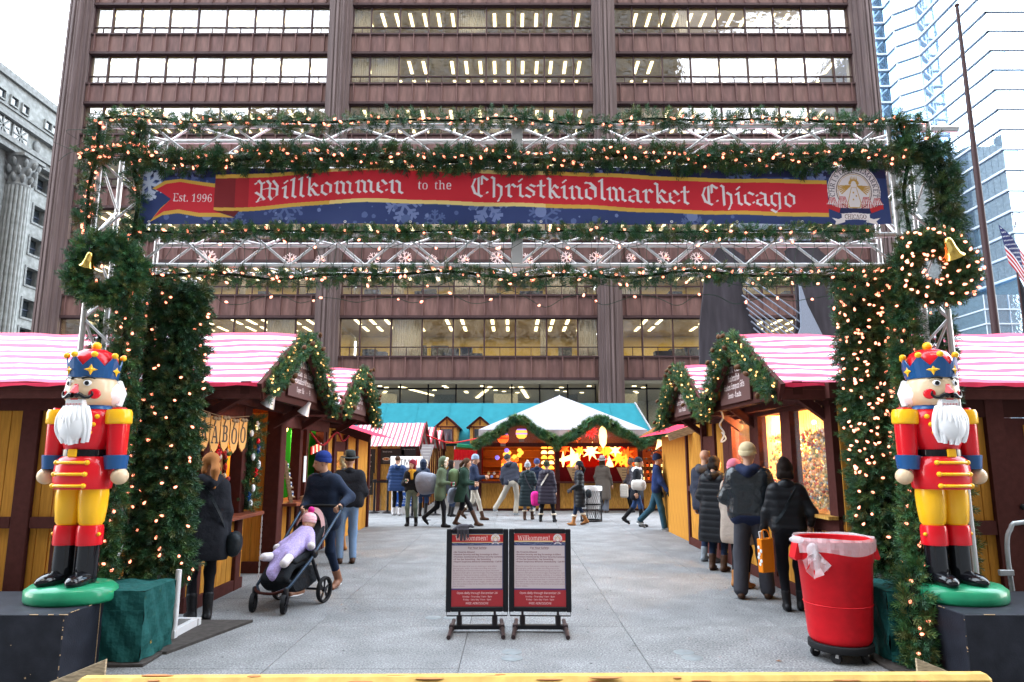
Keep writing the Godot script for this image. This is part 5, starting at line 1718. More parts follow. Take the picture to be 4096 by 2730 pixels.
func star_row() -> void:
	var zf := -21.8
	var xs := [-1.02, 1.42, 4.02, 6.5]
	for u in 3:
		var x0: float = xs[u]
		var x1: float = xs[u + 1]
		var xm: float = [0.19, 2.66, 5.25][u]
		var t := thing("lamp_stall", ["pine stall of painted glass lamps with a garlanded gable, left of the star stall", "pine stall hung with glowing paper stars", "pine stall of small glowing house lanterns, partly behind the right row"][u], "market stall", V(0, 0, zf), 0.0, "garlanded pine stalls")
		planks(t, V(x0 + 0.06, 0.06, 0), V(1, 0, 0), x1 - x0 - 0.12, 0.78, V(0, 0, 1), 0.17, ["pine", "pine2"])
		obj("skirting", B.new().span(x0, x1, 0, 0.07, 0.0, 0.04), M.trim_dark, t)
		obj("counter_shelf", B.new().span(x0 - (0.22 if u == 0 else 0.0), x1, 0.84, 0.89, -0.3, 0.22), M.trim, t)
		for x in ([x0, x1] if u == 0 else [x1]): obj("post", B.new().span(x - 0.07, x + 0.07, 0, 2.1, -0.06, 0.05), M.trim, t)
		obj("lintel", B.new().span(x0 + 0.071, x1 - 0.071, 1.96, 2.08, -0.05, 0.055), M.trim, t)
		var g := PackedVector2Array([Vector2(x0 - 0.05, 2.08), Vector2(x1 + 0.05, 2.08), Vector2(xm, 2.74)])
		obj("gable_panel", B.new().slab(g, Transform3D(Basis(), V(0, 0, -0.5)), -0.03), M.soffit, t)
		obj("vinyl_front", B.new().slab(g, Transform3D(Basis(), V(0, 0, 0.25)), -0.005), M.clear_vinyl, t)
		var rf := B.new()
		for s in [x0 - 0.12, x1 + 0.12]:
			rf.quad(V(s, 2.0, 0.5), V(xm, 2.8, 0.5), V(xm, 2.8, -2.6), V(s, 2.0, -2.6), V(s - xm, 2, 0))
			rf.quad(V(s, 1.93, 0.5), V(xm, 2.73, 0.5), V(xm, 2.73, -2.6), V(s, 1.93, -2.6), V(xm - s, -2, 0))
		obj("roof", rf, M.soffit, t)
		obj("back_wall", B.new().span(x0, x1, 0, 2.1, -2.2, -2.25), M.red_cloth if u == 1 else M.stall_inside, t)
		obj("side_wall", B.new().span(x0 - 0.02, x0 + 0.02, 0, 2.1, -0.06, -2.2), M.red_cloth if u < 2 else M.stall_inside, t)
		if u == 1: obj("red_drape", B.new().span(x0 + 0.07, x1 - 0.07, 0.89, 1.33, -0.12, -0.16), M.red_cloth, t)
		for y in ([1.3, 1.6, 1.85] if u != 1 else []): obj("shelf", B.new().span(x0 + 0.1, x1 - 0.1, y, y + 0.03, -1.9, -2.2), M.pine2, t)
		var p := curve(PackedVector3Array([V(x0 - 0.15, 1.98, zf + 0.52), V(lerpf(x0, xm, 0.5), 2.4, zf + 0.54), V(xm, 2.8, zf + 0.54), V(lerpf(x1, xm, 0.5), 2.42, zf + 0.54), V(x1 + 0.05, 2.04, zf + 0.52)]), 0.15)
		var gd := thing("gable_garland", ["dark fir garland along the gable of the glass lamp stall", "dark fir garland along the gable of the paper star stall", "dark fir garland along the gable of the house lantern stall"][u], "garland", Vector3.ZERO, 0.0, "garlands on the far gables")
		obj("core", B.new().tube(p, 0.06, 6), M.garland_core, gd)
		var xf := []
		var col := []
		sprigs_on(p, 0.13, 190, 1.35, xf, col, 1.3)
		many("needles", tuft_mesh, M.needle, xf, col, gd)
	# glowing stars
	var st := [
		[1.62, 1.55, 0.30, 4, 0.24, "star_white"], [1.98, 1.62, 0.36, 5, 0.42, "star_white"], [2.02, 1.42, 0.30, 5, 0.45, "star_yellow"], [1.86, 1.45, 0.2, 5, 0.4, "star_red"], [2.15, 1.84, 0.2, 7, 0.45, "star_yellow"],
		[2.52, 1.82, 0.32, 8, 0.40, "star_white"], [1.7, 1.9, 0.2, 6, 0.4, "star_orange"], [3.05, 1.84, 0.3, 8, 0.45, "star_yellow"], [2.95, 1.5, 0.26, 7, 0.4, "star_red"], [3.3, 1.85, 0.22, 6, 0.4, "star_white"],
		[3.42, 1.6, 0.3, 8, 0.4, "star_yellow"], [3.7, 1.75, 0.26, 7, 0.42, "star_orange"], [3.62, 1.5, 0.26, 6, 0.4, "star_yellow"], [3.75, 1.42, 0.22, 8, 0.4, "star_orange"], [3.5, 1.9, 0.16, 6, 0.4, "star_red"], [2.85, 1.9, 0.14, 5, 0.4, "star_orange"],
	]
	for k in st.size():
		var q: Array = st[k]
		var s := thing("paper_star", "%s glowing paper star with %d points, the %s hung in the star stall" % [["white", "yellow", "orange", "red"][["star_white", "star_yellow", "star_orange", "star_red"].find(q[5])], q[3], ORD[k]], "star lamp", V(q[0], q[1], zf - 0.25 - 0.12 * (k % 4)), 0.0, "paper stars in the star stall")
		var o := obj("shade", star_shape(q[2], q[3], q[4], 0.09), M[q[5]], s)
		o.rotation.z = 0.3 * (k % 3)
		obj("cord", B.new().rod(V(0, q[2] * 0.6, 0), V(0, 2.05 - q[1], 0), 0.006, 4), M.black_paint, s)
	for q in [[2.85, 2.30, "lantern_column", "tall white glowing paper lantern hanging in front of the star stall's gable", 0], [2.0, 2.26, "spiky_star", "small spiky orange star hanging under the star stall's gable", 1], [2.47, 2.42, "spiky_star", "red spiky star hanging under the star stall's gable", 2], [4.73, 2.2, "paper_star", "large white five-pointed star hanging before the house lantern stall", 3], [5.35, 2.36, "spiky_star", "pink spiky star at the gable of the house lantern stall", 2]]:
		var s := thing(q[2], q[3], "star lamp", V(q[0], q[1], zf + 0.12))
		if q[4] == 0: obj("shade", B.new().lathe([[0.0, -0.4], [0.1, -0.25], [0.13, 0.0], [0.1, 0.2], [0.0, 0.36]], Vector3.ZERO, Basis(), 8), M.star_white, s)
		elif q[4] == 1: obj("shade", spiky(0.2, 22), M.star_orange, s)
		elif q[4] == 2: obj("shade", spiky(0.26, 30), M.star_red, s)
		else: obj("shade", star_shape(0.42, 5, 0.42, 0.1), M.star_white, s)
	var tr := thing("tree_lamp", "small white glowing cone tree lamp standing on the star stall's drape", "lamp", V(3.08, 1.33, zf - 0.25))
	obj("shade", B.new().lathe([[0.14, 0.0], [0.12, 0.1], [0.0, 0.36]], Vector3.ZERO, Basis(), 8), M.star_white, tr)
	omni(V(2.7, 1.7, zf - 0.9), 0.60, Color(1.0, 0.5, 0.2), 0.15)
	for q in [[1.95, "left"], [3.5, "right"]]:
		var im := Image.create(120, 110, false, Image.FORMAT_RGB8)
		im.fill(Color(0.78, 0.64, 0.46))
		for k in 4: im.fill_rect(Rect2i(42, 14 + k * 16, 36, 4), Color(0.4, 0.28, 0.2))
		im.fill_rect(Rect2i(48, 78, 8, 8), Color(0.3, 0.2, 0.15)); im.fill_rect(Rect2i(66, 62, 8, 8), Color(0.3, 0.2, 0.15))
		var tri := PackedVector2Array([Vector2(-0.24, 0.2), Vector2(0.24, 0.2), Vector2(0.0, -0.35)])
		tag(obj("price_board", B.new().slab(tri, Transform3D(Basis(), V(q[0], 1.12, zf + 0.06)), 0.01), pictured("price_" + q[1], im, 0.7)), "tan triangular price board on the %s of the star stall's red drape" % q[1], "sign")
	# glass lamps stall
	var gl := [[-0.05, 1.85, "jar_blue"], [0.02, 1.78, "jar_glow"], [-0.1, 1.72, "jar_glow"], [0.36, 1.85, "jar_glow"], [0.42, 1.78, "jar_glow"], [0.35, 1.7, "jar_glow"], [-0.35, 1.62, "jar_blue"], [0.2, 1.65, "jar_glow"], [0.12, 1.58, "jar_glow"], [-0.15, 1.5, "star_orange"], [0.26, 1.55, "star_orange"]]
	for k in gl.size():
		var q: Array = gl[k]
		var s := thing("hanging_jar_lamp", "%s of the hanging round glass lamps, a small %s one" % [ORD[k], "blue" if q[2] == "jar_blue" else "amber"], "lamp", V(q[0] - 0.12, q[1], zf - 0.4 - 0.06 * (k % 3)), 0.0, "hanging glass lamps")
		obj("globe", B.new().ball(Vector3.ZERO, V(0.075, 0.07, 0.075), Basis(), 10, 7), M[q[2]], s)
	for k in 6:
		var s := thing("cylinder_lamp", "%s tall amber cylinder lamp from the left on the glass lamp stall's upper shelf" % ORD[k], "lamp", V(-0.30 + 0.115 * k, 1.18, zf - 0.35), 0.0, "amber cylinder lamps")
		obj("shade", B.new().lathe([[0.04, 0], [0.045, 0.05], [0.038, 0.08], [0.045, 0.13], [0.038, 0.17], [0.045, 0.24], [0.03, 0.26]], Vector3.ZERO, Basis(), 10), M.star_yellow, s)
	tag(obj("bowl_lamp", B.new().lathe([[0.05, 0], [0.16, 0.04], [0.18, 0.12], [0.12, 0.16]], V(-0.12, 1.46, zf - 0.38), Basis(), 14), M.star_orange), "wide orange bowl lamp above the amber cylinder lamps", "lamp")
	var sh := thing("goods_shelf", "two-step shelf of round painted glass votives in the glass lamp stall", "shelf", V(-0.3, 0, zf - 0.2))
	for y in [0.98, 1.16]: obj("board", B.new().span(-0.6, 0.7, y - 0.02, y, -0.25, 0.1), M.trim_dark, sh)
	var pal := [Color(0.7, 0.12, 0.06), Color(0.75, 0.5, 0.2), Color(0.2, 0.3, 0.6), Color(0.7, 0.6, 0.5), Color(0.6, 0.25, 0.1)]
	for k in 15:
		var c: Color = pal[k % 5]
		var key := "votive_%d" % (k % 5)
		if not M.has(key): mat(key, c.linear_to_srgb(), 0.25, {"emit": c.linear_to_srgb(), "energy": 0.15})
		tag(obj("votive", B.new().ball(V(-0.82 + 0.09 * k + rr(-0.02, 0.02), 1.035 + 0.1 * (k % 2), zf - 0.15 - 0.1 * (k % 2)), V(0.05, 0.048, 0.05), Basis(), 9, 6), M[key]), "%s round painted glass votive from the left on the two-step shelf" % ORD[k], "votive", "painted glass votives")
	for q in [[1.02, "left"], [1.24, "right"]]:
		for k in 6:
			var s := thing("stacked_lamp", "%s cream dome lamp from the top in the %s glowing stack" % [ORD[k], q[1]], "lamp", V(q[0], 1.90 - 0.16 * k, zf - 0.22), 0.0, "stacked cream lamps")
			obj("shade", B.new().lathe([[0.09, 0], [0.1, 0.03], [0.07, 0.09], [0.0, 0.11]], Vector3.ZERO, Basis(), 12), M.star_white if k % 2 else M.jar_glow, s)
	for q in [[-0.28, 2.22, "jar_blue", "purple mosaic glass bowl lamp standing under the left gable"], [0.3, 2.36, "jar_glow", "larger amber mosaic glass bowl lamp standing under the left gable"]]:
		var s := thing("mosaic_bowl", q[3], "lamp", V(q[0], q[1], zf + 0.1))
		obj("bowl", B.new().lathe([[0.08, -0.15], [0.15, -0.1], [0.18, 0.0], [0.17, 0.1], [0.12, 0.15]], Vector3.ZERO, Basis(), 16), M.star_orange if q[2] == "jar_blue" else M.jar_glow, s)
		obj("rim_band", B.new().lathe([[0.172, 0.09], [0.135, 0.15]], Vector3.ZERO, Basis(), 16), M.jar_blue, s)
		obj("spots", B.new().lathe([[0.185, -0.02], [0.186, 0.02]], Vector3.ZERO, Basis(), 16), M.star_red if q[2] == "jar_blue" else M.jar_blue, s)
		obj("foot", B.new().box(V(0, -0.2, 0), V(0.16, 0.1, 0.12)), M.limestone, s)
	omni(V(0.3, 1.75, zf - 0.9), 0.30, Color(1.0, 0.6, 0.3), 0.1)
	# little house lanterns in the third stall
	for k in 34:
		var x := 4.15 + 0.155 * (k % 12) + rr(-0.02, 0.02)
		var y := 0.92 + 0.2 * (k / 12)
		var s := thing("house_lantern", "%s tiny glowing house lantern from the left in the %s row" % [ORD[k % 12], ["bottom", "middle", "top"][k / 12]], "lantern", V(x, y, zf - 0.2 - 0.12 * (k / 12)), 0.0, "house lanterns")
		var b := B.new()
		b.box(V(0, 0.05, 0), V(0.08, 0.1, 0.06))
		for z in [-0.03, 0.03]: b.flat(V(-0.045, 0.1, z), V(0.045, 0.1, z), V(0, 0.17, z), V(0, 0, z))
		for e in [-0.045, 0.045]: b.quad(V(e, 0.1, 0.035), V(0, 0.17, 0.035), V(0, 0.17, -0.035), V(e, 0.1, -0.035), V(e, 0.05, 0))
		obj("house", b, M.trim if k % 3 else M.limestone, s)
		var wd := B.new()
		for e in 4: wd.span(-0.03 + 0.035 * (e % 2), -0.005 + 0.035 * (e % 2), 0.02 + 0.045 * (e / 2), 0.05 + 0.045 * (e / 2), 0.031, 0.034)
		obj("lit_window", wd, M.star_orange if k % 2 else M.star_white, s)
	var ob := ornament_bits(46, V(4.2, 1.5, zf - 0.8), V(6.0, 1.92, zf - 0.3), Vector2(0.03, 0.06), [Color(0.4, 0.06, 0.03), Color(0.35, 0.2, 0.08), Color(0.3, 0.28, 0.25)])
	var ho := thing("hanging_baubles", "dark glass baubles hanging in rows at the top of the house lantern stall", "baubles", Vector3.ZERO)
	many("bauble", B.new().ball(Vector3.ZERO, Vector3.ONE, Basis(), 9, 6).mesh(), M.tinted_gloss, ob[0], ob[1], ho)
	omni(V(5.1, 1.8, zf - 0.9), 0.25, Color(1.0, 0.45, 0.25), 0.1)

func menu_print(lines: Array, bowls: Array, w: int, h: int) -> Image:
	var im := Image.create(w, h, false, Image.FORMAT_RGB8)
	im.fill(Color(0.07, 0.06, 0.07))
	for l in lines: write(im, l[0], Vector2(l[1], l[2]), l[3], Color(0.85, 0.83, 0.8))
	for q in bowls:
		var c := Vector2(q[0], q[1])
		var r: float = q[2]
		fill(im, PackedVector2Array([c + Vector2(-r, 0), c + Vector2(r, 0), c + Vector2(r * 0.75, r * 1.5), c + Vector2(-r * 0.75, r * 1.5)]), Color(0.25, 0.2, 0.2))
		disc(im, c, r * 1.05, Color(0.88, 0.82, 0.74), r * 0.42)
		disc(im, c, r * 0.85, Color(0.72, 0.32, 0.14), r * 0.3)
		for k in 6: disc(im, c + Vector2(cos(k * 2.1) * r * 0.5, sin(k * 2.1) * r * 0.15), r * 0.14, Color(0.85, 0.6, 0.2))
	return im

func kiosk_row() -> void:
	var x0 := -4.85
	var x1 := -2.92
	for u in 3:
		var z := -21.66 - u * 2.7
		var hr: float = 2.72 - 0.02 * u
		var t := thing("food_kiosk", ["pine food kiosk with upright red stripes on its roof, menu boards on its wall", "second striped-roof kiosk right behind the food kiosk", "third striped-roof kiosk at the back of the kiosk row"][u], "kiosk", V(0, 0, z), 0.0, "kiosks with upright stripes")
		if u == 0: planks(t, V(x0, 0.02, 0), V(1, 0, 0), x1 - x0, 1.98, V(0, 0, 1), 0.16, ["pine", "pine2"])
		obj("striped_roof", awning(x0 - 0.1, -2.78, 0.75, 1.97, -0.6, hr, false, 62, 0.006), M.stripes_up, t)
		obj("striped_roof", awning(x0 - 0.1, -2.78, -1.95, 1.97, -0.6, hr, false, 62, 0.006), M.stripes_up, t)
		for q in [0.75, -1.95]: obj("barge_board", B.new().bar(V(-2.76, 1.93, q), V(-2.76, hr - 0.02, -0.6), 0.16, 0.03, V(1, 0, 0)), M.trim, t)
		obj("gable_wall", B.new().slab(PackedVector2Array([Vector2(0.6, 1.95), Vector2(-1.8, 1.95), Vector2(-0.6, hr - 0.1)]), Transform3D(Basis(V(0, 0, 1), V(0, 1, 0), V(-1, 0, 0)), V(-3.0, 0, 0)), 0.03), M.trim_dark, t)
		planks(t, V(x1, 0.02, -0.02), V(0, 0, -1), 2.65, 1.95, V(1, 0, 0), 0.2, ["pine", "mustard2"])
		for q in [0.0, -0.65, -1.3, -2.0, -2.6]: obj("post", B.new().span(x1 + 0.012, x1 + 0.06, 0, 1.98, q + 0.05, q - 0.05), M.trim, t)
		if u == 0:
			for x in [-4.83, -4.13, -2.94]: obj("post", B.new().span(x - 0.05, x + 0.05, 0, 1.97, 0.013, 0.06), M.trim, t)
			obj("rail", B.new().span(x0, x1, 0.88, 0.95, 0.013, 0.05), M.trim, t)
	var zf := -21.66 + 0.03
	var mb := [[-4.5, 1.52, 0.5, 0.74, [["Goulash", 90, 26, 20], ["Sauerkraut", 90, 150, 20]], [[90, 70, 44], [90, 190, 40]], "red stew"], [-4.52, 0.82, 0.46, 0.66, [["bowl soup", 60, 26, 18], ["potato soup", 110, 160, 18]], [[70, 60, 30], [110, 195, 30]], "lower"], [-3.72, 1.66, 0.72, 0.42, [["bowl soup", 70, 30, 22]], [[60, 100, 40], [180, 100, 40]], "two-bowl"], [-3.2, 1.82, 0.5, 0.24, [["potato soup", 60, 36, 17], ["vegetable soup", 160, 36, 17]], [], "narrow"]]
	for k in mb.size():
		var q: Array = mb[k]
		var w := 180 if k < 2 else 250
		var o := thing("menu_board", "black %s menu board with food pictures on the food kiosk wall" % q[6], "menu board", V(q[0], q[1], zf), 0.0, "menu boards")
		obj("frame", B.new().box(V(0, 0, 0.005), V(q[2] + 0.05, q[3] + 0.05, 0.03)), M.pine if k < 2 else M.black_paint, o)
		var b := B.new()
		b.quad(V(-q[2] / 2, q[3] / 2, 0.023), V(q[2] / 2, q[3] / 2, 0.023), V(q[2] / 2, -q[3] / 2, 0.023), V(-q[2] / 2, -q[3] / 2, 0.023), V(0, 0, 1))
		obj("print", b, pictured("menu_%d" % k, menu_print(q[4], q[5], w, int(w * q[3] / q[2])), 0.4), o)
	# cash machine
	var a := thing("cash_machine", "white and blue cash machine standing before the food kiosk", "cash machine", V(-3.12, 0, -20.75))
	obj("body", B.new().box(V(0, 0.8, 0), V(0.82, 1.6, 0.4), Basis(), 0.015), M.alu_white, a)
	var im := Image.create(240, 80, false, Image.FORMAT_RGB8)
	im.fill(Color(0.95, 0.95, 0.96))
	write(im, "ATM", Vector2(90, 62), 62, Color(0.1, 0.1, 0.12), "Droid Sans", false, 0, 1.0)
	im.fill_rect(Rect2i(170, 0, 6, 80), Color(0.6, 0.6, 0.65))
	im.fill_rect(Rect2i(200, 18, 10, 44), Color(0.8, 0.3, 0.3))
	var hb := B.new()
	hb.quad(V(-0.44, 1.64, 0.28), V(0.44, 1.64, 0.28), V(0.44, 1.34, 0.28), V(-0.44, 1.34, 0.28), V(0, 0, 1))
	obj("sign_print", hb, pictured("atm_print", im, 0.4, 0.2), a)
	obj("sign_box", B.new().box(V(0, 1.49, 0.13), V(0.92, 0.34, 0.29), Basis(), 0.012), M.alu_white, a)
	var im2 := Image.create(120, 140, false, Image.FORMAT_RGB8)
	im2.fill(Color(0.1, 0.32, 0.65))
	write(im2, "BMO", Vector2(60, 60), 36, Color.WHITE, "Droid Serif")
	im2.fill_rect(Rect2i(16, 84, 88, 3), Color.WHITE)
	write(im2, "Harris Bank", Vector2(60, 116), 22, Color.WHITE, "Droid Serif")
	var lb := B.new()
	lb.quad(V(-0.28, 0.62, 0.206), V(0.3, 0.62, 0.206), V(0.3, 0.22, 0.206), V(-0.28, 0.22, 0.206), V(0, 0, 1))
	obj("bank_print", lb, pictured("bank_print", im2, 0.4), a)
	obj("screen", B.new().box(V(0, 1.12, 0.2), V(0.3, 0.24, 0.03)), M.win_dark, a)
	# belt posts
	for k in 6:
		var q: Vector3 = [V(-4.55, 0, -20.6), V(-4.1, 0, -20.9), V(-3.7, 0, -20.9), V(-2.2, 0, -20.2), V(-2.75, 0, -19.4), V(-1.3, 0, -21.4)][k]
		var p := thing("queue_post", "%s black belt queue post counted from the food kiosk's left end" % ORD[k], "post", q, 0.0, "queue posts")
		obj("base", B.new().lathe([[0.17, 0], [0.17, 0.015], [0.05, 0.05], [0.0, 0.05]], Vector3.ZERO, Basis(), 16), M.black_paint, p)
		obj("pole", B.new().rod(V(0, 0.04, 0), V(0, 0.96, 0), 0.032, 10), M.black_paint, p)
		obj("belt_head", B.new().box(V(0, 0.93, 0), V(0.1, 0.1, 0.1), Basis(), 0.01), M.black_paint, p)
	tag(obj("queue_belt", B.new().span(-4.5, -4.15, 0.88, 0.94, -20.74, -20.745), M.black_paint), "black belt between the first two queue posts", "belt")
	tag(obj("queue_belt", B.new().span(-4.05, -3.75, 0.88, 0.94, -20.9, -20.905), M.black_paint), "black belt between the second and third queue posts", "belt")
	# pennant-shaped sign at the kiosk corner
	var pi := Image.create(80, 120, false, Image.FORMAT_RGB8)
	pi.fill(Color(0.62, 0.6, 0.62))
	for k in 7: pi.fill_rect(Rect2i(14 + k * 4, 12 + k * 13, 52 - k * 8, 3), Color(0.78, 0.78, 0.78))
	tag(obj("pennant_board", B.new().slab(PackedVector2Array([Vector2(-0.26, 0.4), Vector2(0.26, 0.4), Vector2(0.0, -0.45)]), Transform3D(Basis.from_euler(V(0, 0.5, 0)), V(-2.62, 1.62, -21.2)), 0.01), pictured("pennant_print", pi, 0.6)), "grey triangular notice board at the corner of the food kiosk", "sign")

# ---------------------------------------------------------------- the gate
func truss(t: Node, x0: float, x1: float, yb: float, yt: float, zf: float, zb: float) -> void:
	var r := 0.025
	for q in [[yt, zf], [yt, zb], [yb, zf], [yb, zb]]:
		obj("chord", B.new().rod(V(x0, q[0], q[1]), V(x1, q[0], q[1]), r, 12), M.alu, t)
	var n := 20
	var w := (x1 - x0) / n
	for k in n:
		var a := x0 + k * w
		var c := a + w
		var up := k % 2 == 0
		for z in [zf, zb]:
			obj("brace", B.new().rod(V(a, yb if up else yt, z), V(c, yt if up else yb, z), 0.0125, 7), M.alu, t)
		obj("brace", B.new().rod(V(a, yt, zf if up else zb), V(c, yt, zb if up else zf), 0.0125, 7), M.alu, t)
		obj("brace", B.new().rod(V(a, yb, zb if up else zf), V(c, yb, zf if up else zb), 0.0125, 7), M.alu, t)
	var xm := (x0 + x1) / 2
	for z in [zf, zb]: obj("joint_plate", B.new().span(xm - 0.055, xm + 0.055, yb - 0.02, yt + 0.02, z - 0.012, z + 0.012, 0.003), M.alu, t)

func gate() -> void:
	var t := thing("market_gate", "aluminium truss gate with two towers across the market entrance", "gate")
	var xl := -4.08
	var xr := 4.16
	truss(t, -3.62, 3.72, 3.47, 3.78, -6.4, -6.74)
	truss(t, -4.0, 4.1, 4.60, 4.91, -6.4, -6.74)
	for s in [[xl, -3.64], [xr, 3.76]]:
		for x in s:
			for z in [-6.4, -6.76]: obj("tower_leg", B.new().rod(V(x, 0.02, z), V(x, 4.95, z), 0.025, 12), M.alu, t)
		for k in 12:
			var y := 0.15 + k * 0.4
			var a: float = s[0] if k % 2 else s[1]
			var c: float = s[1] if k % 2 else s[0]
			for z in [-6.4, -6.76]: obj("tower_brace", B.new().rod(V(a, y, z), V(c, y + 0.4, z), 0.0125, 7), M.alu, t)
			for x in s: obj("tower_brace", B.new().rod(V(x, y, -6.4 if k % 2 else -6.76), V(x, y + 0.4, -6.76 if k % 2 else -6.4), 0.0125, 7), M.alu, t)
		obj("foot_plate", B.new().span(minf(s[0], s[1]) - 0.08, maxf(s[0], s[1]) + 0.08, 0.0, 0.02, -6.3, -6.86), M.alu_white, t)
	# the wrapped inner towers
	for s in [-1.0, 1.0]:
		var cx: float = -3.34 if s < 0 else 3.56
		for q in [[-0.05, -6.79], [0.05, -6.79], [-0.05, -6.89], [0.05, -6.89]]: obj("tower_leg", B.new().rod(V(cx + q[0], 0.02, q[1]), V(cx + q[0], 3.45, q[1]), 0.024, 10), M.alu_white, t)
		obj("stub_leg", B.new().rod(V(cx - s * 0.26, 0.02, -6.6), V(cx - s * 0.26, 0.62, -6.6), 0.026, 10), M.alu_white, t)
		for z in [-6.6, -7.08]: obj("foot_bar", B.new().span(cx - 0.28, cx + 0.28, 0.02, 0.09, z - 0.03, z + 0.03), M.alu_white, t)
		for x in [-0.24, 0.24]: obj("foot_bar", B.new().span(cx + x - 0.03, cx + x + 0.03, 0.021, 0.088, -6.631, -7.049), M.alu_white, t)
	obj("end_tube", B.new().rod(V(4.0, 4.93, -6.5), V(4.52, 4.93, -6.5), 0.035, 12), M.alu, t)

	# banner
	var b := B.new()
	var nx := 60
	for i in nx:
		for j in 4:
			var P := func(u: int, w: int) -> Vector3:
				var s := float(u) / nx
				var v := float(w) / 4
				return V(lerpf(-3.6, 3.67, s), lerpf(4.435, 3.87, v) - 0.012 * sin(PI * fmod(s * 10.0, 1.0)) * (v - 0.3) * 0.6, -6.34 + 0.014 * sin(s * 23.0 + v * 1.5) + 0.008 * sin(s * 61.0 + v * 3.0))
			b.quad(P.call(i, j), P.call(i + 1, j), P.call(i + 1, j + 1), P.call(i, j + 1), V(0, 0, 1), Rect2(float(i) / nx, j / 4.0, 1.0 / nx, 0.25))
	var bn := thing("welcome_banner", "long navy banner with a red ribbon and white old-style welcome lettering", "banner")
	obj("cloth", b, pictured("banner_print", banner_print(), 0.75), bn)
	var gr := B.new()
	for k in 12: gr.lathe([[0.006, 0], [0.012, 0.002], [0.014, 0.0]], V(-3.5 + k * 0.63, 3.885, -6.32), Basis.from_euler(V(PI / 2, 0, 0)), 8)
	obj("eyelets", gr, M.alu, bn)
	var ti := B.new()
	for k in 6: ti.rod(V(-2.87 + k * 1.26, 3.885, -6.325), V(-2.90 + k * 1.26 + 0.05, 3.78, -6.375), 0.004, 4)
	obj("tie_cords", ti, M.black_paint, bn)

	# garlands along the trusses
	var wob := func(x0: float, x1: float, y: float, z: float, amp: float, ph: float) -> PackedVector3Array:
		var p := PackedVector3Array()
		for k in 49:
			var s := k / 48.0
			p.append(V(lerpf(x0, x1, s), y + amp * sin(s * 40.0 + ph) * 0.6 + amp * sin(s * 17.0 + ph * 2.0) * 0.6, z + 0.02 * sin(s * 29.0 + ph)))
		return p
	garland("truss_garland", "lit fir garland along the very top of the gate", wob.call(-4.05, 4.15, 4.95, -6.36, 0.03, 0.5), 0.03, 115, 14, "garlands along the gate's trusses", false, 1.0, 0.0, 1.0)
	garland("truss_garland", "thick dark fir garland hanging over the top of the welcome banner", wob.call(-3.7, 3.85, 4.52, -6.30, 0.03, 1.7), 0.07, 270, 20, "garlands along the gate's trusses", false, 1.15, 1.0, 0.85)
	garland("truss_garland", "thin tinsel garland just under the welcome banner", wob.call(-3.66, 3.5, 3.80, -6.36, 0.008, 2.5), 0.022, 230, 4.5, "garlands along the gate's trusses", false, 0.8, 1.0, 1.35)
	garland("truss_garland", "ragged lit garland under the lower truss", wob.call(-3.6, 3.7, 3.38, -6.42, 0.035, 3.9), 0.035, 130, 9, "garlands along the gate's trusses", false, 0.95, 1.0, 1.1)
	# tower garlands
	garland("tower_garland", "lit garland up the outer left tower leg above the wreath", curve(path([-4.1, 3.72, -6.36, -4.14, 4.2, -6.36, -4.1, 4.6, -6.36, -4.12, 4.98, -6.38])), 0.04, 150, 30, "garlands on the gate towers", false, 1.0, 0.0)
	garland("tower_garland", "garland up the inner left tower leg beside the banner", curve(path([-3.68, 3.55, -6.36, -3.64, 4.1, -6.35, -3.72, 4.5, -6.36, -3.70, 4.95, -6.36])), 0.045, 170, 10, "garlands on the gate towers", false, 1.0, 0.0)
	garland("tower_garland", "lit cross garland at the top left corner of the gate", curve(path([-4.25, 4.55, -6.33, -3.9, 4.62, -6.33, -3.5, 4.58, -6.33])), 0.06, 220, 34, "garlands on the gate towers")
	garland("tower_garland", "heavy dark garland up the outer right tower leg, unlit", curve(path([4.18, 3.75, -6.36, 4.22, 4.1, -6.34, 4.2, 4.5, -6.34, 4.05, 4.66, -6.34, 3.8, 4.62, -6.34])), 0.10, 360, 1.5, "garlands on the gate towers", false, 1.2, 1.0, 0.8)
	garland("tower_garland", "sparse dark garland up the inner right tower leg", curve(path([3.86, 3.7, -6.36, 3.82, 4.15, -6.35, 3.9, 4.55, -6.36, 3.85, 4.98, -6.36])), 0.04, 110, 2, "garlands on the gate towers", false, 1.0, 0.0, 0.9)
	garland("tower_garland", "lit garland down the left tower, just right of the nutcracker", curve(path([-3.66, 3.4, -6.36, -3.62, 2.4, -6.34, -3.65, 1.4, -6.34, -3.62, 0.2, -6.34])), 0.085, 430, 16, "garlands on the gate towers", false, 1.05, 1.0)
	garland("tower_garland", "lit garland down the right tower to the ground, just left of the nutcracker", curve(path([3.72, 3.4, -6.36, 3.68, 2.4, -6.33, 3.62, 1.4, -6.28, 3.44, 0.8, -6.02, 3.24, 0.5, -5.79, 3.2, 0.03, -5.74])), 0.09, 430, 12, "garlands on the gate towers", false, 1.1, 1.0, 1.15)
	garland("tower_garland", "bit of garland behind the left nutcracker on the outer leg", curve(path([-4.16, 3.1, -6.8, -4.15, 2.3, -6.8, -4.2, 1.4, -6.8, -4.15, 0.5, -6.78])), 0.05, 160, 6, "garlands on the gate towers", false, 1.0, 0.0)
	garland("tower_garland", "garland behind the right nutcracker on the outer leg", curve(path([4.32, 3.1, -6.8, 4.3, 2.4, -6.8, 4.32, 1.5, -6.8, 4.3, 0.5, -6.78])), 0.075, 240, 6, "garlands on the gate towers", false, 1.1, 0.0, 0.9)
	garland("tower_garland", "lit garland from the right wreath along the lower truss corner", curve(path([3.1, 3.34, -6.4, 3.45, 3.32, -6.38, 3.75, 3.4, -6.36, 3.85, 3.75, -6.36])), 0.09, 280, 30, "garlands on the gate towers", false, 1.1, 1.0)
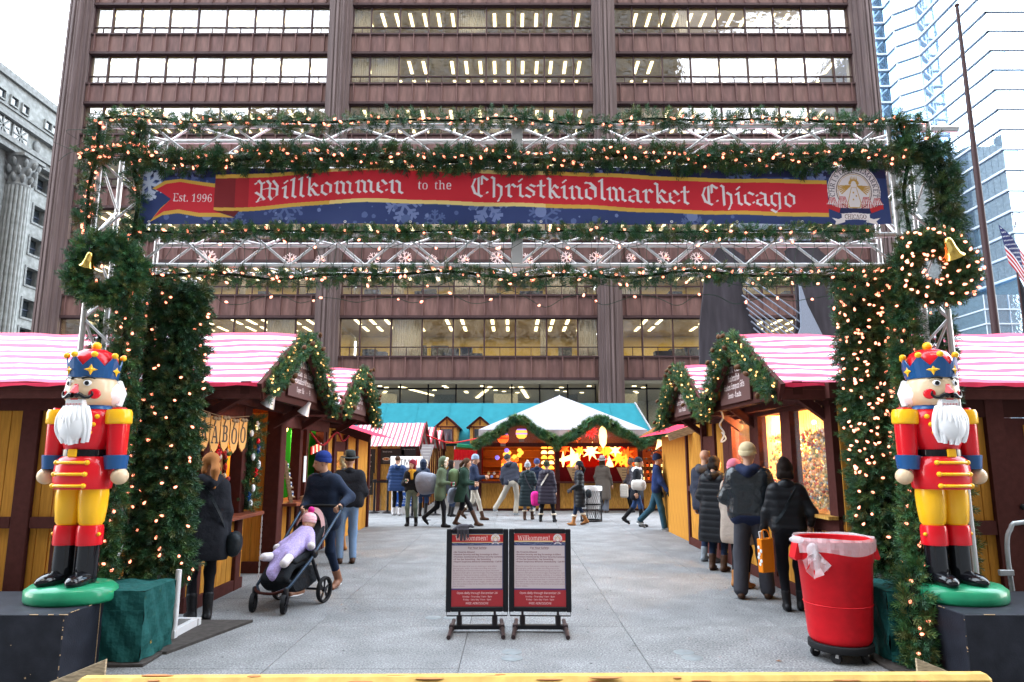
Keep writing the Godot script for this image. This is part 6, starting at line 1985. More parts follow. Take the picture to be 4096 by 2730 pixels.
	garland("tower_garland", "garland up the back inner leg of the left tower", path([-3.62, 3.4, -6.74, -3.6, 1.6, -6.72, -3.62, 0.3, -6.72]), 0.09, 400, 8, "garlands on the gate towers", false, 1.1, 1.0, 0.9)
	garland("tower_garland", "garland up the back inner leg of the right tower", path([3.78, 3.4, -6.74, 3.76, 1.6, -6.72, 3.78, 0.4, -6.72]), 0.09, 400, 10, "garlands on the gate towers", false, 1.1, 1.0, 0.9)
	# thick wrapped columns
	for s in [-1.0, 1.0]:
		var cx: float = -3.34 if s < 0 else 3.56
		var y0 := 0.5
		var y1 := 3.42
		var o := thing("garland_column", "thick column wrapped in fir garland, lit by %s" % ("a few scattered bulbs, left of the entrance" if s < 0 else "hundreds of bulbs, right of the entrance"), "garland", Vector3.ZERO, 0.0, "wrapped garland columns")
		obj("core", B.new().lathe([[0.0, y0 + 0.05], [0.12, y0 + 0.06], [0.12, y1 - 0.05], [0.0, y1]], V(cx, 0, -6.84), Basis(), 12), M.garland_core, o)
		var xf := []
		var col := []
		var wave := PackedVector3Array([V(cx, y0, -6.84), V(cx, y1, -6.84)])
		for k in 3400:
			var y := rr(y0, y1)
			var a := rr(0, TAU)
			# rows of garland wound round the column
			var row := 0.5 + 0.5 * sin((y * 5.2 + a / TAU) * TAU)
			var rad := (0.115 + 0.075 * row) * (1.0 + 0.09 * sin(a * 3.0 + y * 4.0) + 0.05 * sin(y * 11.0 + a)) + rr(-0.04, 0.035)
			var d := V(cos(a), 0, sin(a))
			var yv := (d * 0.9 + V(0, rr(-0.9, 0.2), 0) + V(-d.z, 0, d.x) * rr(-0.8, 0.8)).normalized()
			var zv := yv.cross(V(rr(-1, 1), rr(-1, 1), rr(-1, 1))).normalized()
			var sc := rr(0.8, 1.3)
			xf.append(Transform3D(Basis(yv.cross(zv), yv, zv) * sc, V(cx, y, -6.84) + d * rad))
			var c: Color = greens[rng.randi() % greens.size()]
			var f := rr(0.6, 1.1) * (0.95 if s < 0 else 1.15)
			col.append(Color(c.r * f, c.g * f, c.b * f))
		many("needles", sprig_mesh, M.needle, xf, col, o)
		var bx := []
		bulbs_on(wave, 0.245, 17 if s < 0 else 100, bx, 1.0, 0.0, 1.0)
		if s > 0: bx = bx.filter(func(q): return q.origin.y > 1.45 or rng.randf() < 0.18)
		many("fairy_light", bulb_mesh, M.bulb, bx, [], o)
		var wb := B.new()
		wires_along(wave, 0.25, 3.0, wb, 0.002)
		stuff(obj("light_wire", wb, M.wire, o))
	# net of lights hanging in front of the lower truss
	var nt := thing("light_net", "sagging net of green wire and small bulbs below the lower truss", "string lights")
	var nb := B.new()
	var bl := []
	for row in 3:
		var pts := PackedVector3Array()
		for k in 34:
			var x := -2.9 + 5.9 * k / 33.0
			pts.append(V(x, [3.66, 3.3, 3.16][row] + 0.05 * sin(k * 1.9 + row) - [0.0, 0.02, 0.06][row] * absf(sin(k * 0.8)) + rr(-0.02, 0.02), -6.33 + rr(-0.02, 0.02)))
		nb.tube(curve(pts, 0.06), 0.003, 4, -1.0, false)
		bulbs_on(pts, 0.012, [2.4, 3.0, 2.6][row], bl)
	for k in 60:
		var x := -3.4 + 7.0 * k / 59.0 + rr(-0.04, 0.04)
		nb.tube(curve(PackedVector3Array([V(x, 3.79, -6.36), V(x + rr(-0.04, 0.04), 3.65, -6.34), V(x + rr(-0.05, 0.05), 3.5, -6.35), V(x + rr(-0.06, 0.06), rr(3.18, 3.42), -6.33)]), 0.05), 0.0025, 4, -1.0, false)
	stuff(obj("net_wire", nb, M.wire, nt))
	many("fairy_light", bulb_mesh, M.bulb, bl, [], nt)
	# loops of loose wire at the two top corners
	var lw := B.new()
	for k in 16:
		var right := k % 2 == 0
		var c := V(rr(3.7, 4.5), rr(4.6, 5.05), -6.3) if right else V(rr(-4.35, -3.6), rr(3.7, 4.9), -6.28)
		lw.tube(curve(PackedVector3Array([c, c + V(rr(-0.2, 0.2), rr(-0.15, 0.1), rr(0, 0.08)), c + V(rr(-0.3, 0.3), rr(-0.25, 0.1), rr(0, 0.08)), c + V(rr(-0.4, 0.4), rr(-0.3, 0.05), 0)]), 0.04), 0.0025, 4, -1.0, false)
	var lo := obj("loose_wire", lw, M.wire)
	tag(lo, "tangled loose light wire round the gate's top corners", "wire")
	stuff(lo)
	# snowflakes in the lower truss
	mat("flake", Color(1, 0.95, 0.95), 0.5, {"emit": Color(1.0, 0.85, 0.85), "energy": 0.12})
	var fx := [-3.02, -2.2, -1.9, -1.37, -1.06, -0.80, -0.48, -0.15, 0.14, 0.54, 0.83, 1.18, 1.50, 1.83]
	var proto: Node3D
	for k in fx.size():
		var lab: String = "%s white lit snowflake from the left in the lower truss" % ORD[k]
		if k == 0:
			proto = thing("snowflake", lab, "snowflake", V(fx[0], 3.58, -6.56), 0.0, "snowflakes in the lower truss")
			var sb := B.new()
			for a in 6:
				var d := V(cos(a * PI / 3), sin(a * PI / 3), 0)
				sb.bar(Vector3.ZERO, d * 0.1, 0.014, 0.008, V(0, 0, 1))
				for e in [-1.0, 1.0]: sb.bar(d * 0.055, d * 0.055 + d.rotated(V(0, 0, 1), e * 0.9) * 0.045, 0.011, 0.008, V(0, 0, 1))
			obj("arms", sb, M.flake, proto)
			var lb := B.new()
			for a in 2: lb.ball(V(rr(-0.07, 0.07), rr(-0.07, 0.03), 0.02), Vector3.ONE * 0.011, Basis(), 6, 4)
			obj("bulbs", lb, M.bulb, proto)
		else:
			var c := copy(proto, lab, V(fx[k], 3.585 + rr(-0.02, 0.015), -6.56))
			c.rotation.z = rr(-0.5, 0.5)
			c.scale = Vector3.ONE * rr(0.5, 0.8)
	# wreaths with bells
	for s in [-1.0, 1.0]:
		var c := V(-3.79, 3.36, -6.18) if s < 0 else V(3.92, 3.37, -6.16)
		var w := thing("wreath", "big round fir wreath %s" % ("without lights, hiding a small gold bell, on the left tower" if s < 0 else "studded with lights and a gold bell on the right tower"), "wreath", c, 0.0, "wreaths on the gate towers")
		w.rotation = V(0.0, -0.15 * s, 0)
		var ring := PackedVector3Array()
		for k in 33: ring.append(V(cos(TAU * k / 32) * 0.25, sin(TAU * k / 32) * 0.25, 0))
		obj("core", B.new().tube(ring, 0.07, 8), M.garland_core, w)
		var xf := []
		var col := []
		sprigs_on(ring, 0.08, 560, 1.0, xf, col, 1.25 if s < 0 else 0.95, 0.0)
		many("needles", sprig_mesh, M.needle, xf, col, w)
		if s > 0:
			var bx := []
			bulbs_on(ring, 0.14, 44, bx, 1.0, 0.0, 1.0)
			many("fairy_light", bulb_mesh, M.bulb, bx, [], w)
		else:
			many("fairy_light", bulb_mesh, M.bulb, [Transform3D(Basis(), V(-0.01, 0.02, 0.05)), Transform3D(Basis(), V(-0.03, -0.13, 0.08))], [], w)
		var bell := thing("bell", "shiny gold bell hanging in the %s wreath" % ("lit right" if s > 0 else "unlit left"), "bell", c + (V(0.04, 0.13, 0.2) if s > 0 else V(-0.06, 0.05, 0.16)), 0.0, "gold bells")
		bell.rotation = V(0.35, 0, 0.45 if s > 0 else -0.35)
		var k := 0.85 if s > 0 else 0.6
		obj("body", B.new().lathe([[0.0, 0.13 * k], [0.03 * k, 0.125 * k], [0.045 * k, 0.09 * k], [0.055 * k, 0.02 * k], [0.08 * k, -0.06 * k], [0.11 * k, -0.09 * k], [0.112 * k, -0.095 * k], [0.1 * k, -0.092 * k], [0.07 * k, -0.05 * k], [0.045 * k, 0.02 * k]], Vector3.ZERO, Basis(), 20), M.gold, bell)
		obj("clapper", B.new().ball(V(0, -0.08 * k, 0), Vector3.ONE * 0.018), M.gold, bell)
		obj("hook", B.new().rod(V(0, 0.12 * k, 0), V(-0.02, 0.2 * k, 0), 0.006, 6), M.black_paint, bell)

func flake(im: Image, c: Vector2, r: float, w: float, col: Color, rot := 0.0) -> void:
	for a in 6:
		var d := Vector2.from_angle(rot + a * PI / 3)
		line(im, c, c + d * r, w, col)
		for q in [0.45, 0.7]:
			for e in [-1.0, 1.0]: line(im, c + d * r * q, c + d * r * q + d.rotated(e * 0.95) * r * 0.34, w, col)

func emblem(im: Image, c: Vector2, r: float, full := true) -> void:
	var cream := Color(0.93, 0.88, 0.88)
	var brown := Color(0.35, 0.2, 0.16)
	var gold := Color(0.78, 0.58, 0.25)
	var red := Color(0.75, 0.14, 0.17)
	var navy := Color(0.14, 0.16, 0.34)
	disc(im, c, r, cream)
	disc(im, c, r * 0.965, brown); disc(im, c, r * 0.945, cream)
	disc(im, c, r * 0.68, brown); disc(im, c, r * 0.655, cream); disc(im, c, r * 0.62, gold); disc(im, c, r * 0.605, cream)
	# rays, robe, head, hair and crown
	for k in 5:
		for e in [-1.0, 1.0]:
			var a := 0.08 + k * 0.17
			var d := Vector2(cos(a) * e, sin(a) * 0.9)
			line(im, c + Vector2(e * r * 0.12, -r * 0.2), c + Vector2(e * r * 0.12, -r * 0.2) + d * r * 0.5, r * 0.04, gold)
	fill(im, PackedVector2Array([c + Vector2(-r * 0.1, -r * 0.15), c + Vector2(r * 0.1, -r * 0.15), c + Vector2(r * 0.26, r * 0.42), c + Vector2(r * 0.2, r * 0.6), c + Vector2(-r * 0.2, r * 0.6), c + Vector2(-r * 0.26, r * 0.42)]), gold)
	fill(im, PackedVector2Array([c + Vector2(-r * 0.085, -r * 0.13), c + Vector2(r * 0.085, -r * 0.13), c + Vector2(r * 0.235, r * 0.42), c + Vector2(r * 0.18, r * 0.575), c + Vector2(-r * 0.18, r * 0.575), c + Vector2(-r * 0.235, r * 0.42)]), cream)
	for k in 10: disc(im, c + Vector2(cos(PI + PI * k / 9.0) * r * 0.15, -r * 0.28 - sin(PI * k / 9.0) * r * 0.1), r * 0.05, gold)
	disc(im, c + Vector2(0, -r * 0.28), r * 0.095, cream)
	for k in 5: fill(im, PackedVector2Array([c + Vector2((-0.13 + k * 0.055) * r, -r * 0.4), c + Vector2((-0.085 + k * 0.055) * r, -r * 0.4), c + Vector2((-0.12 + k * 0.06) * r, -r * 0.55)]), gold)
	for q in [[-0.03, 0.05], [0.08, 0.17], [-0.04, 0.3]]: disc(im, c + Vector2(q[0], q[1]) * r, r * 0.03, gold)
	# tents
	for e in [-1.0, 1.0]:
		for k in 2:
			var x: float = e * (0.45 + 0.4 * k) * r
			var y := r * (0.18 + 0.04 * k)
			fill(im, PackedVector2Array([c + Vector2(x - r * 0.22, y + r * 0.28), c + Vector2(x + r * 0.22, y + r * 0.28), c + Vector2(x, y - r * 0.05)]), cream)
			for j in 6:
				line(im, c + Vector2(x + (j - 2.5) * r * 0.07, y + r * 0.26), c + Vector2(x + (j - 2.5) * r * 0.035, y + r * 0.02), maxf(1.0, r * 0.022), red)
				line(im, c + Vector2(x + (j - 2.5) * r * 0.07, y + r * 0.28), c + Vector2(x + (j - 2.5) * r * 0.07, y + r * 0.45), maxf(1.0, r * 0.03), red)
	fill(im, PackedVector2Array([c + Vector2(-r, r * 0.5), c + Vector2(-r * 0.35, r * 0.68), c + Vector2(r * 0.35, r * 0.68), c + Vector2(r, r * 0.5), c + Vector2(r, r * 0.66), c + Vector2(r * 0.45, r * 0.85), c + Vector2(-r * 0.45, r * 0.85), c + Vector2(-r, r * 0.66)]), red)
	fill(im, PackedVector2Array([c + Vector2(-r * 0.55, r * 0.62), c + Vector2(r * 0.55, r * 0.62), c + Vector2(r * 0.6, r * 0.82), c + Vector2(-r * 0.6, r * 0.82)]), navy)
	for e in [-1.0, 1.0]: fill(im, PackedVector2Array([c + Vector2(e * r * 0.4, r * 0.92), c + Vector2(e * r * 0.64, r * 1.02), c + Vector2(e * r * 0.9, r * 0.98), c + Vector2(e * r * 0.74, r * 1.1), c + Vector2(e * r * 0.8, r * 1.24), c + Vector2(e * r * 0.4, r * 1.12)]), cream)
	fill(im, PackedVector2Array([c + Vector2(-r * 0.52, r * 0.82), c + Vector2(0, r * 0.77), c + Vector2(r * 0.52, r * 0.82), c + Vector2(r * 0.52, r * 1.06), c + Vector2(0, r * 1.01), c + Vector2(-r * 0.52, r * 1.06)]), cream)
	write(im, "CHICAGO", c + Vector2(0, r * 0.99), r * 0.2, brown, "Droid Serif", false, 0, 1.0, 0.0, r * 0.8)
	if full:
		var s := "CHRISTKINDLMARKET"
		for k in s.length():
			var a := lerpf(-1.75, 1.75, k / 16.0)
			var d := Vector2(sin(a), -cos(a))
			write(im, s[k], c + d * r * 0.74, r * 0.24, Color(0.2, 0.12, 0.2), "Droid Serif", false, 0, 1.0, a)

func banner_print() -> Image:
	var im := Image.create(2048, 154, false, Image.FORMAT_RGB8)
	var navy := Color(0.17, 0.23, 0.43)
	im.fill(navy)
	im.fill_rect(Rect2i(0, 0, 2048, 26), Color(0.12, 0.13, 0.29))
	var k := 1.2083
	var T := func(x: float, y: float) -> Vector2: return Vector2((x - 335) * k, (y - 388) * k)
	var pale := Color(0.45, 0.5, 0.68)
	var pale2 := Color(0.33, 0.39, 0.58)
	for q in [[350, 418, 44, 9], [660, 478, 40, 7], [930, 470, 42, 8], [1120, 466, 48, 10], [1000, 508, 26, 5], [1250, 500, 40, 6], [1580, 506, 24, 5], [1345, 398, 40, 7], [440, 396, 36, 7], [545, 510, 30, 6], [1690, 400, 30, 6], [1862, 393, 34, 8]]: flake(im, T.call(q[0], q[1]), q[2] * k, q[3] * k * 0.8, pale if q[3] > 7 else pale2, q[0] * 0.1)
	flake(im, T.call(350, 424), 40 * k, 9, Color(0.78, 0.8, 0.88), 0.3)
	rng.seed = 12
	for q in 150:
		disc(im, Vector2(rr(0, 2048), rr(0, 154)), rr(3, 16) if q % 4 == 0 else rr(2, 6), pale2 if q % 3 else pale)
	rng.seed = 78
	# the ribbon
	var mid := func(x: float) -> float:
		if x < 850.0: return lerpf(445.0, 425.0, smoothstep(500.0, 850.0, x))
		return lerpf(425.0, 458.0, smoothstep(850.0, 1890.0, x) * 0.55 + 0.45 * clampf((x - 850.0) / 1040.0, 0, 1))
	var band := func(x0: float, x1: float, a: float, c: float, col: Color) -> void:
		var up := PackedVector2Array()
		var dn := PackedVector2Array()
		for i in 41:
			var x := lerpf(x0, x1, i / 40.0)
			up.append(T.call(x, mid.call(x) + a))
			dn.append(T.call(x, mid.call(x) + c))
		dn.reverse()
		up.append_array(dn)
		fill(im, up, col)
	var gold := Color(0.86, 0.66, 0.27)
	var gold2 := Color(0.93, 0.80, 0.50)
	var red := Color(0.83, 0.14, 0.20)
	band.call(500, 1890, -42, 42, gold)
	band.call(760, 1250, -42, 42, gold2)
	band.call(500, 1890, -33, 33, red)
	band.call(500, 545, -33, 33, Color(0.52, 0.10, 0.13))
	band.call(545, 575, -33, 33, Color(0.68, 0.12, 0.16))
	var tail := PackedVector2Array()
	for q in [[358, 436], [385, 418], [420, 413], [500, 424], [500, 486], [548, 500], [470, 500], [420, 491], [385, 496], [358, 512], [380, 480], [402, 459], [380, 444]]: tail.append(T.call(q[0], q[1]))
	fill(im, tail, gold)
	var t2 := PackedVector2Array()
	for q in [[366, 438], [390, 425], [420, 420], [500, 433], [500, 484], [530, 491], [470, 491], [420, 482], [388, 487], [366, 502], [382, 480], [402, 459], [382, 446]]: t2.append(T.call(q[0], q[1]))
	fill(im, t2, red)
	fill(im, PackedVector2Array([T.call(500, 486), T.call(545, 498), T.call(556, 484)]), Color(0.42, 0.09, 0.11))
	var white := Color(0.94, 0.90, 0.90)
	write(im, "Est. 1996", T.call(450, 465), 25 * k, white, "Droid Serif", false, 0, 1.0, 0.03, 88 * k)
	var base := func(px: float) -> float:
		var x := px / k + 335.0
		return (mid.call(x) + 19.0 - 388.0) * k
	var wd := func(s: String, x0: float, x1: float, xh: float) -> void:
		nib(im, s, (x0 - 335) * k, base, xh * k, white, 0.27, (x1 - x0) / (nib_width(s) * xh))
	wd.call("Willkommen", 590, 930, 27)
	write(im, "to  the", T.call(998, 436), 27 * k, white, "Droid Serif", false, 0, 1.0, 0.0, 76 * k)
	wd.call("Christkindlmarket", 1080, 1580, 28)
	wd.call("Chicago", 1604, 1820, 28)
	emblem(im, T.call(1952, 440), 62 * k)
	return im

# ---------------------------------------------------------------- nutcrackers
func nutcrackers() -> void:
	for s in [-1.0, 1.0]:
		var cx: float = -3.585 if s < 0 else 3.585
		var px0: float = -5.0 if s < 0 else 3.34
		var px1: float = -3.31 if s < 0 else 5.2
		var side := "left" if s < 0 else "right"
		# plinth
		var p := thing("plinth", "scuffed black plywood plinth under the %s nutcracker" % side, "plinth", Vector3.ZERO, 0.0, "black plinths")
		obj("box", B.new().span(px0, px1, 0, 0.5, -5.33, -6.22, 0.006), M.black_plinth, p)
		var ix: float = px1 if s < 0 else px0
		var o: float = -s
		obj("panel_joint", B.new().span(ix + o * 0.001, ix + o * 0.004, 0.01, 0.49, -5.78, -5.786), M.bare_wood, p)
		var ch := B.new()
		for q in 30:
			var e := rng.randi() % 3
			if e == 0: ch.box(V(ix, rr(0.02, 0.48), -5.33), V(0.006, rr(0.003, 0.02), 0.006), Basis.from_euler(V(rr(-0.4, 0.4), 0.7, 0)))
			elif e == 1: ch.box(V(ix, 0.498, rr(-6.2, -5.35)), V(0.006, 0.006, rr(0.006, 0.05)), Basis.from_euler(V(0, 0, 0.7)))
			else: ch.box(V(rr(px0, px1), 0.498, -5.331), V(rr(0.006, 0.07), 0.006, 0.006), Basis.from_euler(V(0.7, 0, 0)))
		for q in 9: ch.box(V(rr(px0 + 0.1, px1 - 0.1), rr(0.05, 0.47), -5.329), V(rr(0.003, 0.012), rr(0.003, 0.012), 0.003), Basis.from_euler(V(0, 0, rr(0, 3))))
		stuff(obj("paint_chips", ch, M.bare_wood, p))
		# the figure
		var n := thing("nutcracker", "tall glossy nutcracker on a green disc by the %s tower, beard turned %s" % [side, side], "nutcracker", V(cx, 0.5, -5.84), 0.1 * s, "nutcracker figures")
		n.scale = V(1.03, 0.98, 1.03)
		nutcracker(n)

func nutcracker(n: Node3D) -> void:
	obj("base_disc", B.new().lathe([[0.0, 0.0], [0.33, 0.0], [0.345, 0.02], [0.345, 0.10], [0.30, 0.135], [0.0, 0.14]], V(0.07 if n.position.x > 0 else 0.0, 0, 0), Basis(), 32, 0.82), M.n_green, n)
	var y := 0.135
	for s in [-1.0, 1.0]:
		var x: float = s * 0.098
		obj("shoe", B.new().ball(V(x * 1.15, y + 0.045, 0.08), V(0.075, 0.06, 0.15), Basis.from_euler(V(0.1, 0.12 * s, 0)), 16, 9), M.n_black, n)
		obj("boot", B.new().lathe([[0.078, 0.0], [0.084, 0.08], [0.082, 0.31]], V(x, y + 0.01, -0.01), Basis(), 18), M.n_black, n)
		obj("boot_cuff", B.new().lathe([[0.06, 0.30], [0.095, 0.31], [0.098, 0.33], [0.098, 0.44], [0.092, 0.47], [0.05, 0.48]], V(x, y, -0.01), Basis(), 18), M.n_red, n)
		obj("cuff_button", B.new().ball(V(x + s * 0.097, y + 0.40, 0.02), Vector3.ONE * 0.016), M.n_yellow, n)
		obj("trouser_leg", B.new().lathe([[0.07, 0.46], [0.094, 0.50], [0.106, 0.62], [0.11, 0.72], [0.10, 0.82]], V(x, y, -0.01), Basis(), 18), M.n_yellow, n)
	obj("coat_skirt", B.new().lathe([[0.0, 0.77], [0.215, 0.77], [0.222, 0.785], [0.228, 0.88], [0.222, 0.96], [0.20, 1.02], [0.17, 1.045]], V(0, y, 0), Basis(), 26, 0.85), M.n_red, n)
	obj("belt", B.new().lathe([[0.165, 1.035], [0.176, 1.037], [0.176, 1.098], [0.165, 1.10]], V(0, y, 0), Basis(), 24, 0.85), M.n_black, n)
	obj("buckle", B.new().box(V(0, y + 1.068, 0.152), V(0.075, 0.068, 0.02), Basis(), 0.007), M.n_yellow, n)
	obj("torso", B.new().lathe([[0.163, 1.09], [0.18, 1.14], [0.208, 1.22], [0.218, 1.32], [0.21, 1.40], [0.17, 1.44], [0.1, 1.46]], V(0, y, 0), Basis(), 26, 0.82), M.n_red, n)
	obj("collar", B.new().lathe([[0.155, 1.43], [0.175, 1.44], [0.165, 1.475], [0.12, 1.49]], V(0, y, 0), Basis(), 22, 0.85), M.n_blue, n)
	for k in 3:
		var yy := y + 0.99 - 0.095 * k
		var b := B.new()
		var pts := PackedVector3Array()
		for e in 7: pts.append(V(-0.13 + e * 0.0433, yy, 0.196 - 0.00 * e - pow((e - 3.0) / 3.0, 2) * 0.035 - 0.008 * (1 - k) * 0.5 + (0.0 if k else -0.01)))
		b.tube(pts, 0.013, 8)
		b.ball(pts[0], Vector3.ONE * 0.021, Basis(), 10, 7); b.ball(pts[6], Vector3.ONE * 0.021, Basis(), 10, 7)
		obj("frog_bar", b, M.n_yellow, n)
	for s in [-1.0, 1.0]:
		for k in 3: obj("coat_button", B.new().ball(V(s * (0.155 - 0.018 * k), y + 1.375 - 0.068 * k, 0.118 + 0.012 * k), Vector3.ONE * 0.02, Basis(), 10, 7), M.n_yellow, n)
		var ax: float = s * 0.30
		var t := Basis.from_euler(V(0, 0, 0.03 * s))
		var a := obj("arm", B.new().lathe([[0.0, 1.455], [0.055, 1.455], [0.06, 1.44]], V(ax, y, 0), t, 18).lathe([[0.074, 1.05], [0.085, 1.32]], V(ax, y, 0), t, 18), M.n_red, n)
		obj("shoulder_pad", B.new().lathe([[0.06, 1.31], [0.094, 1.315], [0.1, 1.33], [0.1, 1.41], [0.09, 1.438], [0.05, 1.442]], V(ax, y, 0), t, 20), M.n_yellow, a)
		obj("cuff", B.new().lathe([[0.05, 0.935], [0.08, 0.935], [0.093, 1.05], [0.06, 1.055]], V(ax, y, 0), t, 18), M.n_blue, a)
		obj("hand", B.new().ball(V(ax - s * 0.01 + s * 0.03, y + 0.875, 0.01), V(0.068, 0.07, 0.068), Basis(), 16, 10), M.n_skin, a)
		obj("arm_rod", B.new().rod(V(s * 0.18, y + 1.36, 0), V(ax, y + 1.36, 0), 0.03, 10), M.n_red, a)
	# head
	var hy := y + 1.46
	obj("head", B.new().lathe([[0.10, 0.0], [0.165, 0.015], [0.195, 0.07], [0.2, 0.14], [0.19, 0.21], [0.17, 0.25]], V(0, hy, 0), Basis(), 26, 0.95), M.n_skin, n)
	var hb := B.new()
	hb.ball(V(0, hy + 0.12, -0.055), V(0.228, 0.15, 0.18), Basis(), 22, 12)
	for k in 9:
		var a := PI + PI * (k + 0.5) / 9.0
		hb.tube(PackedVector3Array([V(cos(a) * 0.17, hy + 0.23, -0.05 + sin(a) * 0.13), V(cos(a) * 0.208, hy + 0.13, -0.055 + sin(a) * 0.16), V(cos(a) * 0.185, hy + 0.02, -0.05 + sin(a) * 0.14)]), 0.028, 8)
	obj("hair", hb, M.n_white, n)
	var no := B.new()
	no.flat(V(-0.016, hy + 0.185, 0.186), V(0.016, hy + 0.185, 0.186), V(0, hy + 0.11, 0.25), V(0, 1, 1))
	no.flat(V(-0.016, hy + 0.185, 0.186), V(-0.034, hy + 0.10, 0.188), V(0, hy + 0.11, 0.25), V(-1, 0, 0.3))
	no.flat(V(0.016, hy + 0.185, 0.186), V(0.034, hy + 0.10, 0.188), V(0, hy + 0.11, 0.25), V(1, 0, 0.3))
	no.flat(V(-0.034, hy + 0.10, 0.188), V(0.034, hy + 0.10, 0.188), V(0, hy + 0.11, 0.25), V(0, -1, 0.2))
	obj("nose", no, M.n_red, n)
	for s in [-1.0, 1.0]:
		var face := func(ang: float, yy: float, out: float) -> Vector3: return V(sin(ang) * (0.2 + out), hy + yy, cos(ang) * (0.19 + out))
		var e := obj("eye", B.new().ball(face.call(0.42 * s, 0.195, -0.006), V(0.03, 0.026, 0.013), Basis.from_euler(V(0, 0.42 * s, 0)), 12, 8), M.n_white, n)
		obj("pupil", B.new().ball(face.call(0.41 * s, 0.193, 0.004), V(0.018, 0.019, 0.008), Basis.from_euler(V(0, 0.42 * s, 0)), 10, 6), M.n_black, e)
		var br := PackedVector3Array()
		for k in 6: br.append(face.call((0.2 + 0.1 * k) * s, 0.225 + 0.018 * sin(PI * (k + 1) / 6.5), -0.002 if k else 0.0))
		obj("eyebrow", B.new().tube(br, 0.013, 6, 0.004), M.n_black, n)
		obj("cheek", B.new().ball(face.call(0.72 * s, 0.105, -0.005), V(0.045, 0.045, 0.012), Basis.from_euler(V(0, 0.72 * s, 0)), 14, 7), M.n_red, n)
		var mp := PackedVector3Array()
		for q in [[0.06, 0.085], [0.2, 0.095], [0.36, 0.075], [0.52, 0.072], [0.64, 0.1], [0.6, 0.125]]: mp.append(face.call(q[0] * s, q[1], 0.012))
		obj("moustache", B.new().tube(curve(mp, 0.01), 0.022, 8, 0.006), M.n_black, n)
	obj("mouth_block", B.new().box(V(0, hy + 0.015, 0.165), V(0.15, 0.085, 0.06), Basis(), 0.006), M.n_white, n)
	var tl := B.new()
	tl.box(V(0, hy + 0.014, 0.1965), V(0.14, 0.003, 0.002))
	for k in 5: tl.box(V(-0.05 + 0.025 * k, hy + 0.014, 0.1966), V(0.002, 0.014, 0.002))
	tl.box(V(0, hy + 0.056, 0.192), V(0.06, 0.01, 0.008))
	obj("lips_and_teeth", tl, M.n_red, n)
	# beard of waved locks
	var bd := B.new()
	bd.ball(V(0, hy - 0.14, 0.17), V(0.128, 0.16, 0.07), Basis.from_euler(V(-0.12, 0, 0)), 20, 12)
	for k in 9:
		var x := -0.112 + 0.028 * k
		var top := V(x * 0.75, hy - 0.01, 0.19 - absf(x) * 0.25)
		var lp := PackedVector3Array([top, V(x * 1.15, hy - 0.1, 0.232 - absf(x) * 0.5), V(x * 1.2 + 0.012 * sin(k * 2.0), hy - 0.21, 0.22 - absf(x) * 0.45), V(x * 0.95 + 0.014 * cos(k * 1.7), hy - 0.325 + 0.03 * absf(x) * 8.0, 0.20 - absf(x) * 0.4)])
		bd.tube(curve(lp, 0.025), 0.027, 8, 0.017)
	obj("beard", bd, M.n_white, n)
	# crown
	var cy := hy + 0.245
	var cr := B.new()
	var teeth := 8
	for k in teeth * 4:
		var a0 := TAU * k / (teeth * 4) + 0.2
		var a1 := TAU * (k + 1) / (teeth * 4) + 0.2
		var h := func(i: int) -> float: return 0.10 + 0.09 * (absf(fmod(float(i), 4.0) - 2.0) / 2.0)
		var P := func(a: float, r: float, yy: float) -> Vector3: return V(cos(a) * r, cy + yy, sin(a) * r * 0.95)
		for rr2 in [[0.185, 0.207, 1.0], [0.175, 0.197, -1.0]]:
			cr.quad(P.call(a0, rr2[0], 0.0), P.call(a1, rr2[0], 0.0), P.call(a1, rr2[1], h.call(k + 1)), P.call(a0, rr2[1], h.call(k)), V(cos(a0), 0, sin(a0)) * rr2[2])
		cr.quad(P.call(a0, 0.207, h.call(k)), P.call(a1, 0.207, h.call(k + 1)), P.call(a1, 0.197, h.call(k + 1)), P.call(a0, 0.197, h.call(k)), Vector3.UP)
	obj("crown", cr, M.n_blue, n)
	obj("crown_dome", B.new().lathe([[0.176, 0.02], [0.178, 0.12], [0.172, 0.17], [0.14, 0.225], [0.08, 0.258], [0.0, 0.265]], V(0, cy, 0), Basis(), 22), M.n_red, n)
	for k in teeth:
		var a := TAU * k / teeth + 0.2
		obj("crown_ball", B.new().ball(V(cos(a) * 0.205, cy + 0.196, sin(a) * 0.196), Vector3.ONE * 0.026, Basis(), 12, 8), M.n_yellow, n)
	obj("crown_ball", B.new().ball(V(0, cy + 0.292, 0), Vector3.ONE * 0.038, Basis(), 14, 9), M.n_yellow, n)
	for a in [0.5, -0.5, 1.6, -1.6]:
		obj("crown_star", star_shape(0.05, 4, 0.42, 0.012), M.n_yellow, n).transform = Transform3D(Basis.from_euler(V(0, a, 0)), V(sin(a) * 0.197, cy + 0.065, cos(a) * 0.188))

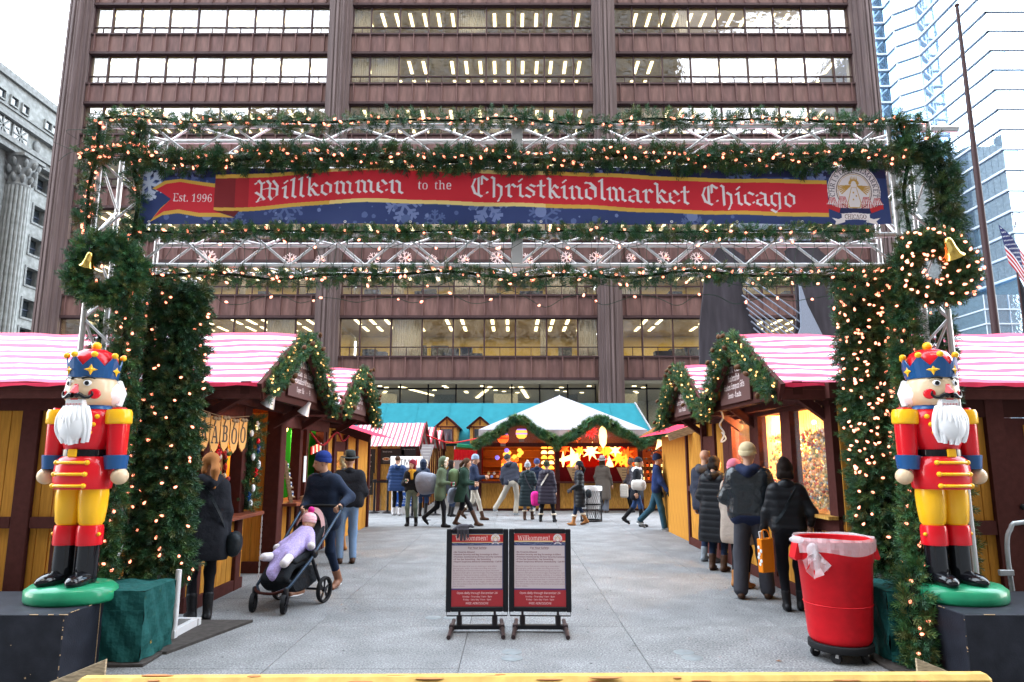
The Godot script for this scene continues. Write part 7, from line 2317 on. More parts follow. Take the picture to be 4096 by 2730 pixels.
# ---------------------------------------------------------------- things on the pavement
func poster_print(left: bool) -> Image:
	var w := 512
	var h := 696
	var im := Image.create(w, h, false, Image.FORMAT_RGB8)
	var red := Color(0.78, 0.15, 0.16)
	var ink := Color(0.45, 0.24, 0.26)
	im.fill(Color(0.22, 0.24, 0.42))
	for k in 40: line(im, Vector2((k * 97) % 512, 90 + (k * 31) % 26), Vector2((k * 97) % 512 + 24, 80 + (k * 53) % 34), 2, Color(0.6, 0.65, 0.75))
	im.fill_rect(Rect2i(0, 8 if left else 0, w, 82), Color(0.93, 0.82, 0.6))
	im.fill_rect(Rect2i(0, 13 if left else 0, w, 70), red)
	write(im, "Willkommen!", Vector2(194, 66), 62, Color(0.95, 0.9, 0.88), "Droid Serif", false, 0, 1.0, 0.0, 320)
	emblem(im, Vector2(436, 48), 46, false)
	im.fill_rect(Rect2i(0, 116, w - 8, 410), Color(0.80, 0.74, 0.75))
	im.fill_rect(Rect2i(0, 526, w, 14), Color(0.28, 0.2, 0.45))
	im.fill_rect(Rect2i(0, 540, w, 156), Color(0.66, 0.13, 0.17))
	write(im, "For Your Safety:", Vector2(256, 147), 25, ink, "Droid Sans", true)
	im.fill_rect(Rect2i(176, 151, 160, 2), ink)
	var y := 186
	for s in ["No Firearms Allowed", "Random Security and Bag Screenings in Effect", "Premises monitored by 24-Hour Security Cameras", "If You See Something...Say Something", "Report Suspicious Behavior Immediately - Call 911"]:
		disc(im, Vector2(20, y - 6), 3, ink)
		write(im, s, Vector2(28, y), 20, ink, "Droid Sans", true, -1)
		y += 23
	y += 20
	for s in ["Please be aware that you are entering an area where", "photography, audio, and video recording may occur.", "By attending the Christkindlmarket you grant the event", "organizers full rights to use the images resulting from such", "activities for future promotions, publicity, or to achieve the", "market's goals. They may be shared in electronic, print, and", "social medias. You understand that no compensation will be", "provided to the subjects of the images, photos, and/or vid-", "eos. Ownership is retained by the persons taking the photos", "and/or videos."]:
		write(im, s, Vector2(16, y), 18.5, Color(0.6, 0.42, 0.45), "Droid Sans", false, -1)
		y += 21
	var wh := Color(0.95, 0.9, 0.9)
	write(im, "Open daily through December 24", Vector2(256, 578), 27, wh)
	write(im, "Sunday - Thursday 11am - 8pm", Vector2(256, 610), 21, wh)
	write(im, "Friday - Saturday 11am - 9pm", Vector2(256, 638), 21, wh)
	write(im, "FREE ADMISSION!", Vector2(256, 676), 28, wh)
	return im

func street_things() -> void:
	mat("bronze_paint", lin(0.045, 0.03, 0.032), 0.5)
	for k in 2:
		var s := thing("sign_stand", ["black framed welcome sign on a spring stand with a grey glove on its top edge", "black framed welcome sign on a spring stand, without a glove"][k], "sign", V(-0.335 if k == 0 else 0.27, 0, -6.9), 0.02 if k == 0 else -0.03, "welcome sign stands")
		var fr := B.new()
		for q in [[-0.275, 0.57, 0.05, 0.77], [0.275, 0.57, 0.05, 0.77]]: fr.box(V(q[0], q[1], 0), V(q[2], q[3], 0.03), Basis(), 0.006)
		for yy in [0.21, 0.935]: fr.box(V(0, yy, 0), V(0.499, 0.045, 0.03), Basis(), 0.006)
		obj("frame", fr, M.black_paint, s)
		obj("board", B.new().box(V(0, 0.57, -0.004), V(0.5, 0.68, 0.012)), M.black_paint, s)
		var pb := B.new()
		pb.quad(V(-0.248, 0.912, 0.006), V(0.248, 0.912, 0.006), V(0.248, 0.235, 0.006), V(-0.248, 0.235, 0.006), V(0, 0, 1))
		obj("poster", pb, pictured("poster_%d" % k, poster_print(k == 0), 0.3), s)
		obj("wire_bail", B.new().tube(path([-0.29, 0.2, 0, -0.29, 0.15, 0.0, 0.29, 0.15, 0.0, 0.29, 0.2, 0]), 0.006, 6), M.black_paint, s)
		for x in [-0.17, 0.17]:
			obj("spring", B.new().lathe([[0.0, 0.06], [0.026, 0.06], [0.026, 0.15], [0.012, 0.155], [0.012, 0.2]], V(x, 0, -0.02), Basis(), 12), M.bronze_paint, s)
			var co := B.new()
			for q in 8: co.lathe([[0.026, -0.003], [0.030, 0.0], [0.026, 0.003]], V(x, 0.068 + q * 0.0105, -0.02), Basis(), 12)
			obj("spring_coil", co, M.black_paint, s)
		obj("cross_bar", B.new().box(V(0, 0.045, -0.02), V(0.44, 0.04, 0.05), Basis(), 0.004), M.black_paint, s)
		obj("tie_rod", B.new().rod(V(-0.22, 0.015, 0.05), V(0.22, 0.015, 0.05), 0.005, 6), M.black_paint, s)
		for e in [-1.0, 1.0]:
			obj("foot_tube", B.new().rod(V(e * 0.235, 0.05, -0.26), V(e * 0.25, 0.022, 0.28), 0.02, 10), M.bronze_paint, s)
			obj("foot_socket", B.new().box(V(e * 0.24, 0.045, -0.02), V(0.05, 0.055, 0.07), Basis(), 0.006), M.bronze_paint, s)
	# red rubbish bin on a dolly
	var c := thing("rubbish_bin", "big round red plastic rubbish bin on a wheeled dolly", "bin", V(2.74, 0, -6.05))
	obj("body", B.new().lathe([[0.0, 0.14], [0.225, 0.14], [0.24, 0.16], [0.25, 0.2], [0.292, 0.78], [0.300, 0.785], [0.306, 0.93], [0.306, 0.93], [0.315, 0.935], [0.317, 0.965], [0.305, 0.97], [0.295, 0.965], [0.288, 0.75], [0.235, 0.16], [0.0, 0.155]], Vector3.ZERO, Basis(), 40), M.can_red, c)
	for e in [-1.0, 1.0]: obj("handle", B.new().slab(PackedVector2Array([Vector2(0.3, 0.93), Vector2(0.33, 0.93), Vector2(0.362, 0.81), Vector2(0.35, 0.79), Vector2(0.298, 0.80)]), Transform3D(Basis(V(e, 0, 0), Vector3.UP, V(0, 0, e)), V(0, 0, 0.06 * -e)), 0.12), M.can_red, c)
	obj("rib", B.new().lathe([[0.268, 0.44], [0.273, 0.445], [0.273, 0.447], [0.269, 0.45]], Vector3.ZERO, Basis(), 40), M.can_red, c)
	obj("dolly", B.new().lathe([[0.0, 0.08], [0.24, 0.08], [0.255, 0.09], [0.255, 0.135], [0.235, 0.14], [0.0, 0.14]], Vector3.ZERO, Basis(), 32), M.rubber, c)
	for k in 5:
		var a := TAU * k / 5 + 0.95
		var w := V(cos(a) * 0.2, 0.042, sin(a) * 0.2)
		var cs := obj("castor", B.new().lathe([[0.0, -0.014], [0.04, -0.014], [0.043, -0.008], [0.043, 0.008], [0.04, 0.014], [0.0, 0.014]], w, Basis.from_euler(V(0, k * 0.9, PI / 2)), 16), M.rubber, c)
		obj("fork", B.new().bar(w + V(0, 0.005, 0.022), w + V(0.01, 0.045, 0.022), 0.03, 0.006, V(0, 0, 1)), M.alu_white, cs)
	var l := thing("bin_liner", "translucent white liner over the red bin's rim, knotted loosely on one side", "liner", V(2.74, 0, -6.05))
	var lb := B.new()
	var rings := [[0.292, 0.80], [0.30, 0.9], [0.303, 0.972], [0.318, 0.985], [0.326, 0.96], [0.325, 0.91], [0.319, 0.865]]
	var ns := 64
	var P := func(i: int, k: int) -> Vector3:
		var a := TAU * k / ns
		var r: float = rings[i][0] + 0.003 * sin(k * 1.9 + i * 1.3) + 0.003 * sin(k * 4.3 + i)
		return V(cos(a) * r, rings[i][1] + (0.014 if i == 6 else 0.005) * sin(k * 0.37 + i * 2.0), sin(a) * r)
	for i in rings.size() - 1:
		for k in ns:
			lb.quad(P.call(i, k), P.call(i, (k + 1) % ns), P.call(i + 1, (k + 1) % ns), P.call(i + 1, k), (P.call(i, k) - V(0, 0.9, 0)) * (1.0 if i > 2 else -1.0))
	obj("skirt", lb, M.liner, l)
	var kb := B.new()
	var kc := V(-0.25, 0.9, 0.21)
	var petals := [[-0.02, -0.08, 0.03], [-0.12, -0.09, 0.03], [-0.10, -0.17, 0.05], [-0.04, -0.23, 0.05], [0.03, -0.19, 0.06], [0.10, -0.12, 0.05], [0.07, -0.17, 0.05]]
	for k in petals.size() - 1:
		var a := V(petals[k][0], petals[k][1], petals[k][2])
		var d := V(petals[k + 1][0], petals[k + 1][1], petals[k + 1][2])
		for q in 4:
			var f0 := q / 4.0
			var f1 := (q + 1) / 4.0
			var w0 := V(0, 0, 0.02 * sin(q * 2.0 + k))
			var w1 := V(0, 0, 0.02 * sin((q + 1) * 2.0 + k))
			kb.quad(kc + a * f0 + w0, kc + d * f0 + w0 * -1.0, kc + d * f1 - w1, kc + a * f1 + w1, V(0, 0, 1))
	kb.ball(kc + V(0, -0.1, 0.02), V(0.03, 0.09, 0.025), Basis(), 9, 7)
	kb.ball(kc + V(-0.02, -0.01, 0.0), V(0.05, 0.06, 0.03), Basis(), 9, 7)
	kb.ball(kc + V(-0.12, 0.07, -0.06), V(0.06, 0.03, 0.05), Basis(), 9, 7)
	obj("knot", kb, M.liner, l)
	# ballast blocks under green cloth
	for s in [-1.0, 1.0]:
		var x0: float = -3.62 if s < 0 else 3.05
		var x1: float = -2.99 if s < 0 else 3.55
		var g := thing("ballast_block", "square ballast block wrapped in dark green cloth at the foot of the %s tower" % ("left" if s < 0 else "right"), "ballast block", V((x0 + x1) / 2, 0, -6.1), -0.02 * s, "green wrapped ballast blocks")
		var b := B.new()
		var hx := (x1 - x0) / 2
		var n := 14
		var Q := func(f: int, i: int, j: int) -> Vector3:
			var u := -1.0 + 2.0 * i / n
			var v := 1.0 * j / n
			var wv := 0.008 * sin(i * 1.3 + j * 0.7 + f) + 0.012 * sin(i * 0.6 - j * 0.9 + f * 2.0) * (1.0 - v)
			var yy := 0.03 + 0.545 * v - 0.012 * pow(absf(u), 6.0) * float(v > 0.9)
			if f == 0: return V(u * hx, yy, 0.27 + wv)
			if f == 1: return V(-u * hx, yy, -0.27 + wv)
			if f == 2: return V(hx + wv, yy, -u * 0.27)
			if f == 3: return V(-hx + wv, yy, u * 0.27)
			return V(u * hx, 0.572 + 0.01 * sin(i * 0.9) * sin(j * 0.8), 0.27 - 0.54 * v)
		for f in 5:
			var o: Vector3 = [V(0, 0, 1), V(0, 0, -1), V(1, 0, 0), V(-1, 0, 0), Vector3.UP][f]
			for i in n:
				for j in n: b.quad(Q.call(f, i, j + 1), Q.call(f, i + 1, j + 1), Q.call(f, i + 1, j), Q.call(f, i, j), o)
		obj("cloth", b, M.green_tarp, g)
		obj("seam", B.new().bar(V(-hx - 0.004, 0.42, 0.275), V(hx + 0.004, 0.42, 0.275), 0.004, 0.01), M.green_tarp, g)
		obj("block", B.new().span(-hx + 0.03, hx - 0.03, 0, 0.54, 0.23, -0.23), M.old_ply, g)
		obj("eyelet", B.new().lathe([[0.006, 0], [0.013, 0.004], [0.014, 0]], V(-s * hx * 0.98, 0.14, 0.1), Basis.from_euler(V(0, 0, PI / 2 * s)), 8), M.gold, g)
	# dark plywood sheets under the towers
	var pl := PackedVector2Array([Vector2(-2.62, 7.3), Vector2(-2.92, 6.15), Vector2(-3.6, 6.15), Vector2(-3.6, 7.3)])
	tag(obj("plywood_sheet", B.new().slab(pl, Transform3D(Basis(V(1, 0, 0), V(0, 0, -1), V(0, 1, 0)), V(0, 0.001, 0)), 0.024), M.old_ply), "dark worn plywood sheet on the ground under the left tower, larger piece", "plywood sheet", "ground sheets")
	tag(obj("plywood_sheet", B.new().box(V(-3.25, 0.014, -5.95), V(0.62, 0.024, 0.34), Basis.from_euler(V(0, 0.05, 0)), 0.003), M.old_ply), "small dark plywood piece in front of the left green block", "plywood sheet", "ground sheets")
	tag(obj("plywood_sheet", B.new().box(V(3.32, 0.014, -6.0), V(0.75, 0.024, 1.5), Basis(), 0.003), M.old_ply), "dark plywood strip on the ground under the right tower", "plywood sheet", "ground sheets")
	for s in [-1.0, 1.0]:
		var b := PackedVector2Array([Vector2(0, 0), Vector2(0.9, 0), Vector2(0.9, 0.42), Vector2(0.0, 0.06)])
		tag(obj("plywood_offcut", B.new().slab(b, Transform3D(Basis(V(-s, 0, 0), Vector3.UP, V(0, 0, -s)), V(s * 3.40, 0, -4.5)), 0.018), M.plywood), "bare plywood offcut with a slanting top in front of the %s plinth" % ("left" if s < 0 else "right"), "plywood offcut", "bare offcuts")
	# yellow barricade in the foreground
	var y := thing("barricade", "worn yellow painted wooden barricade along the bottom edge", "barricade", V(0.06, 0, -1.98))
	obj("top_board", B.new().box(V(0, 0.988, 0), V(2.46, 0.16, 0.05), Basis.from_euler(V(0.0, 0, 0.004)), 0.012), mat("barricade_yellow", lin(0.62, 0.38, 0.10), 0.6, {"tex": "blot", "scale": Vector3.ONE * 2.0, "nrm": "n_fine", "ns": 0.15}), y)
	obj("lower_board", B.new().box(V(0, 0.55, 0), V(2.46, 0.16, 0.05), Basis(), 0.006), M.barricade_yellow, y)
	var ch := B.new()
	for k in 26: ch.ball(V(rr(-1.15, 1.15), 1.0685 - rr(0, 0.015), rr(0.0, 0.026)), V(rr(0.01, 0.05), 0.003, rr(0.003, 0.01)), Basis(), 7, 4)
	stuff(obj("worn_spots", ch, mat("rusty_wood", lin(0.34, 0.14, 0.05), 0.8), y))
	for x in [-0.95, 0.95]:
		for e in [-1.0, 1.0]: obj("leg", B.new().bar(V(x, 0, e * 0.32), V(x, 0.9, e * 0.045), 0.09, 0.035), M.bare_wood, y)
	# granite block and steel barrier at the edges
	tag(obj("granite_block", B.new().span(-7.2, -5.55, 0, 0.5, -7.0, -7.6, 0.02), M.granite3), "rough grey granite block at the far left before the striped stall", "block")
	var bar := thing("crowd_barrier", "galvanised steel crowd barrier at the right edge", "barrier", V(4.5, 0, -6.45))
	obj("frame", B.new().tube(curve(path([0.03, 0.1, 0, 0.0, 0.5, 0, 0.0, 0.85, 0, 0.05, 1.0, 0, 0.18, 1.06, 0, 1.0, 1.06, 0, 2.0, 1.06, 0]), 0.05), 0.021, 10), M.galv, bar)
	for k in 9: obj("rung", B.new().rod(V(0.2 + 0.16 * k, 0.2, 0), V(0.2 + 0.16 * k, 1.05, 0), 0.008, 6), M.galv, bar)
	obj("lower_rail", B.new().rod(V(0.02, 0.2, 0), V(2, 0.2, 0), 0.018, 8), M.galv, bar)
	obj("hook", B.new().box(V(-0.05, 0.62, 0.02), V(0.13, 0.05, 0.03), Basis(), 0.004), M.galv, bar)
	obj("foot", B.new().bar(V(0.03, 0.03, -0.25), V(0.03, 0.03, 0.25), 0.05, 0.03), M.galv, bar)
	# round covers in the pavement
	for q in [[0.0, -6.23, 0.088, "upper cover of the pair before the sign stands"], [0.0, -6.05, 0.09, "lower cover of the pair before the sign stands"], [1.47, -6.22, 0.088, "upper cover of the pair left of the red bin"], [1.5, -6.06, 0.09, "lower cover of the pair left of the red bin"], [-0.82, -7.5, 0.085, "left cover beside the gloved sign stand"], [-0.63, -7.5, 0.085, "right cover half behind the gloved sign stand"], [-0.72, -8.6, 0.1, "dark-rimmed cover behind the gloved sign stand"]]:
		var m := tag(obj("pavement_cover", B.new().lathe([[0.0, 0.003], [q[2] * 0.95, 0.003], [q[2], 0.0]], V(q[0], 0.002, q[1]), Basis(), 24), M.galv_dull if M.has("galv_dull") else mat("galv_dull", lin(0.22, 0.24, 0.25), 0.5, {"tex": "soft"})), "small round metal " + q[3], "cover", "round pavement covers")
	var lf := B.new()
	for k in 7: lf.flat(V(0, 0.006, 0), V(sin(k * 0.9) * 0.03, 0.004 + 0.004 * (k % 2), cos(k * 0.9) * 0.022), V(sin(k * 0.9 + 0.7) * 0.02, 0.005, cos(k * 0.9 + 0.7) * 0.02), Vector3.UP)
	tag(obj("dry_leaf", lf, M.scrap if M.has("scrap") else mat("scrap", lin(0.16, 0.07, 0.03), 0.9)), "small curled brown leaf on the paving left of the red bin", "leaf").position = V(2.18, 0.003, -5.95)
	# wire mesh bin with a white liner, far
	var mb := thing("mesh_bin", "round black wire mesh litter bin lined with a white bag", "bin", V(2.06, 0, -18.3))
	var fb := B.new()
	for yy in [0.0, 0.42, 0.84]: fb.lathe([[0.27, -0.02], [0.285, -0.02], [0.285, 0.02], [0.27, 0.02]], V(0, yy + 0.02, 0), Basis(), 24)
	for k in 4: fb.rod(V(cos(k * 1.57 + 0.5) * 0.28, 0, sin(k * 1.57 + 0.5) * 0.28), V(cos(k * 1.57 + 0.5) * 0.28, 0.86, sin(k * 1.57 + 0.5) * 0.28), 0.014, 6)
	obj("frame", fb, M.black_paint, mb)
	var me := B.new()
	for k in 30:
		for e in [-1.0, 1.0]:
			var p := PackedVector3Array()
			for q in 9: p.append(V(cos(TAU * k / 30 + e * q * 0.13) * 0.277, 0.04 + q * 0.1, sin(TAU * k / 30 + e * q * 0.13) * 0.277))
			me.tube(p, 0.0035, 3, -1.0, false)
	stuff(obj("wire_mesh", me, M.black_paint, mb))
	obj("liner", B.new().lathe([[0.0, 0.32], [0.25, 0.32], [0.262, 0.4], [0.266, 0.86], [0.29, 0.89], [0.3, 0.84], [0.298, 0.78]], Vector3.ZERO, Basis(), 24), M.alu_white, mb)

# ---------------------------------------------------------------- people: distance fields meshed as surface nets
class Field:
	var o: Vector3
	var c: float
	var k: float
	var nx: int
	var ny: int
	var nz: int
	var f := PackedFloat32Array()
	func _init(lo: Vector3, hi: Vector3, cell: float, soft: float) -> void:
		o = lo - Vector3.ONE * (soft * 2.0 + cell * 2.0)
		c = cell
		k = soft
		var s := (hi - lo + Vector3.ONE * (soft * 4.0 + cell * 4.0)) / cell
		nx = int(s.x) + 2
		ny = int(s.y) + 2
		nz = int(s.z) + 2
		f.resize(nx * ny * nz)
	func cap(a: Vector3, b: Vector3, ra: float, rb: float) -> void:
		var m := maxf(ra, rb) + 3.0 * k
		var lo := ((a.min(b) - Vector3.ONE * m - o) / c).floor()
		var hi := ((a.max(b) + Vector3.ONE * m - o) / c).ceil()
		var ab := b - a
		var l2 := maxf(ab.length_squared(), 1e-9)
		var ik := -1.0 / k
		var dr := rb - ra
		for z in range(maxi(0, int(lo.z)), mini(nz, int(hi.z) + 1)):
			for y in range(maxi(0, int(lo.y)), mini(ny, int(hi.y) + 1)):
				var i := (z * ny + y) * nx
				var p := o + Vector3(0, y, z) * c - a
				for x in range(maxi(0, int(lo.x)), mini(nx, int(hi.x) + 1)):
					var q := Vector3(p.x + x * c, p.y, p.z)
					var t := clampf(q.dot(ab) / l2, 0.0, 1.0)
					var d := (q - ab * t).length() - ra - dr * t
					if d < 3.0 * k: f[i + x] += exp(d * ik)
	func ell(m: Vector3, r: Vector3, t := Basis()) -> void:
		var g := maxf(r.x, maxf(r.y, r.z)) + 3.0 * k
		var lo := ((m - Vector3.ONE * g - o) / c).floor()
		var hi := ((m + Vector3.ONE * g - o) / c).ceil()
		var ti := t.transposed()
		for z in range(maxi(0, int(lo.z)), mini(nz, int(hi.z) + 1)):
			for y in range(maxi(0, int(lo.y)), mini(ny, int(hi.y) + 1)):
				var i := (z * ny + y) * nx
				for x in range(maxi(0, int(lo.x)), mini(nx, int(hi.x) + 1)):
					var q := (ti * (o + Vector3(x, y, z) * c - m)) / r
					var l := q.length()
					var d := l * (l - 1.0) / maxf((q / r).length(), 1e-4)
					if d < 3.0 * k: f[i + x] += exp(-d / k)
	func mesh(b: B, cut := -9.0) -> void:
		var id := PackedInt32Array()
		id.resize(f.size())
		var vs := PackedVector3Array()
		var ns := PackedVector3Array()
		var sl := nx * ny
		var offs := PackedInt32Array([0, 1, nx, nx + 1, sl, sl + 1, sl + nx, sl + nx + 1])
		var edges := PackedInt32Array([0, 1, 2, 3, 4, 5, 6, 7, 0, 2, 1, 3, 4, 6, 5, 7, 0, 4, 1, 5, 2, 6, 3, 7])
		var v := PackedFloat32Array()
		v.resize(8)
		for z in nz - 1:
			for y in ny - 1:
				var i := (z * ny + y) * nx
				for x in nx - 1:
					var j := i + x
					var n := int(f[j] > 1.0) + int(f[j + 1] > 1.0) + int(f[j + nx] > 1.0) + int(f[j + nx + 1] > 1.0) + int(f[j + sl] > 1.0) + int(f[j + sl + 1] > 1.0) + int(f[j + sl + nx] > 1.0) + int(f[j + sl + nx + 1] > 1.0)
					if n == 0 or n == 8: continue
					for e in 8: v[e] = -k * log(maxf(f[j + offs[e]], 1e-3))
					var s := Vector3.ZERO
					var cnt := 0
					for e in 12:
						var a := edges[e * 2]
						var d := edges[e * 2 + 1]
						if (v[a] < 0.0) == (v[d] < 0.0): continue
						var t := v[a] / (v[a] - v[d])
						var pa := Vector3(a & 1, (a >> 1) & 1, a >> 2)
						s += pa.lerp(Vector3(d & 1, (d >> 1) & 1, d >> 2), t)
						cnt += 1
					vs.append(o + (Vector3(x, y, z) + s / cnt) * c)
					ns.append((Vector3(v[1] + v[3] + v[5] + v[7] - v[0] - v[2] - v[4] - v[6], v[2] + v[3] + v[6] + v[7] - v[0] - v[1] - v[4] - v[5], v[4] + v[5] + v[6] + v[7] - v[0] - v[1] - v[2] - v[3])).normalized())
					if vs[-1].y < cut:
						ns[-1] = Vector3(ns[-1].x, ns[-1].y * 0.3, ns[-1].z).normalized() if vs[-1].y > cut - c * 1.5 else Vector3.DOWN
						vs[-1] = Vector3(vs[-1].x, cut, vs[-1].z)
					id[j] = vs.size()
		for z in range(1, nz - 1):
			for y in range(1, ny - 1):
				var i := (z * ny + y) * nx
				for x in range(1, nx - 1):
					var j := i + x
					var a := f[j] > 1.0
					for ax in 3:
						var st: int = [1, nx, sl][ax]
						if (f[j + st] > 1.0) == a: continue
						var u: int = [nx, sl, 1][ax]
						var w: int = [sl, 1, nx][ax]
						var q := [id[j] - 1, id[j - u] - 1, id[j - u - w] - 1, id[j - w] - 1]
						if q[0] < 0 or q[1] < 0 or q[2] < 0 or q[3] < 0: continue
						b.tri(vs[q[0]], vs[q[1]], vs[q[2]], ns[q[0]], ns[q[1]], ns[q[2]])
						b.tri(vs[q[0]], vs[q[2]], vs[q[3]], ns[q[0]], ns[q[2]], ns[q[3]])

func field_of(caps: Array, cell: float, soft: float, b: B, ells := [], cut := -9.0) -> B:
	# caps: [a, b, ra, rb]; ells: [centre, radii, basis]
	var lo := Vector3.ONE * 1e9
	var hi := -lo
	for q in caps:
		var m := Vector3.ONE * maxf(q[2], q[3])
		lo = lo.min(q[0] - m).min(q[1] - m)
		hi = hi.max(q[0] + m).max(q[1] + m)
	for q in ells:
		var m: Vector3 = Vector3.ONE * maxf(q[1].x, maxf(q[1].y, q[1].z))
		lo = lo.min(q[0] - m)
		hi = hi.max(q[0] + m)
	var g := Field.new(lo, hi, cell, soft)
	for q in caps: g.cap(q[0], q[1], q[2], q[3])
	for q in ells: g.ell(q[0], q[1], q[2])
	g.mesh(b, cut)
	return b

func knee(a: Vector3, c: Vector3, l1: float, l2: float, pole: Vector3) -> Vector3:
	var d := c - a
	var l := minf(d.length(), (l1 + l2) * 0.999)
	var n := d.normalized()
	var x := (l1 * l1 - l2 * l2 + l * l) / (2.0 * l)
	var h := sqrt(maxf(l1 * l1 - x * x, 0.0))
	return a + n * x + (pole - n * pole.dot(n)).normalized() * h

func v3(a) -> Vector3:
	return a if a is Vector3 else V(a[0], a[1], a[2])

func hand_caps(w: Vector3, dir: Vector3, up: Vector3, s: float, side: float, curl: float) -> Array:
	# palm and five fingers from the wrist w; up is the back of the hand
	var d := dir.normalized()
	var n := (up - d * up.dot(d)).normalized()
	var x := d.cross(n) * side
	var out := [[w, w + d * 0.03 * s, 0.024 * s, 0.026 * s]]
	for k in 4:
		var sx := (k - 1.5) * 0.0195 * s
		out.append([w + d * 0.02 * s + x * sx * 0.6, w + d * 0.085 * s + x * sx, 0.015 * s, 0.0125 * s])
		var ln: float = [0.062, 0.074, 0.069, 0.052][k] * s
		var p := w + d * 0.085 * s + x * sx
		for j in 3:
			var a := curl * (0.45 + j * 0.62)
			var e := d * cos(a) - n * sin(a)
			var q: Vector3 = p + e * ln * [0.45, 0.32, 0.26][j]
			out.append([p, q, (0.0098 - 0.0008 * j) * s, (0.0092 - 0.001 * j) * s])
			p = q
	var tp := w + d * 0.025 * s - x * 0.024 * s
	var tm := tp + (d * 0.6 - x * 0.75 - n * 0.3).normalized() * 0.042 * s
	out.append([tp, tm, 0.014 * s, 0.0115 * s])
	out.append([tm, tm + (d * 0.9 - x * 0.2 - n * 0.6 * curl).normalized() * 0.034 * s, 0.0112 * s, 0.009 * s])
	return out

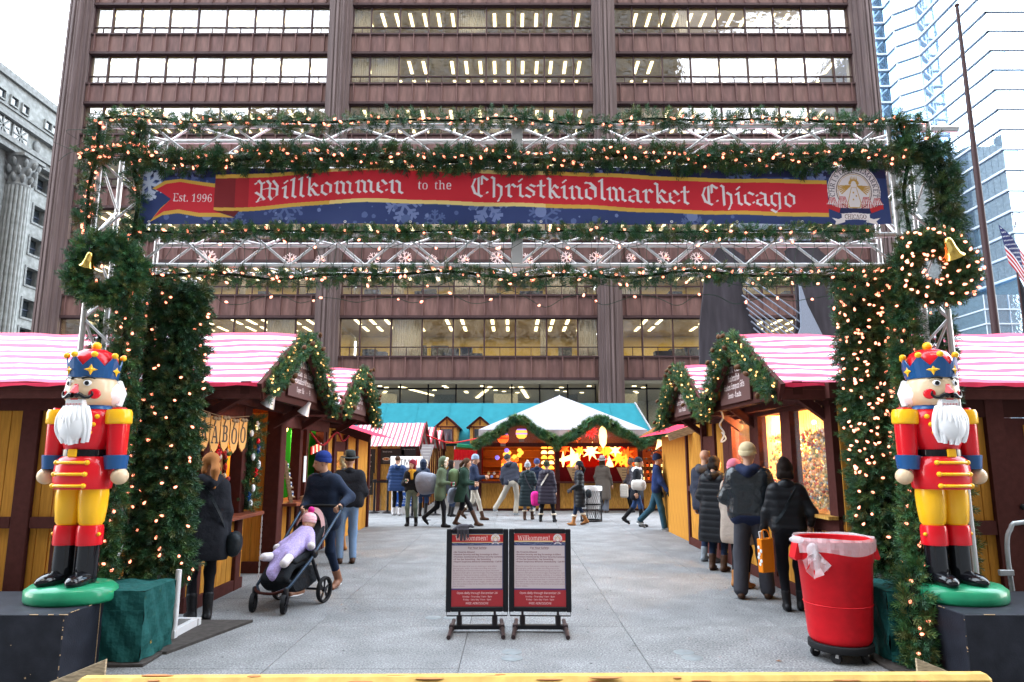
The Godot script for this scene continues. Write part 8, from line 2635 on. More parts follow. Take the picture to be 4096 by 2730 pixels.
func person(label: String, at: Vector3, yaw: float, p: Dictionary) -> Dictionary:
	var n := thing("person", label, "person", at, yaw, p.get("group", "visitors in the market square"))
	var H: float = p.get("h", 1.7)
	var S := H / 1.75
	var fem: bool = p.get("fem", false)
	var near: bool = p.get("near", false)
	var cell := 0.019 if near else 0.026
	var bulk: float = p.get("bulk", 1.0)
	var lean: float = p.get("lean", 0.0)
	var side: float = p.get("side", 0.0)
	var drop: float = p.get("drop", 0.0)
	var ub := Basis.from_euler(V(lean, 0, 0)) * Basis.from_euler(V(0, p.get("twist", 0.0), side))
	var hip := V(p.get("hx", 0.0), 0.94 - drop, p.get("hz", 0.0))
	var U := func(x: float, y: float, z: float) -> Vector3: return (hip + ub * (V(x, y - 0.94, z))) * S
	var L := func(x: float, y: float, z: float) -> Vector3: return (V(x, y, z) + V(hip.x, 0, hip.z) * clampf(y / 0.94, 0, 1)) * S
	var sh: float = 0.155 if fem else 0.178
	var J := {}
	var trunk := []
	var legs := []
	var boots := []
	var feet: Array = p.get("feet", [[0.1, 0, 0.02], [-0.1, 0, -0.02]])
	for i in 2:
		var s := 1.0 if i == 0 else -1.0
		var fp := v3(feet[i]) * S
		var heel: float = feet[i][3] if feet[i].size() > 3 else 0.0
		var fd := V(0.12 * s, -sin(heel), cos(heel)).normalized()
		var an := fp + V(0, 0.085 * S + sin(heel) * 0.12 * S, 0)
		var hj: Vector3 = (hip + V(0.088 * s, -0.03, 0)) * S
		var kn := knee(hj, an, 0.425 * S, 0.415 * S, V(0.12 * s, 0, 1))
		trunk.append([hj, kn, 0.05 * S, 0.04 * S]); trunk.append([kn, an, 0.04 * S, 0.03 * S])
		var fl: float = p.get("flare", 0.0)
		var th: float = p.get("thigh", 0.080)
		legs.append([hj, kn, th * S, (th * 0.76 + fl * 0.4) * S])
		legs.append([kn, an + (kn - an).normalized() * 0.02, (th * 0.74 + fl * 0.4) * S, (0.048 + fl) * S])
		var bh: float = p.get("boot", 0.12)
		var heelp := an + V(0, -0.045 * S, 0) - fd * 0.045 * S
		boots.append([heelp, an + fd * 0.06 * S - V(0, 0.045 * S, 0), 0.038 * S, 0.04 * S])
		boots.append([an + fd * 0.05 * S - V(0, 0.046 * S, 0), an + fd * 0.155 * S - V(0, 0.05 * S, 0), 0.038 * S, 0.031 * S])
		boots.append([an, an + (kn - an).normalized() * bh * S, 0.048 * S, (0.052 + 0.03 * bh) * S])
		J["ankle%d" % i] = an; J["knee%d" % i] = kn
		J["bt%d" % i] = an + (kn - an).normalized() * bh * S
	trunk.append([hip * S, U.call(0, 1.35, 0), 0.085 * S, 0.08 * S])
	trunk.append([U.call(-sh + 0.02, 1.4, 0), U.call(sh - 0.02, 1.4, 0), 0.05 * S, 0.05 * S])
	var body := B.new()
	var coat := []
	# torso of the coat in level bars, then the skirt
	var prof := [[1.405, sh - 0.045, 0.072], [1.33, sh - 0.05, 0.098], [1.2, sh - 0.062, 0.106], [1.08, sh - (0.08 if fem else 0.066), 0.102], [0.96, sh - 0.055, 0.112]]
	for q in prof:
		coat.append([U.call(-q[1] * bulk, q[0], 0.0), U.call(q[1] * bulk, q[0], 0.0), q[2] * S * bulk, q[2] * S * bulk])
	var hem: float = p.get("hem", 0.85)
	var y := 0.86
	var open: float = p.get("skirt", 0.0)
	while y > hem + 0.02:
		var f := (0.94 - y)
		var w: float = (sh - 0.055 + f * 0.06) * bulk
		coat.append([L.call(-w, y, -open * f), L.call(w, y, open * f * 0.4), (0.114 + f * 0.03) * S * bulk, (0.114 + f * 0.03) * S * bulk])
		y -= 0.1
	var hands: Array = p.get("hands", [[0.25, 0.84, 0.06], [-0.25, 0.84, 0.06]])
	var glove := B.new()
	for i in 2:
		var s := 1.0 if i == 0 else -1.0
		var sp: Vector3 = U.call(s * sh, 1.395, 0.0)
		var hp := v3(hands[i])
		var wr: Vector3 = U.call(hp.x, hp.y, hp.z) if not p.get("hands_world", false) else hp
		var pole: Vector3 = ub * V(0.5 * s, -0.6, -0.7)
		var l1 := 0.29 * S
		var l2 := 0.25 * S
		if sp.distance_to(wr) > (l1 + l2) * 0.995: wr = sp + (wr - sp).normalized() * (l1 + l2) * 0.995
		var el := knee(sp, wr, l1, l2, pole)
		trunk.append([sp, el, 0.04 * S, 0.034 * S]); trunk.append([el, wr, 0.033 * S, 0.025 * S])
		var ar: float = (0.056 if fem else 0.063) * (0.4 + 0.6 * bulk)
		coat.append([sp, el, ar * 1.12 * S, ar * 0.95 * S])
		coat.append([el, wr - (wr - el).normalized() * 0.015, ar * 0.95 * S, ar * 0.78 * S])
		if not p.get("pockets", false):
			var hc := hand_caps(wr, (wr - el).normalized() + V(0, -0.15, 0), p.get("palm%d" % i, ub * V(s, 0.15, 0.3)), S * (1.12 if p.has("glove") else 1.0), s, p.get("curl", 0.7))
			field_of(hc, 0.0065 if near else 0.010, 0.004, glove if p.has("glove") else body)
		J["wrist%d" % i] = wr; J["elbow%d" % i] = el; J["shoulder%d" % i] = sp
	field_of(trunk, 0.03, 0.02, body)
	# head
	var hd: Array = p.get("head", [0.0, 0.0])
	var hb := ub * Basis.from_euler(V(hd[1], hd[0], hd[2] if hd.size() > 2 else 0.0))
	var nk: Vector3 = U.call(0, 1.46, -0.01)
	var hc: Vector3 = nk + (ub * V(0, 0.06, 0.0) + hb * V(0, 0.115, 0.025)) * S
	var T := Transform3D(hb * S, hc)
	var X := func(x: float, yy: float, z: float) -> Vector3: return T * V(x, yy, z)
	var R := func(x: float, yy: float, z: float) -> Vector3: return V(x, yy, z) * S
	var skull := [[X.call(0, 0.028, -0.012), R.call(0.074, 0.088, 0.092), hb], [X.call(0, -0.025, 0.03), R.call(0.062, 0.08, 0.066), hb], [X.call(0, -0.078, 0.052), R.call(0.04, 0.032, 0.036), hb], [X.call(0.072, -0.015, 0.0), R.call(0.013, 0.03, 0.018), hb], [X.call(-0.072, -0.015, 0.0), R.call(0.013, 0.03, 0.018), hb], [X.call(0, -0.057, 0.088), R.call(0.024, 0.012, 0.012), hb]]
	var sk := [[nk - ub * V(0, 0.03, 0) * S, X.call(0, -0.07, -0.01), 0.055 * S, 0.05 * S], [X.call(0, 0.005, 0.094), X.call(0, -0.032, 0.112), 0.009 * S, 0.0155 * S], [X.call(-0.03, 0.022, 0.082), X.call(0.03, 0.022, 0.082), 0.012 * S, 0.012 * S]]
	field_of(sk, 0.008 if near else 0.012, 0.008, body, skull)
	obj("body", body, skin(p.get("skin", 0)), n)
	if p.has("glove"): obj("gloves", glove, M[p.glove], n)
	var ey := B.new()
	for s in [-1.0, 1.0]: ey.ball(X.call(0.031 * s, 0.0, 0.084), R.call(0.014, 0.008, 0.009), hb, 8, 6)
	obj("eyes", ey, M.eye, n)
	obj("mouth", B.new().ball(X.call(0, -0.058, 0.099), R.call(0.022, 0.006, 0.007), hb, 8, 5), M.lip, n)
	obj("trousers", field_of(legs + [[(hip + V(-0.07, 0.0, 0)) * S, (hip + V(0.07, 0.0, 0)) * S, 0.108 * S, 0.108 * S], [U.call(-0.07, 1.0, 0), U.call(0.07, 1.0, 0), 0.095 * S, 0.095 * S]], cell, 0.016, B.new()), M[p.get("legs", "jeans")], n)
	var bm := obj("footwear", field_of(boots, cell * 0.7, 0.012, B.new()), M[p.get("boots", "shoe_black")], n)
	var so := B.new()
	for i in 2:
		var an: Vector3 = J["ankle%d" % i]
		so.ball(an + V(0, -0.075 * S, 0.055 * S), V(0.046, 0.012, 0.135) * S, Basis(), 12, 5)
	obj("sole", so, M[p.get("sole", "rubber")], bm)
	if p.has("fur_top"):
		var fb := B.new()
		for i in 2:
			for k in 10: fb.ball(J["bt%d" % i] + V(cos(k * 0.63), 0.1 * sin(k * 2.0), sin(k * 0.63)) * 0.058 * S, Vector3.ONE * 0.026 * S, Basis(), 7, 5)
		obj("fur_lining", fb, M.fur_cream, bm)
	var ct := obj("coat", field_of(coat, cell, 0.022, B.new(), [], hem * S if hem < 0.9 else -9.0), M[p.get("coat", "coat_black")], n)
	# collar or hood
	var hood: String = p.get("hood", "collar")
	if hood == "collar": obj("collar", field_of([[U.call(-0.05, 1.45, -0.02), U.call(0.05, 1.45, -0.02), 0.058 * S, 0.058 * S], [U.call(0, 1.47, -0.035), U.call(0, 1.45, 0.02), 0.06 * S, 0.055 * S]], cell * 0.8, 0.012, B.new()), M[p.get("collar_mat", p.get("coat", "coat_black"))], ct)
	elif hood == "down":
		obj("hood", field_of([[U.call(-0.08, 1.46, -0.03), U.call(0.0, 1.43, -0.11), 0.06 * S, 0.055 * S], [U.call(0.08, 1.46, -0.03), U.call(0.0, 1.43, -0.11), 0.06 * S, 0.055 * S], [U.call(-0.06, 1.47, 0.04), U.call(-0.08, 1.46, -0.03), 0.045 * S, 0.055 * S], [U.call(0.06, 1.47, 0.04), U.call(0.08, 1.46, -0.03), 0.045 * S, 0.055 * S]], cell * 0.8, 0.016, B.new()), M[p.get("collar_mat", p.get("coat", "coat_black"))], ct)
	elif hood == "up":
		obj("hood", field_of([[X.call(0, -0.12, -0.03), X.call(0, 0.0, -0.03), 0.1 * S, 0.105 * S]], cell * 0.8, 0.014, B.new(), [[X.call(0, 0.035, -0.025), R.call(0.105, 0.115, 0.112), hb]]), M[p.get("collar_mat", p.get("coat", "coat_black"))], ct)
	if p.has("fur"):
		var fb := B.new()
		var ring: bool = hood == "up"
		for k in 26:
			var a := TAU * k / 26.0
			var q: Vector3 = X.call(sin(a) * 0.095, cos(a) * 0.115 - 0.01, 0.065 + 0.01 * sin(k * 2.3)) if ring else U.call(sin(a) * 0.1, 1.475 + 0.015 * cos(a * 3.0), cos(a) * 0.085 - 0.02)
			fb.ball(q, R.call(0.03, 0.028, 0.03) * rr(0.8, 1.2), Basis(), 7, 5)
		obj("fur_trim", fb, M[p.fur], ct)
	if p.has("scarf"): obj("scarf", field_of([[U.call(-0.06, 1.46, 0.03), U.call(0.06, 1.46, 0.03), 0.055 * S, 0.055 * S], [U.call(0.0, 1.45, 0.07), U.call(0.02, 1.26, 0.115), 0.05 * S, 0.04 * S], [U.call(-0.05, 1.46, -0.05), U.call(0.05, 1.46, -0.05), 0.05 * S, 0.05 * S]], cell * 0.8, 0.015, B.new()), M[p.scarf], n)
	# hair
	var hm: Material = M[p.get("hair", "hair_dark")]
	var style: String = p.get("style", "short")
	var he := [[X.call(0, 0.045, -0.024), R.call(0.083, 0.083, 0.094), hb]]
	var hcap := []
	if style != "short":
		for s in [-1.0, 1.0]:
			hcap.append([X.call(0.062 * s, 0.03, -0.01), X.call(0.068 * s, -0.09, -0.02), 0.032 * S, 0.03 * S])
	if style == "long":
		for s in [-1.0, 0.0, 1.0]: hcap.append([X.call(0.05 * s, -0.02, -0.06), X.call(0.06 * s, -0.27 + 0.03 * absf(s), -0.05 + 0.06 * absf(s)), 0.045 * S, 0.03 * S])
	elif style == "tail":
		hcap.append([X.call(0, 0.02, -0.1), X.call(0.02, -0.1, -0.15), 0.04 * S, 0.042 * S])
		hcap.append([X.call(0.02, -0.1, -0.15), X.call(0.0, -0.27, -0.13), 0.042 * S, 0.02 * S])
	elif style == "bob": hcap.append([X.call(-0.05, -0.04, -0.05), X.call(0.05, -0.04, -0.05), 0.055 * S, 0.055 * S])
	elif style == "bun":
		hcap.append([X.call(0.0, 0.1, -0.05), X.call(0.02, 0.12, -0.06), 0.05 * S, 0.045 * S])
		hcap.append([X.call(-0.04, -0.05, -0.06), X.call(0.04, -0.05, -0.06), 0.05 * S, 0.05 * S])
	if style != "bald": obj("hair", field_of(hcap, cell * 0.6, 0.012, B.new(), he), hm, n)
	var hat: String = p.get("hat", "")
	if hat == "beanie" or hat == "pom":
		var b := field_of([], cell * 0.6, 0.01, B.new(), [[X.call(0, 0.055, -0.022), R.call(0.096, 0.095, 0.108), hb]])
		b.lathe([[0.086, -0.03], [0.1, -0.026], [0.102, 0.02], [0.09, 0.032]], X.call(0, 0.028, -0.02), T.basis * Basis.from_euler(V(-0.32, 0, 0)), 20, 1.1)
		var ht := obj("knit_hat", b, M[p.hat_mat], n)
		if hat == "pom": obj("pompom", B.new().ball(X.call(0, 0.155, -0.03), Vector3.ONE * 0.036 * S, Basis(), 10, 7), M[p.get("pom_mat", "fur_cream")], ht)
	elif hat == "brim":
		obj("brimmed_hat", B.new().lathe([[0.155, 0.0], [0.15, 0.008], [0.098, 0.012], [0.09, 0.06], [0.08, 0.11], [0.05, 0.122], [0.0, 0.115]], X.call(0, 0.055, -0.012), T.basis * Basis.from_euler(V(-0.12, 0, 0)), 22, 1.15), M[p.hat_mat], n)
		obj("hat_band", B.new().lathe([[0.098, 0.014], [0.0945, 0.04]], X.call(0, 0.055, -0.012), T.basis * Basis.from_euler(V(-0.12, 0, 0)), 22, 1.15), M.shoe_black, n)
	J["node"] = n; J["U"] = U; J["S"] = S; J["X"] = X
	return J

func skin(i: int) -> Material:
	return M["skin_%d" % i]

func strap(J: Dictionary, pts: Array, r: float, m: String, called := "bag_strap", wide := 2.5) -> void:
	var p := PackedVector3Array()
	for q in pts: p.append(J.U.call(q[0], q[1], q[2]))
	p = curve(p, 0.04)
	var b := B.new()
	for k in p.size() - 1: b.bar(p[k], p[k + 1], r * wide * 2.0, r, (p[k] - J.U.call(0, p[k].y / J.S, 0)).normalized())
	obj(called, b, M[m], J.node)

func sheet(pts: Array, w: float, r: float, cell := 0.02) -> B:
	var p := curve(path(pts), 0.03)
	var caps := []
	for q in p: caps.append([q - V(w, 0, 0), q + V(w, 0, 0), r, r])
	return field_of(caps, cell, 0.012, B.new())

func bag(J: Dictionary, called: String, label: String, category: String, c: Vector3, s: Vector3, m: String, turn := 0.0, soft := 0.02) -> Node3D:
	# a carried bag is a thing of its own, placed in the world
	var w: Vector3 = J.node.transform * c
	var t := thing(called, label, category, w, J.node.rotation.y + turn)
	var b := B.new()
	var caps := []
	for sx in [-1.0, 1.0]:
		for sy in [-1.0, -0.5, 0.0, 0.5, 1.0]: caps.append([V(sx * maxf(s.x / 2 - s.z / 2, 0.0), sy * (s.y / 2 - s.z / 2), 0), V(-sx * (s.x / 2 - s.z / 2), sy * (s.y / 2 - s.z / 2), 0), s.z / 2, s.z / 2])
	var ells := []
	if called == "plastic_bag":
		for k in 9: ells.append([V(rr(-0.4, 0.4) * s.x, rr(-0.5, 0.35) * s.y, rr(-0.3, 0.3) * s.z), V(rr(0.1, 0.3) * s.x, rr(0.1, 0.25) * s.y, rr(0.4, 0.6) * s.z), Basis.from_euler(V(rr(-1, 1), rr(-1, 1), rr(-1, 1)))])
		caps = caps.slice(2, 8)
	obj("pouch", field_of(caps, 0.02, soft, b, ells), M[m], t)
	return t

func cloth(key: String, r: float, g: float, b: float, kind := "wool") -> void:
	var o := {"nrm": "n_cloth", "ns": 0.3, "scale": Vector3.ONE * 0.9, "world": false, "rim": 0.15}
	var ro := 0.85
	if kind == "puff":
		o = {"nrm": "n_quilt", "ns": 0.34, "scale": V(1, 11.0, 1), "world": false}
		ro = 0.42
	elif kind == "leather":
		o = {"nrm": "n_cloth", "ns": 0.4, "scale": Vector3.ONE * 0.6, "world": false, "spec": 0.5}
		ro = 0.24 if key == "leather" else 0.5
	if key != "leather": o.spec = 0.28
	mat(key, lin(r, g, b), ro, o)

func people() -> void:
	for q in [["coat_black", 0.012, 0.013, 0.018, "wool"], ["coat_navy", 0.014, 0.022, 0.05, "wool"], ["fleece_navy", 0.015, 0.03, 0.10, "wool"], ["puff_black", 0.012, 0.013, 0.016, "puff"], ["puff_navy", 0.012, 0.022, 0.05, "puff"], ["puff_teal", 0.014, 0.025, 0.03, "puff"], ["puff_plum", 0.03, 0.026, 0.04, "puff"], ["puff_gray", 0.07, 0.07, 0.09, "puff"], ["parka_blue", 0.016, 0.04, 0.12, "puff"], ["parka_olive", 0.075, 0.10, 0.06, "wool"], ["parka_green", 0.012, 0.032, 0.022, "wool"], ["jacket_slate", 0.03, 0.033, 0.05, "wool"], ["coat_taupe", 0.085, 0.07, 0.06, "wool"], ["coat_beige", 0.30, 0.24, 0.20, "wool"], ["leather", 0.010, 0.014, 0.019, "leather"], ["quilt_navy", 0.018, 0.028, 0.055, "wool"], ["coat_teal", 0.02, 0.06, 0.09, "wool"], ["jeans", 0.02, 0.045, 0.12, "wool"], ["jeans_dark", 0.012, 0.022, 0.05, "wool"], ["jeans_teal", 0.02, 0.06, 0.09, "wool"], ["jeans_pale", 0.16, 0.25, 0.40, "wool"], ["leggings", 0.006, 0.006, 0.009, "wool"], ["khaki", 0.42, 0.38, 0.32, "wool"], ["pants_sage", 0.13, 0.17, 0.14, "wool"], ["pants_gray", 0.045, 0.045, 0.055, "wool"], ["pants_mid", 0.13, 0.14, 0.17, "wool"], ["shoe_black", 0.01, 0.01, 0.012, "leather"], ["shoe_brown", 0.06, 0.03, 0.018, "leather"], ["shoe_tan", 0.32, 0.14, 0.05, "wool"], ["shoe_pink", 0.26, 0.13, 0.085, "leather"], ["shoe_white", 0.45, 0.45, 0.47, "leather"], ["shoe_gray", 0.2, 0.22, 0.24, "wool"], ["hat_blue", 0.012, 0.03, 0.17, "wool"], ["hat_navy", 0.014, 0.02, 0.05, "wool"], ["hat_gray", 0.26, 0.27, 0.30, "wool"], ["hat_green", 0.03, 0.035, 0.02, "wool"], ["hat_violet", 0.05, 0.06, 0.16, "wool"], ["hat_cream", 0.5, 0.40, 0.24, "wool"], ["hat_pink", 0.55, 0.16, 0.22, "wool"], ["hat_felt", 0.30, 0.27, 0.27, "wool"], ["hat_dark", 0.03, 0.035, 0.035, "wool"], ["hat_mist", 0.20, 0.26, 0.36, "wool"], ["scarf_gold", 0.55, 0.26, 0.02, "wool"], ["scarf_brown", 0.22, 0.10, 0.04, "wool"], ["glove_gray", 0.06, 0.055, 0.065, "wool"], ["glove_red", 0.16, 0.01, 0.025, "wool"], ["fur_cream", 0.68, 0.58, 0.46, "wool"], ["fur_brown", 0.24, 0.16, 0.09, "wool"], ["bag_pink", 0.55, 0.02, 0.22, "wool"], ["bag_white", 0.48, 0.44, 0.40, "leather"], ["bag_black", 0.012, 0.016, 0.02, "leather"], ["bag_orange", 0.80, 0.22, 0.01, "wool"], ["bag_gray", 0.20, 0.21, 0.26, "leather"], ["pack_green", 0.13, 0.19, 0.10, "wool"], ["lilac", 0.38, 0.30, 0.62, "wool"], ["hair_dark", 0.014, 0.009, 0.007, "wool"], ["hair_brown", 0.05, 0.025, 0.013, "wool"], ["hair_auburn", 0.36, 0.14, 0.045, "wool"], ["hair_red", 0.16, 0.012, 0.018, "wool"], ["hair_blond", 0.42, 0.32, 0.18, "wool"]]: cloth(q[0], q[1], q[2], q[3], q[4])
	mat("skin_0", lin(0.50, 0.28, 0.19), 0.5)
	mat("skin_1", lin(0.20, 0.10, 0.06), 0.5)
	mat("eye", lin(0.03, 0.02, 0.015), 0.3)
	mat("lip", lin(0.35, 0.09, 0.08), 0.5)
	var st := [[0.11, 0.0, 0.26], [-0.09, 0.03, -0.34, 0.75]]
	var st2 := [[0.09, 0.03, -0.34, 0.75], [-0.10, 0.0, 0.26]]
	# near left
	var J := person("woman with auburn hair in a black knee-length coat at the left stall window", V(-3.19, 0, -7.36), -2.5, {"h": 1.69, "fem": true, "near": true, "coat": "coat_black", "hem": 0.62, "legs": "leggings", "boots": "shoe_black", "boot": 0.17, "hair": "hair_auburn", "style": "tail", "hood": "down", "head": [0.35, 0.15, 0.15], "hands": [[0.16, 1.05, 0.2], [-0.24, 0.86, 0.06]], "feet": [[0.07, 0, 0.03], [-0.07, 0, -0.03]], "thigh": 0.074, "skirt": 0.1})
	strap(J, [[0.1, 1.44, -0.08], [0.0, 1.28, -0.14], [-0.12, 1.06, -0.13], [-0.22, 0.86, -0.04]], 0.006, "bag_black")
	bag(J, "shoulder_bag", "small black leather shoulder bag at the hip of the black-coated woman", "bag", V(-0.29, 0.74, -0.02), V(0.24, 0.22, 0.09), "bag_black", 1.2)
	J = person("man in a royal blue knit hat and navy quilted jacket pushing the pushchair", V(-2.40, 0, -9.0), -0.35, {"h": 1.70, "near": true, "coat": "quilt_navy", "hem": 0.74, "legs": "jeans_dark", "boots": "shoe_pink", "sole": "paper", "hat": "beanie", "hat_mat": "hat_blue", "hair": "hair_brown", "head": [-0.75, 0.12], "hands": [[0.37, 1.10, 0.16], [-0.14, 1.07, 0.26]], "feet": [[0.12, 0, -0.2, 0.3], [-0.06, 0, 0.36]], "lean": 0.06, "curl": 1.2})
	person("blond woman in a teal coat half hidden behind the man with the pushchair", V(-3.06, 0, -12.6), -1.9, {"h": 1.66, "fem": true, "coat": "coat_teal", "hem": 0.7, "legs": "jeans_dark", "boots": "shoe_tan", "boot": 0.26, "hair": "hair_blond", "style": "bob"})
	person("man in a dark brimmed hat, black jacket and pale blue jeans seen from behind", V(-2.6, 0, -11.15), -2.75, {"h": 1.70, "coat": "coat_black", "hem": 0.88, "legs": "jeans_pale", "boots": "shoe_brown", "hat": "brim", "hat_mat": "hat_dark", "hair": "hair_brown", "bulk": 1.1, "thigh": 0.088, "flare": 0.012, "hands": [[0.2, 1.0, 0.22], [-0.2, 1.0, 0.22]]})
	# middle distance, left
	person("man in a blue fur-hooded parka facing the cash machine", V(-3.3, 0, -20.1), 2.95, {"h": 1.66, "coat": "parka_blue", "hem": 0.72, "legs": "leggings", "boots": "shoe_white", "hood": "down", "fur": "fur_cream", "bulk": 1.12, "hair": "hair_brown", "hands": [[0.2, 1.0, 0.2], [-0.2, 1.0, 0.2]]})
	J = person("woman with long red hair and a mustard scarf holding a paper cup", V(-2.44, 0, -17.1), -0.1, {"h": 1.56, "fem": true, "coat": "coat_black", "hem": 0.86, "legs": "pants_sage", "boots": "shoe_black", "boot": 0.14, "hair": "hair_red", "style": "long", "hat": "beanie", "hat_mat": "glove_red", "scarf": "scarf_gold", "head": [-0.4, 0.0], "hands": [[0.22, 0.92, 0.08], [-0.12, 1.2, 0.24]], "feet": [[0.13, 0, 0.0], [-0.09, 0, 0.05]]})
	cup(J, 1, "green and white paper cup in the red-haired woman's raised hand")
	person("person in a dark navy hooded puffer coat and tall boots beside the pine kiosk", V(-2.52, 0, -19.8), 2.9, {"h": 1.56, "fem": true, "coat": "puff_navy", "hem": 0.6, "legs": "jeans", "boots": "shoe_black", "boot": 0.3, "hood": "up", "bulk": 1.1, "fur": "fur_cream"})
	J = person("woman in an olive fur-hooded parka striding right with a big plastic bag", V(-1.72, 0, -16.8), 1.5, {"h": 1.64, "fem": true, "coat": "parka_olive", "hem": 0.66, "legs": "leggings", "boots": "shoe_black", "boot": 0.16, "hood": "up", "fur": "fur_cream", "bulk": 1.08, "feet": [[0.09, 0.06, -0.42, 0.9], [-0.08, 0, 0.12]], "hands": [[0.2, 1.0, -0.1], [-0.12, 1.12, 0.26]], "glove": "glove_red", "lean": 0.08, "hair": "hair_blond", "style": "long", "head": [0.0, 0.1]})
	cup(J, 1, "paper cup in the olive parka woman's red glove")
	bag(J, "plastic_bag", "large crumpled grey plastic shopping bag behind the olive parka woman", "bag", V(0.16, 1.0, -0.36), V(0.44, 0.46, 0.2), "bag_gray", 1.4, 0.04)
	person("woman with long dark hair in a dark coat behind the two striding women", V(-1.72, 0, -19.7), 2.2, {"h": 1.55, "fem": true, "coat": "coat_black", "hem": 0.7, "legs": "jeans_dark", "boots": "shoe_black", "boot": 0.2, "hair": "hair_dark", "style": "long"})
	J = person("woman in a dark green parka with a pale green backpack striding right", V(-1.2, 0, -17.0), 1.45, {"h": 1.62, "fem": true, "coat": "parka_green", "hem": 0.62, "skirt": 0.25, "legs": "leggings", "boots": "shoe_brown", "boot": 0.3, "hood": "down", "fur": "fur_brown", "bulk": 1.1, "feet": [[0.1, 0.0, -0.2, 0.2], [-0.08, 0.02, 0.4]], "hands": [[0.2, 1.14, 0.26], [-0.1, 1.12, 0.3]], "lean": 0.12, "hair": "hair_brown", "style": "tail", "head": [0.0, 0.2]})
	bag(J, "backpack", "pale green cloth backpack on the back of the dark green parka woman", "backpack", V(0.0, 1.14, -0.22), V(0.3, 0.42, 0.2), "pack_green")
	bag(J, "plastic_bag", "small grey plastic bag hanging behind the dark green parka", "bag", V(0.16, 0.74, -0.26), V(0.2, 0.3, 0.14), "bag_gray", 1.3, 0.03)
	person("man in a grey-blue knit hat and dark jacket walking beyond the green parka", V(-1.02, 0, -18.7), 1.5, {"h": 1.70, "coat": "coat_navy", "hem": 0.8, "legs": "khaki", "boots": "shoe_brown", "boot": 0.14, "hat": "beanie", "hat_mat": "hat_mist", "hands": [[0.12, 1.14, 0.3], [-0.1, 1.16, 0.3]], "feet": st2, "head": [0.0, 0.25]})
	# at the lamp stalls
	person("man in khaki trousers leaning right with one leg kicked out at the lamp stall", V(0.06, 0, -19.95), 2.75, {"h": 1.78, "coat": "jacket_slate", "hem": 0.84, "legs": "khaki", "boots": "shoe_gray", "sole": "paper", "hood": "down", "hat": "beanie", "hat_mat": "hat_dark", "hair": "hair_dark", "lean": 0.25, "side": -0.30, "hx": 0.06, "feet": [[0.55, 0.10, -0.08], [0.0, 0, 0.1]], "hands": [[0.30, 0.9, 0.1], [-0.1, 1.0, 0.3]], "flare": 0.02, "thigh": 0.088, "drop": 0.02})
	J = person("woman in a grey pompom hat and long dark teal quilted coat", V(0.42, 0, -18.6), 2.9, {"h": 1.50, "fem": true, "coat": "puff_teal", "hem": 0.42, "legs": "pants_mid", "boots": "shoe_brown", "boot": 0.2, "fur_top": true, "hat": "pom", "hat_mat": "hat_gray", "hands": [[0.2, 1.0, 0.2], [-0.2, 1.05, 0.2]], "feet": [[0.1, 0, -0.02], [-0.09, 0, 0.22]], "bulk": 1.1})
	strap(J, [[0.09, 1.44, -0.09], [0.0, 1.2, -0.15], [-0.14, 0.95, -0.13], [-0.2, 0.85, -0.05]], 0.006, "pants_gray")
	person("person in a violet-blue knit hat between the two quilted coats at the lamp stall", V(0.72, 0, -20.1), 3.1, {"h": 1.58, "coat": "coat_navy", "hem": 0.7, "legs": "jeans_dark", "boots": "shoe_white", "hat": "beanie", "hat_mat": "hat_violet", "fem": true})
	J = person("woman in a plum-grey puffer coat and olive hat with a white strap", V(0.90, 0, -18.1), 2.85, {"h": 1.53, "fem": true, "coat": "puff_plum", "hem": 0.52, "legs": "leggings", "boots": "shoe_black", "boot": 0.14, "hood": "down", "hat": "beanie", "hat_mat": "hat_green", "bulk": 1.12, "feet": [[0.2, 0, 0.0], [-0.22, 0, 0.0]], "hands": [[0.27, 0.86, 0.04], [-0.26, 0.86, 0.04]], "fur_top": true})
	strap(J, [[-0.09, 1.44, -0.09], [0.0, 1.27, -0.15], [0.14, 1.06, -0.14]], 0.008, "bag_white")
	bag(J, "tote_bag", "bright pink cloth bag carried by the woman in the plum puffer", "bag", V(0.30, 0.58, 0.0), V(0.2, 0.34, 0.12), "bag_pink", 0.3)
	J = person("woman in a black quilted coat and tan fur-topped boots walking left past the bin", V(1.66, 0, -17.25), -1.5, {"h": 1.53, "fem": true, "coat": "puff_black", "hem": 0.5, "legs": "jeans_dark", "boots": "shoe_tan", "boot": 0.2, "fur_top": true, "hair": "hair_dark", "style": "tail", "hat": "beanie", "hat_mat": "coat_black", "scarf": "jacket_slate", "bulk": 1.12, "feet": [[0.08, 0.01, 0.2, -0.2], [-0.09, 0.0, -0.2, 0.3]], "hands": [[0.16, 1.0, 0.24], [-0.2, 0.98, 0.2]], "glove": "glove_gray"})
	bag(J, "handbag", "small black handbag at the back of the black quilted coat", "bag", V(0.16, 0.76, -0.2), V(0.16, 0.18, 0.07), "bag_black")
	person("woman in a taupe coat and grey brimmed hat looking at the paper stars", V(2.74, 0, -21.1), 2.6, {"h": 1.63, "fem": true, "coat": "coat_taupe", "hem": 0.42, "skirt": 0.15, "legs": "pants_mid", "boots": "shoe_brown", "hair": "hair_brown", "style": "long", "hat": "brim", "hat_mat": "hat_felt", "flare": 0.045, "bulk": 1.12, "hands": [[0.26, 0.9, 0.1], [-0.28, 0.88, 0.1]], "head": [0.3, -0.1]})
	J = person("woman in a grey puffer with a brown scarf and a pale tote bag", V(3.62, 0, -21.2), -1.3, {"h": 1.60, "fem": true, "coat": "puff_gray", "hem": 0.72, "legs": "jeans_dark", "boots": "shoe_black", "boot": 0.34, "hat": "beanie", "hat_mat": "coat_taupe", "scarf": "scarf_brown", "skin": 1, "hands": [[0.2, 0.9, 0.16], [-0.18, 0.95, 0.2]]})
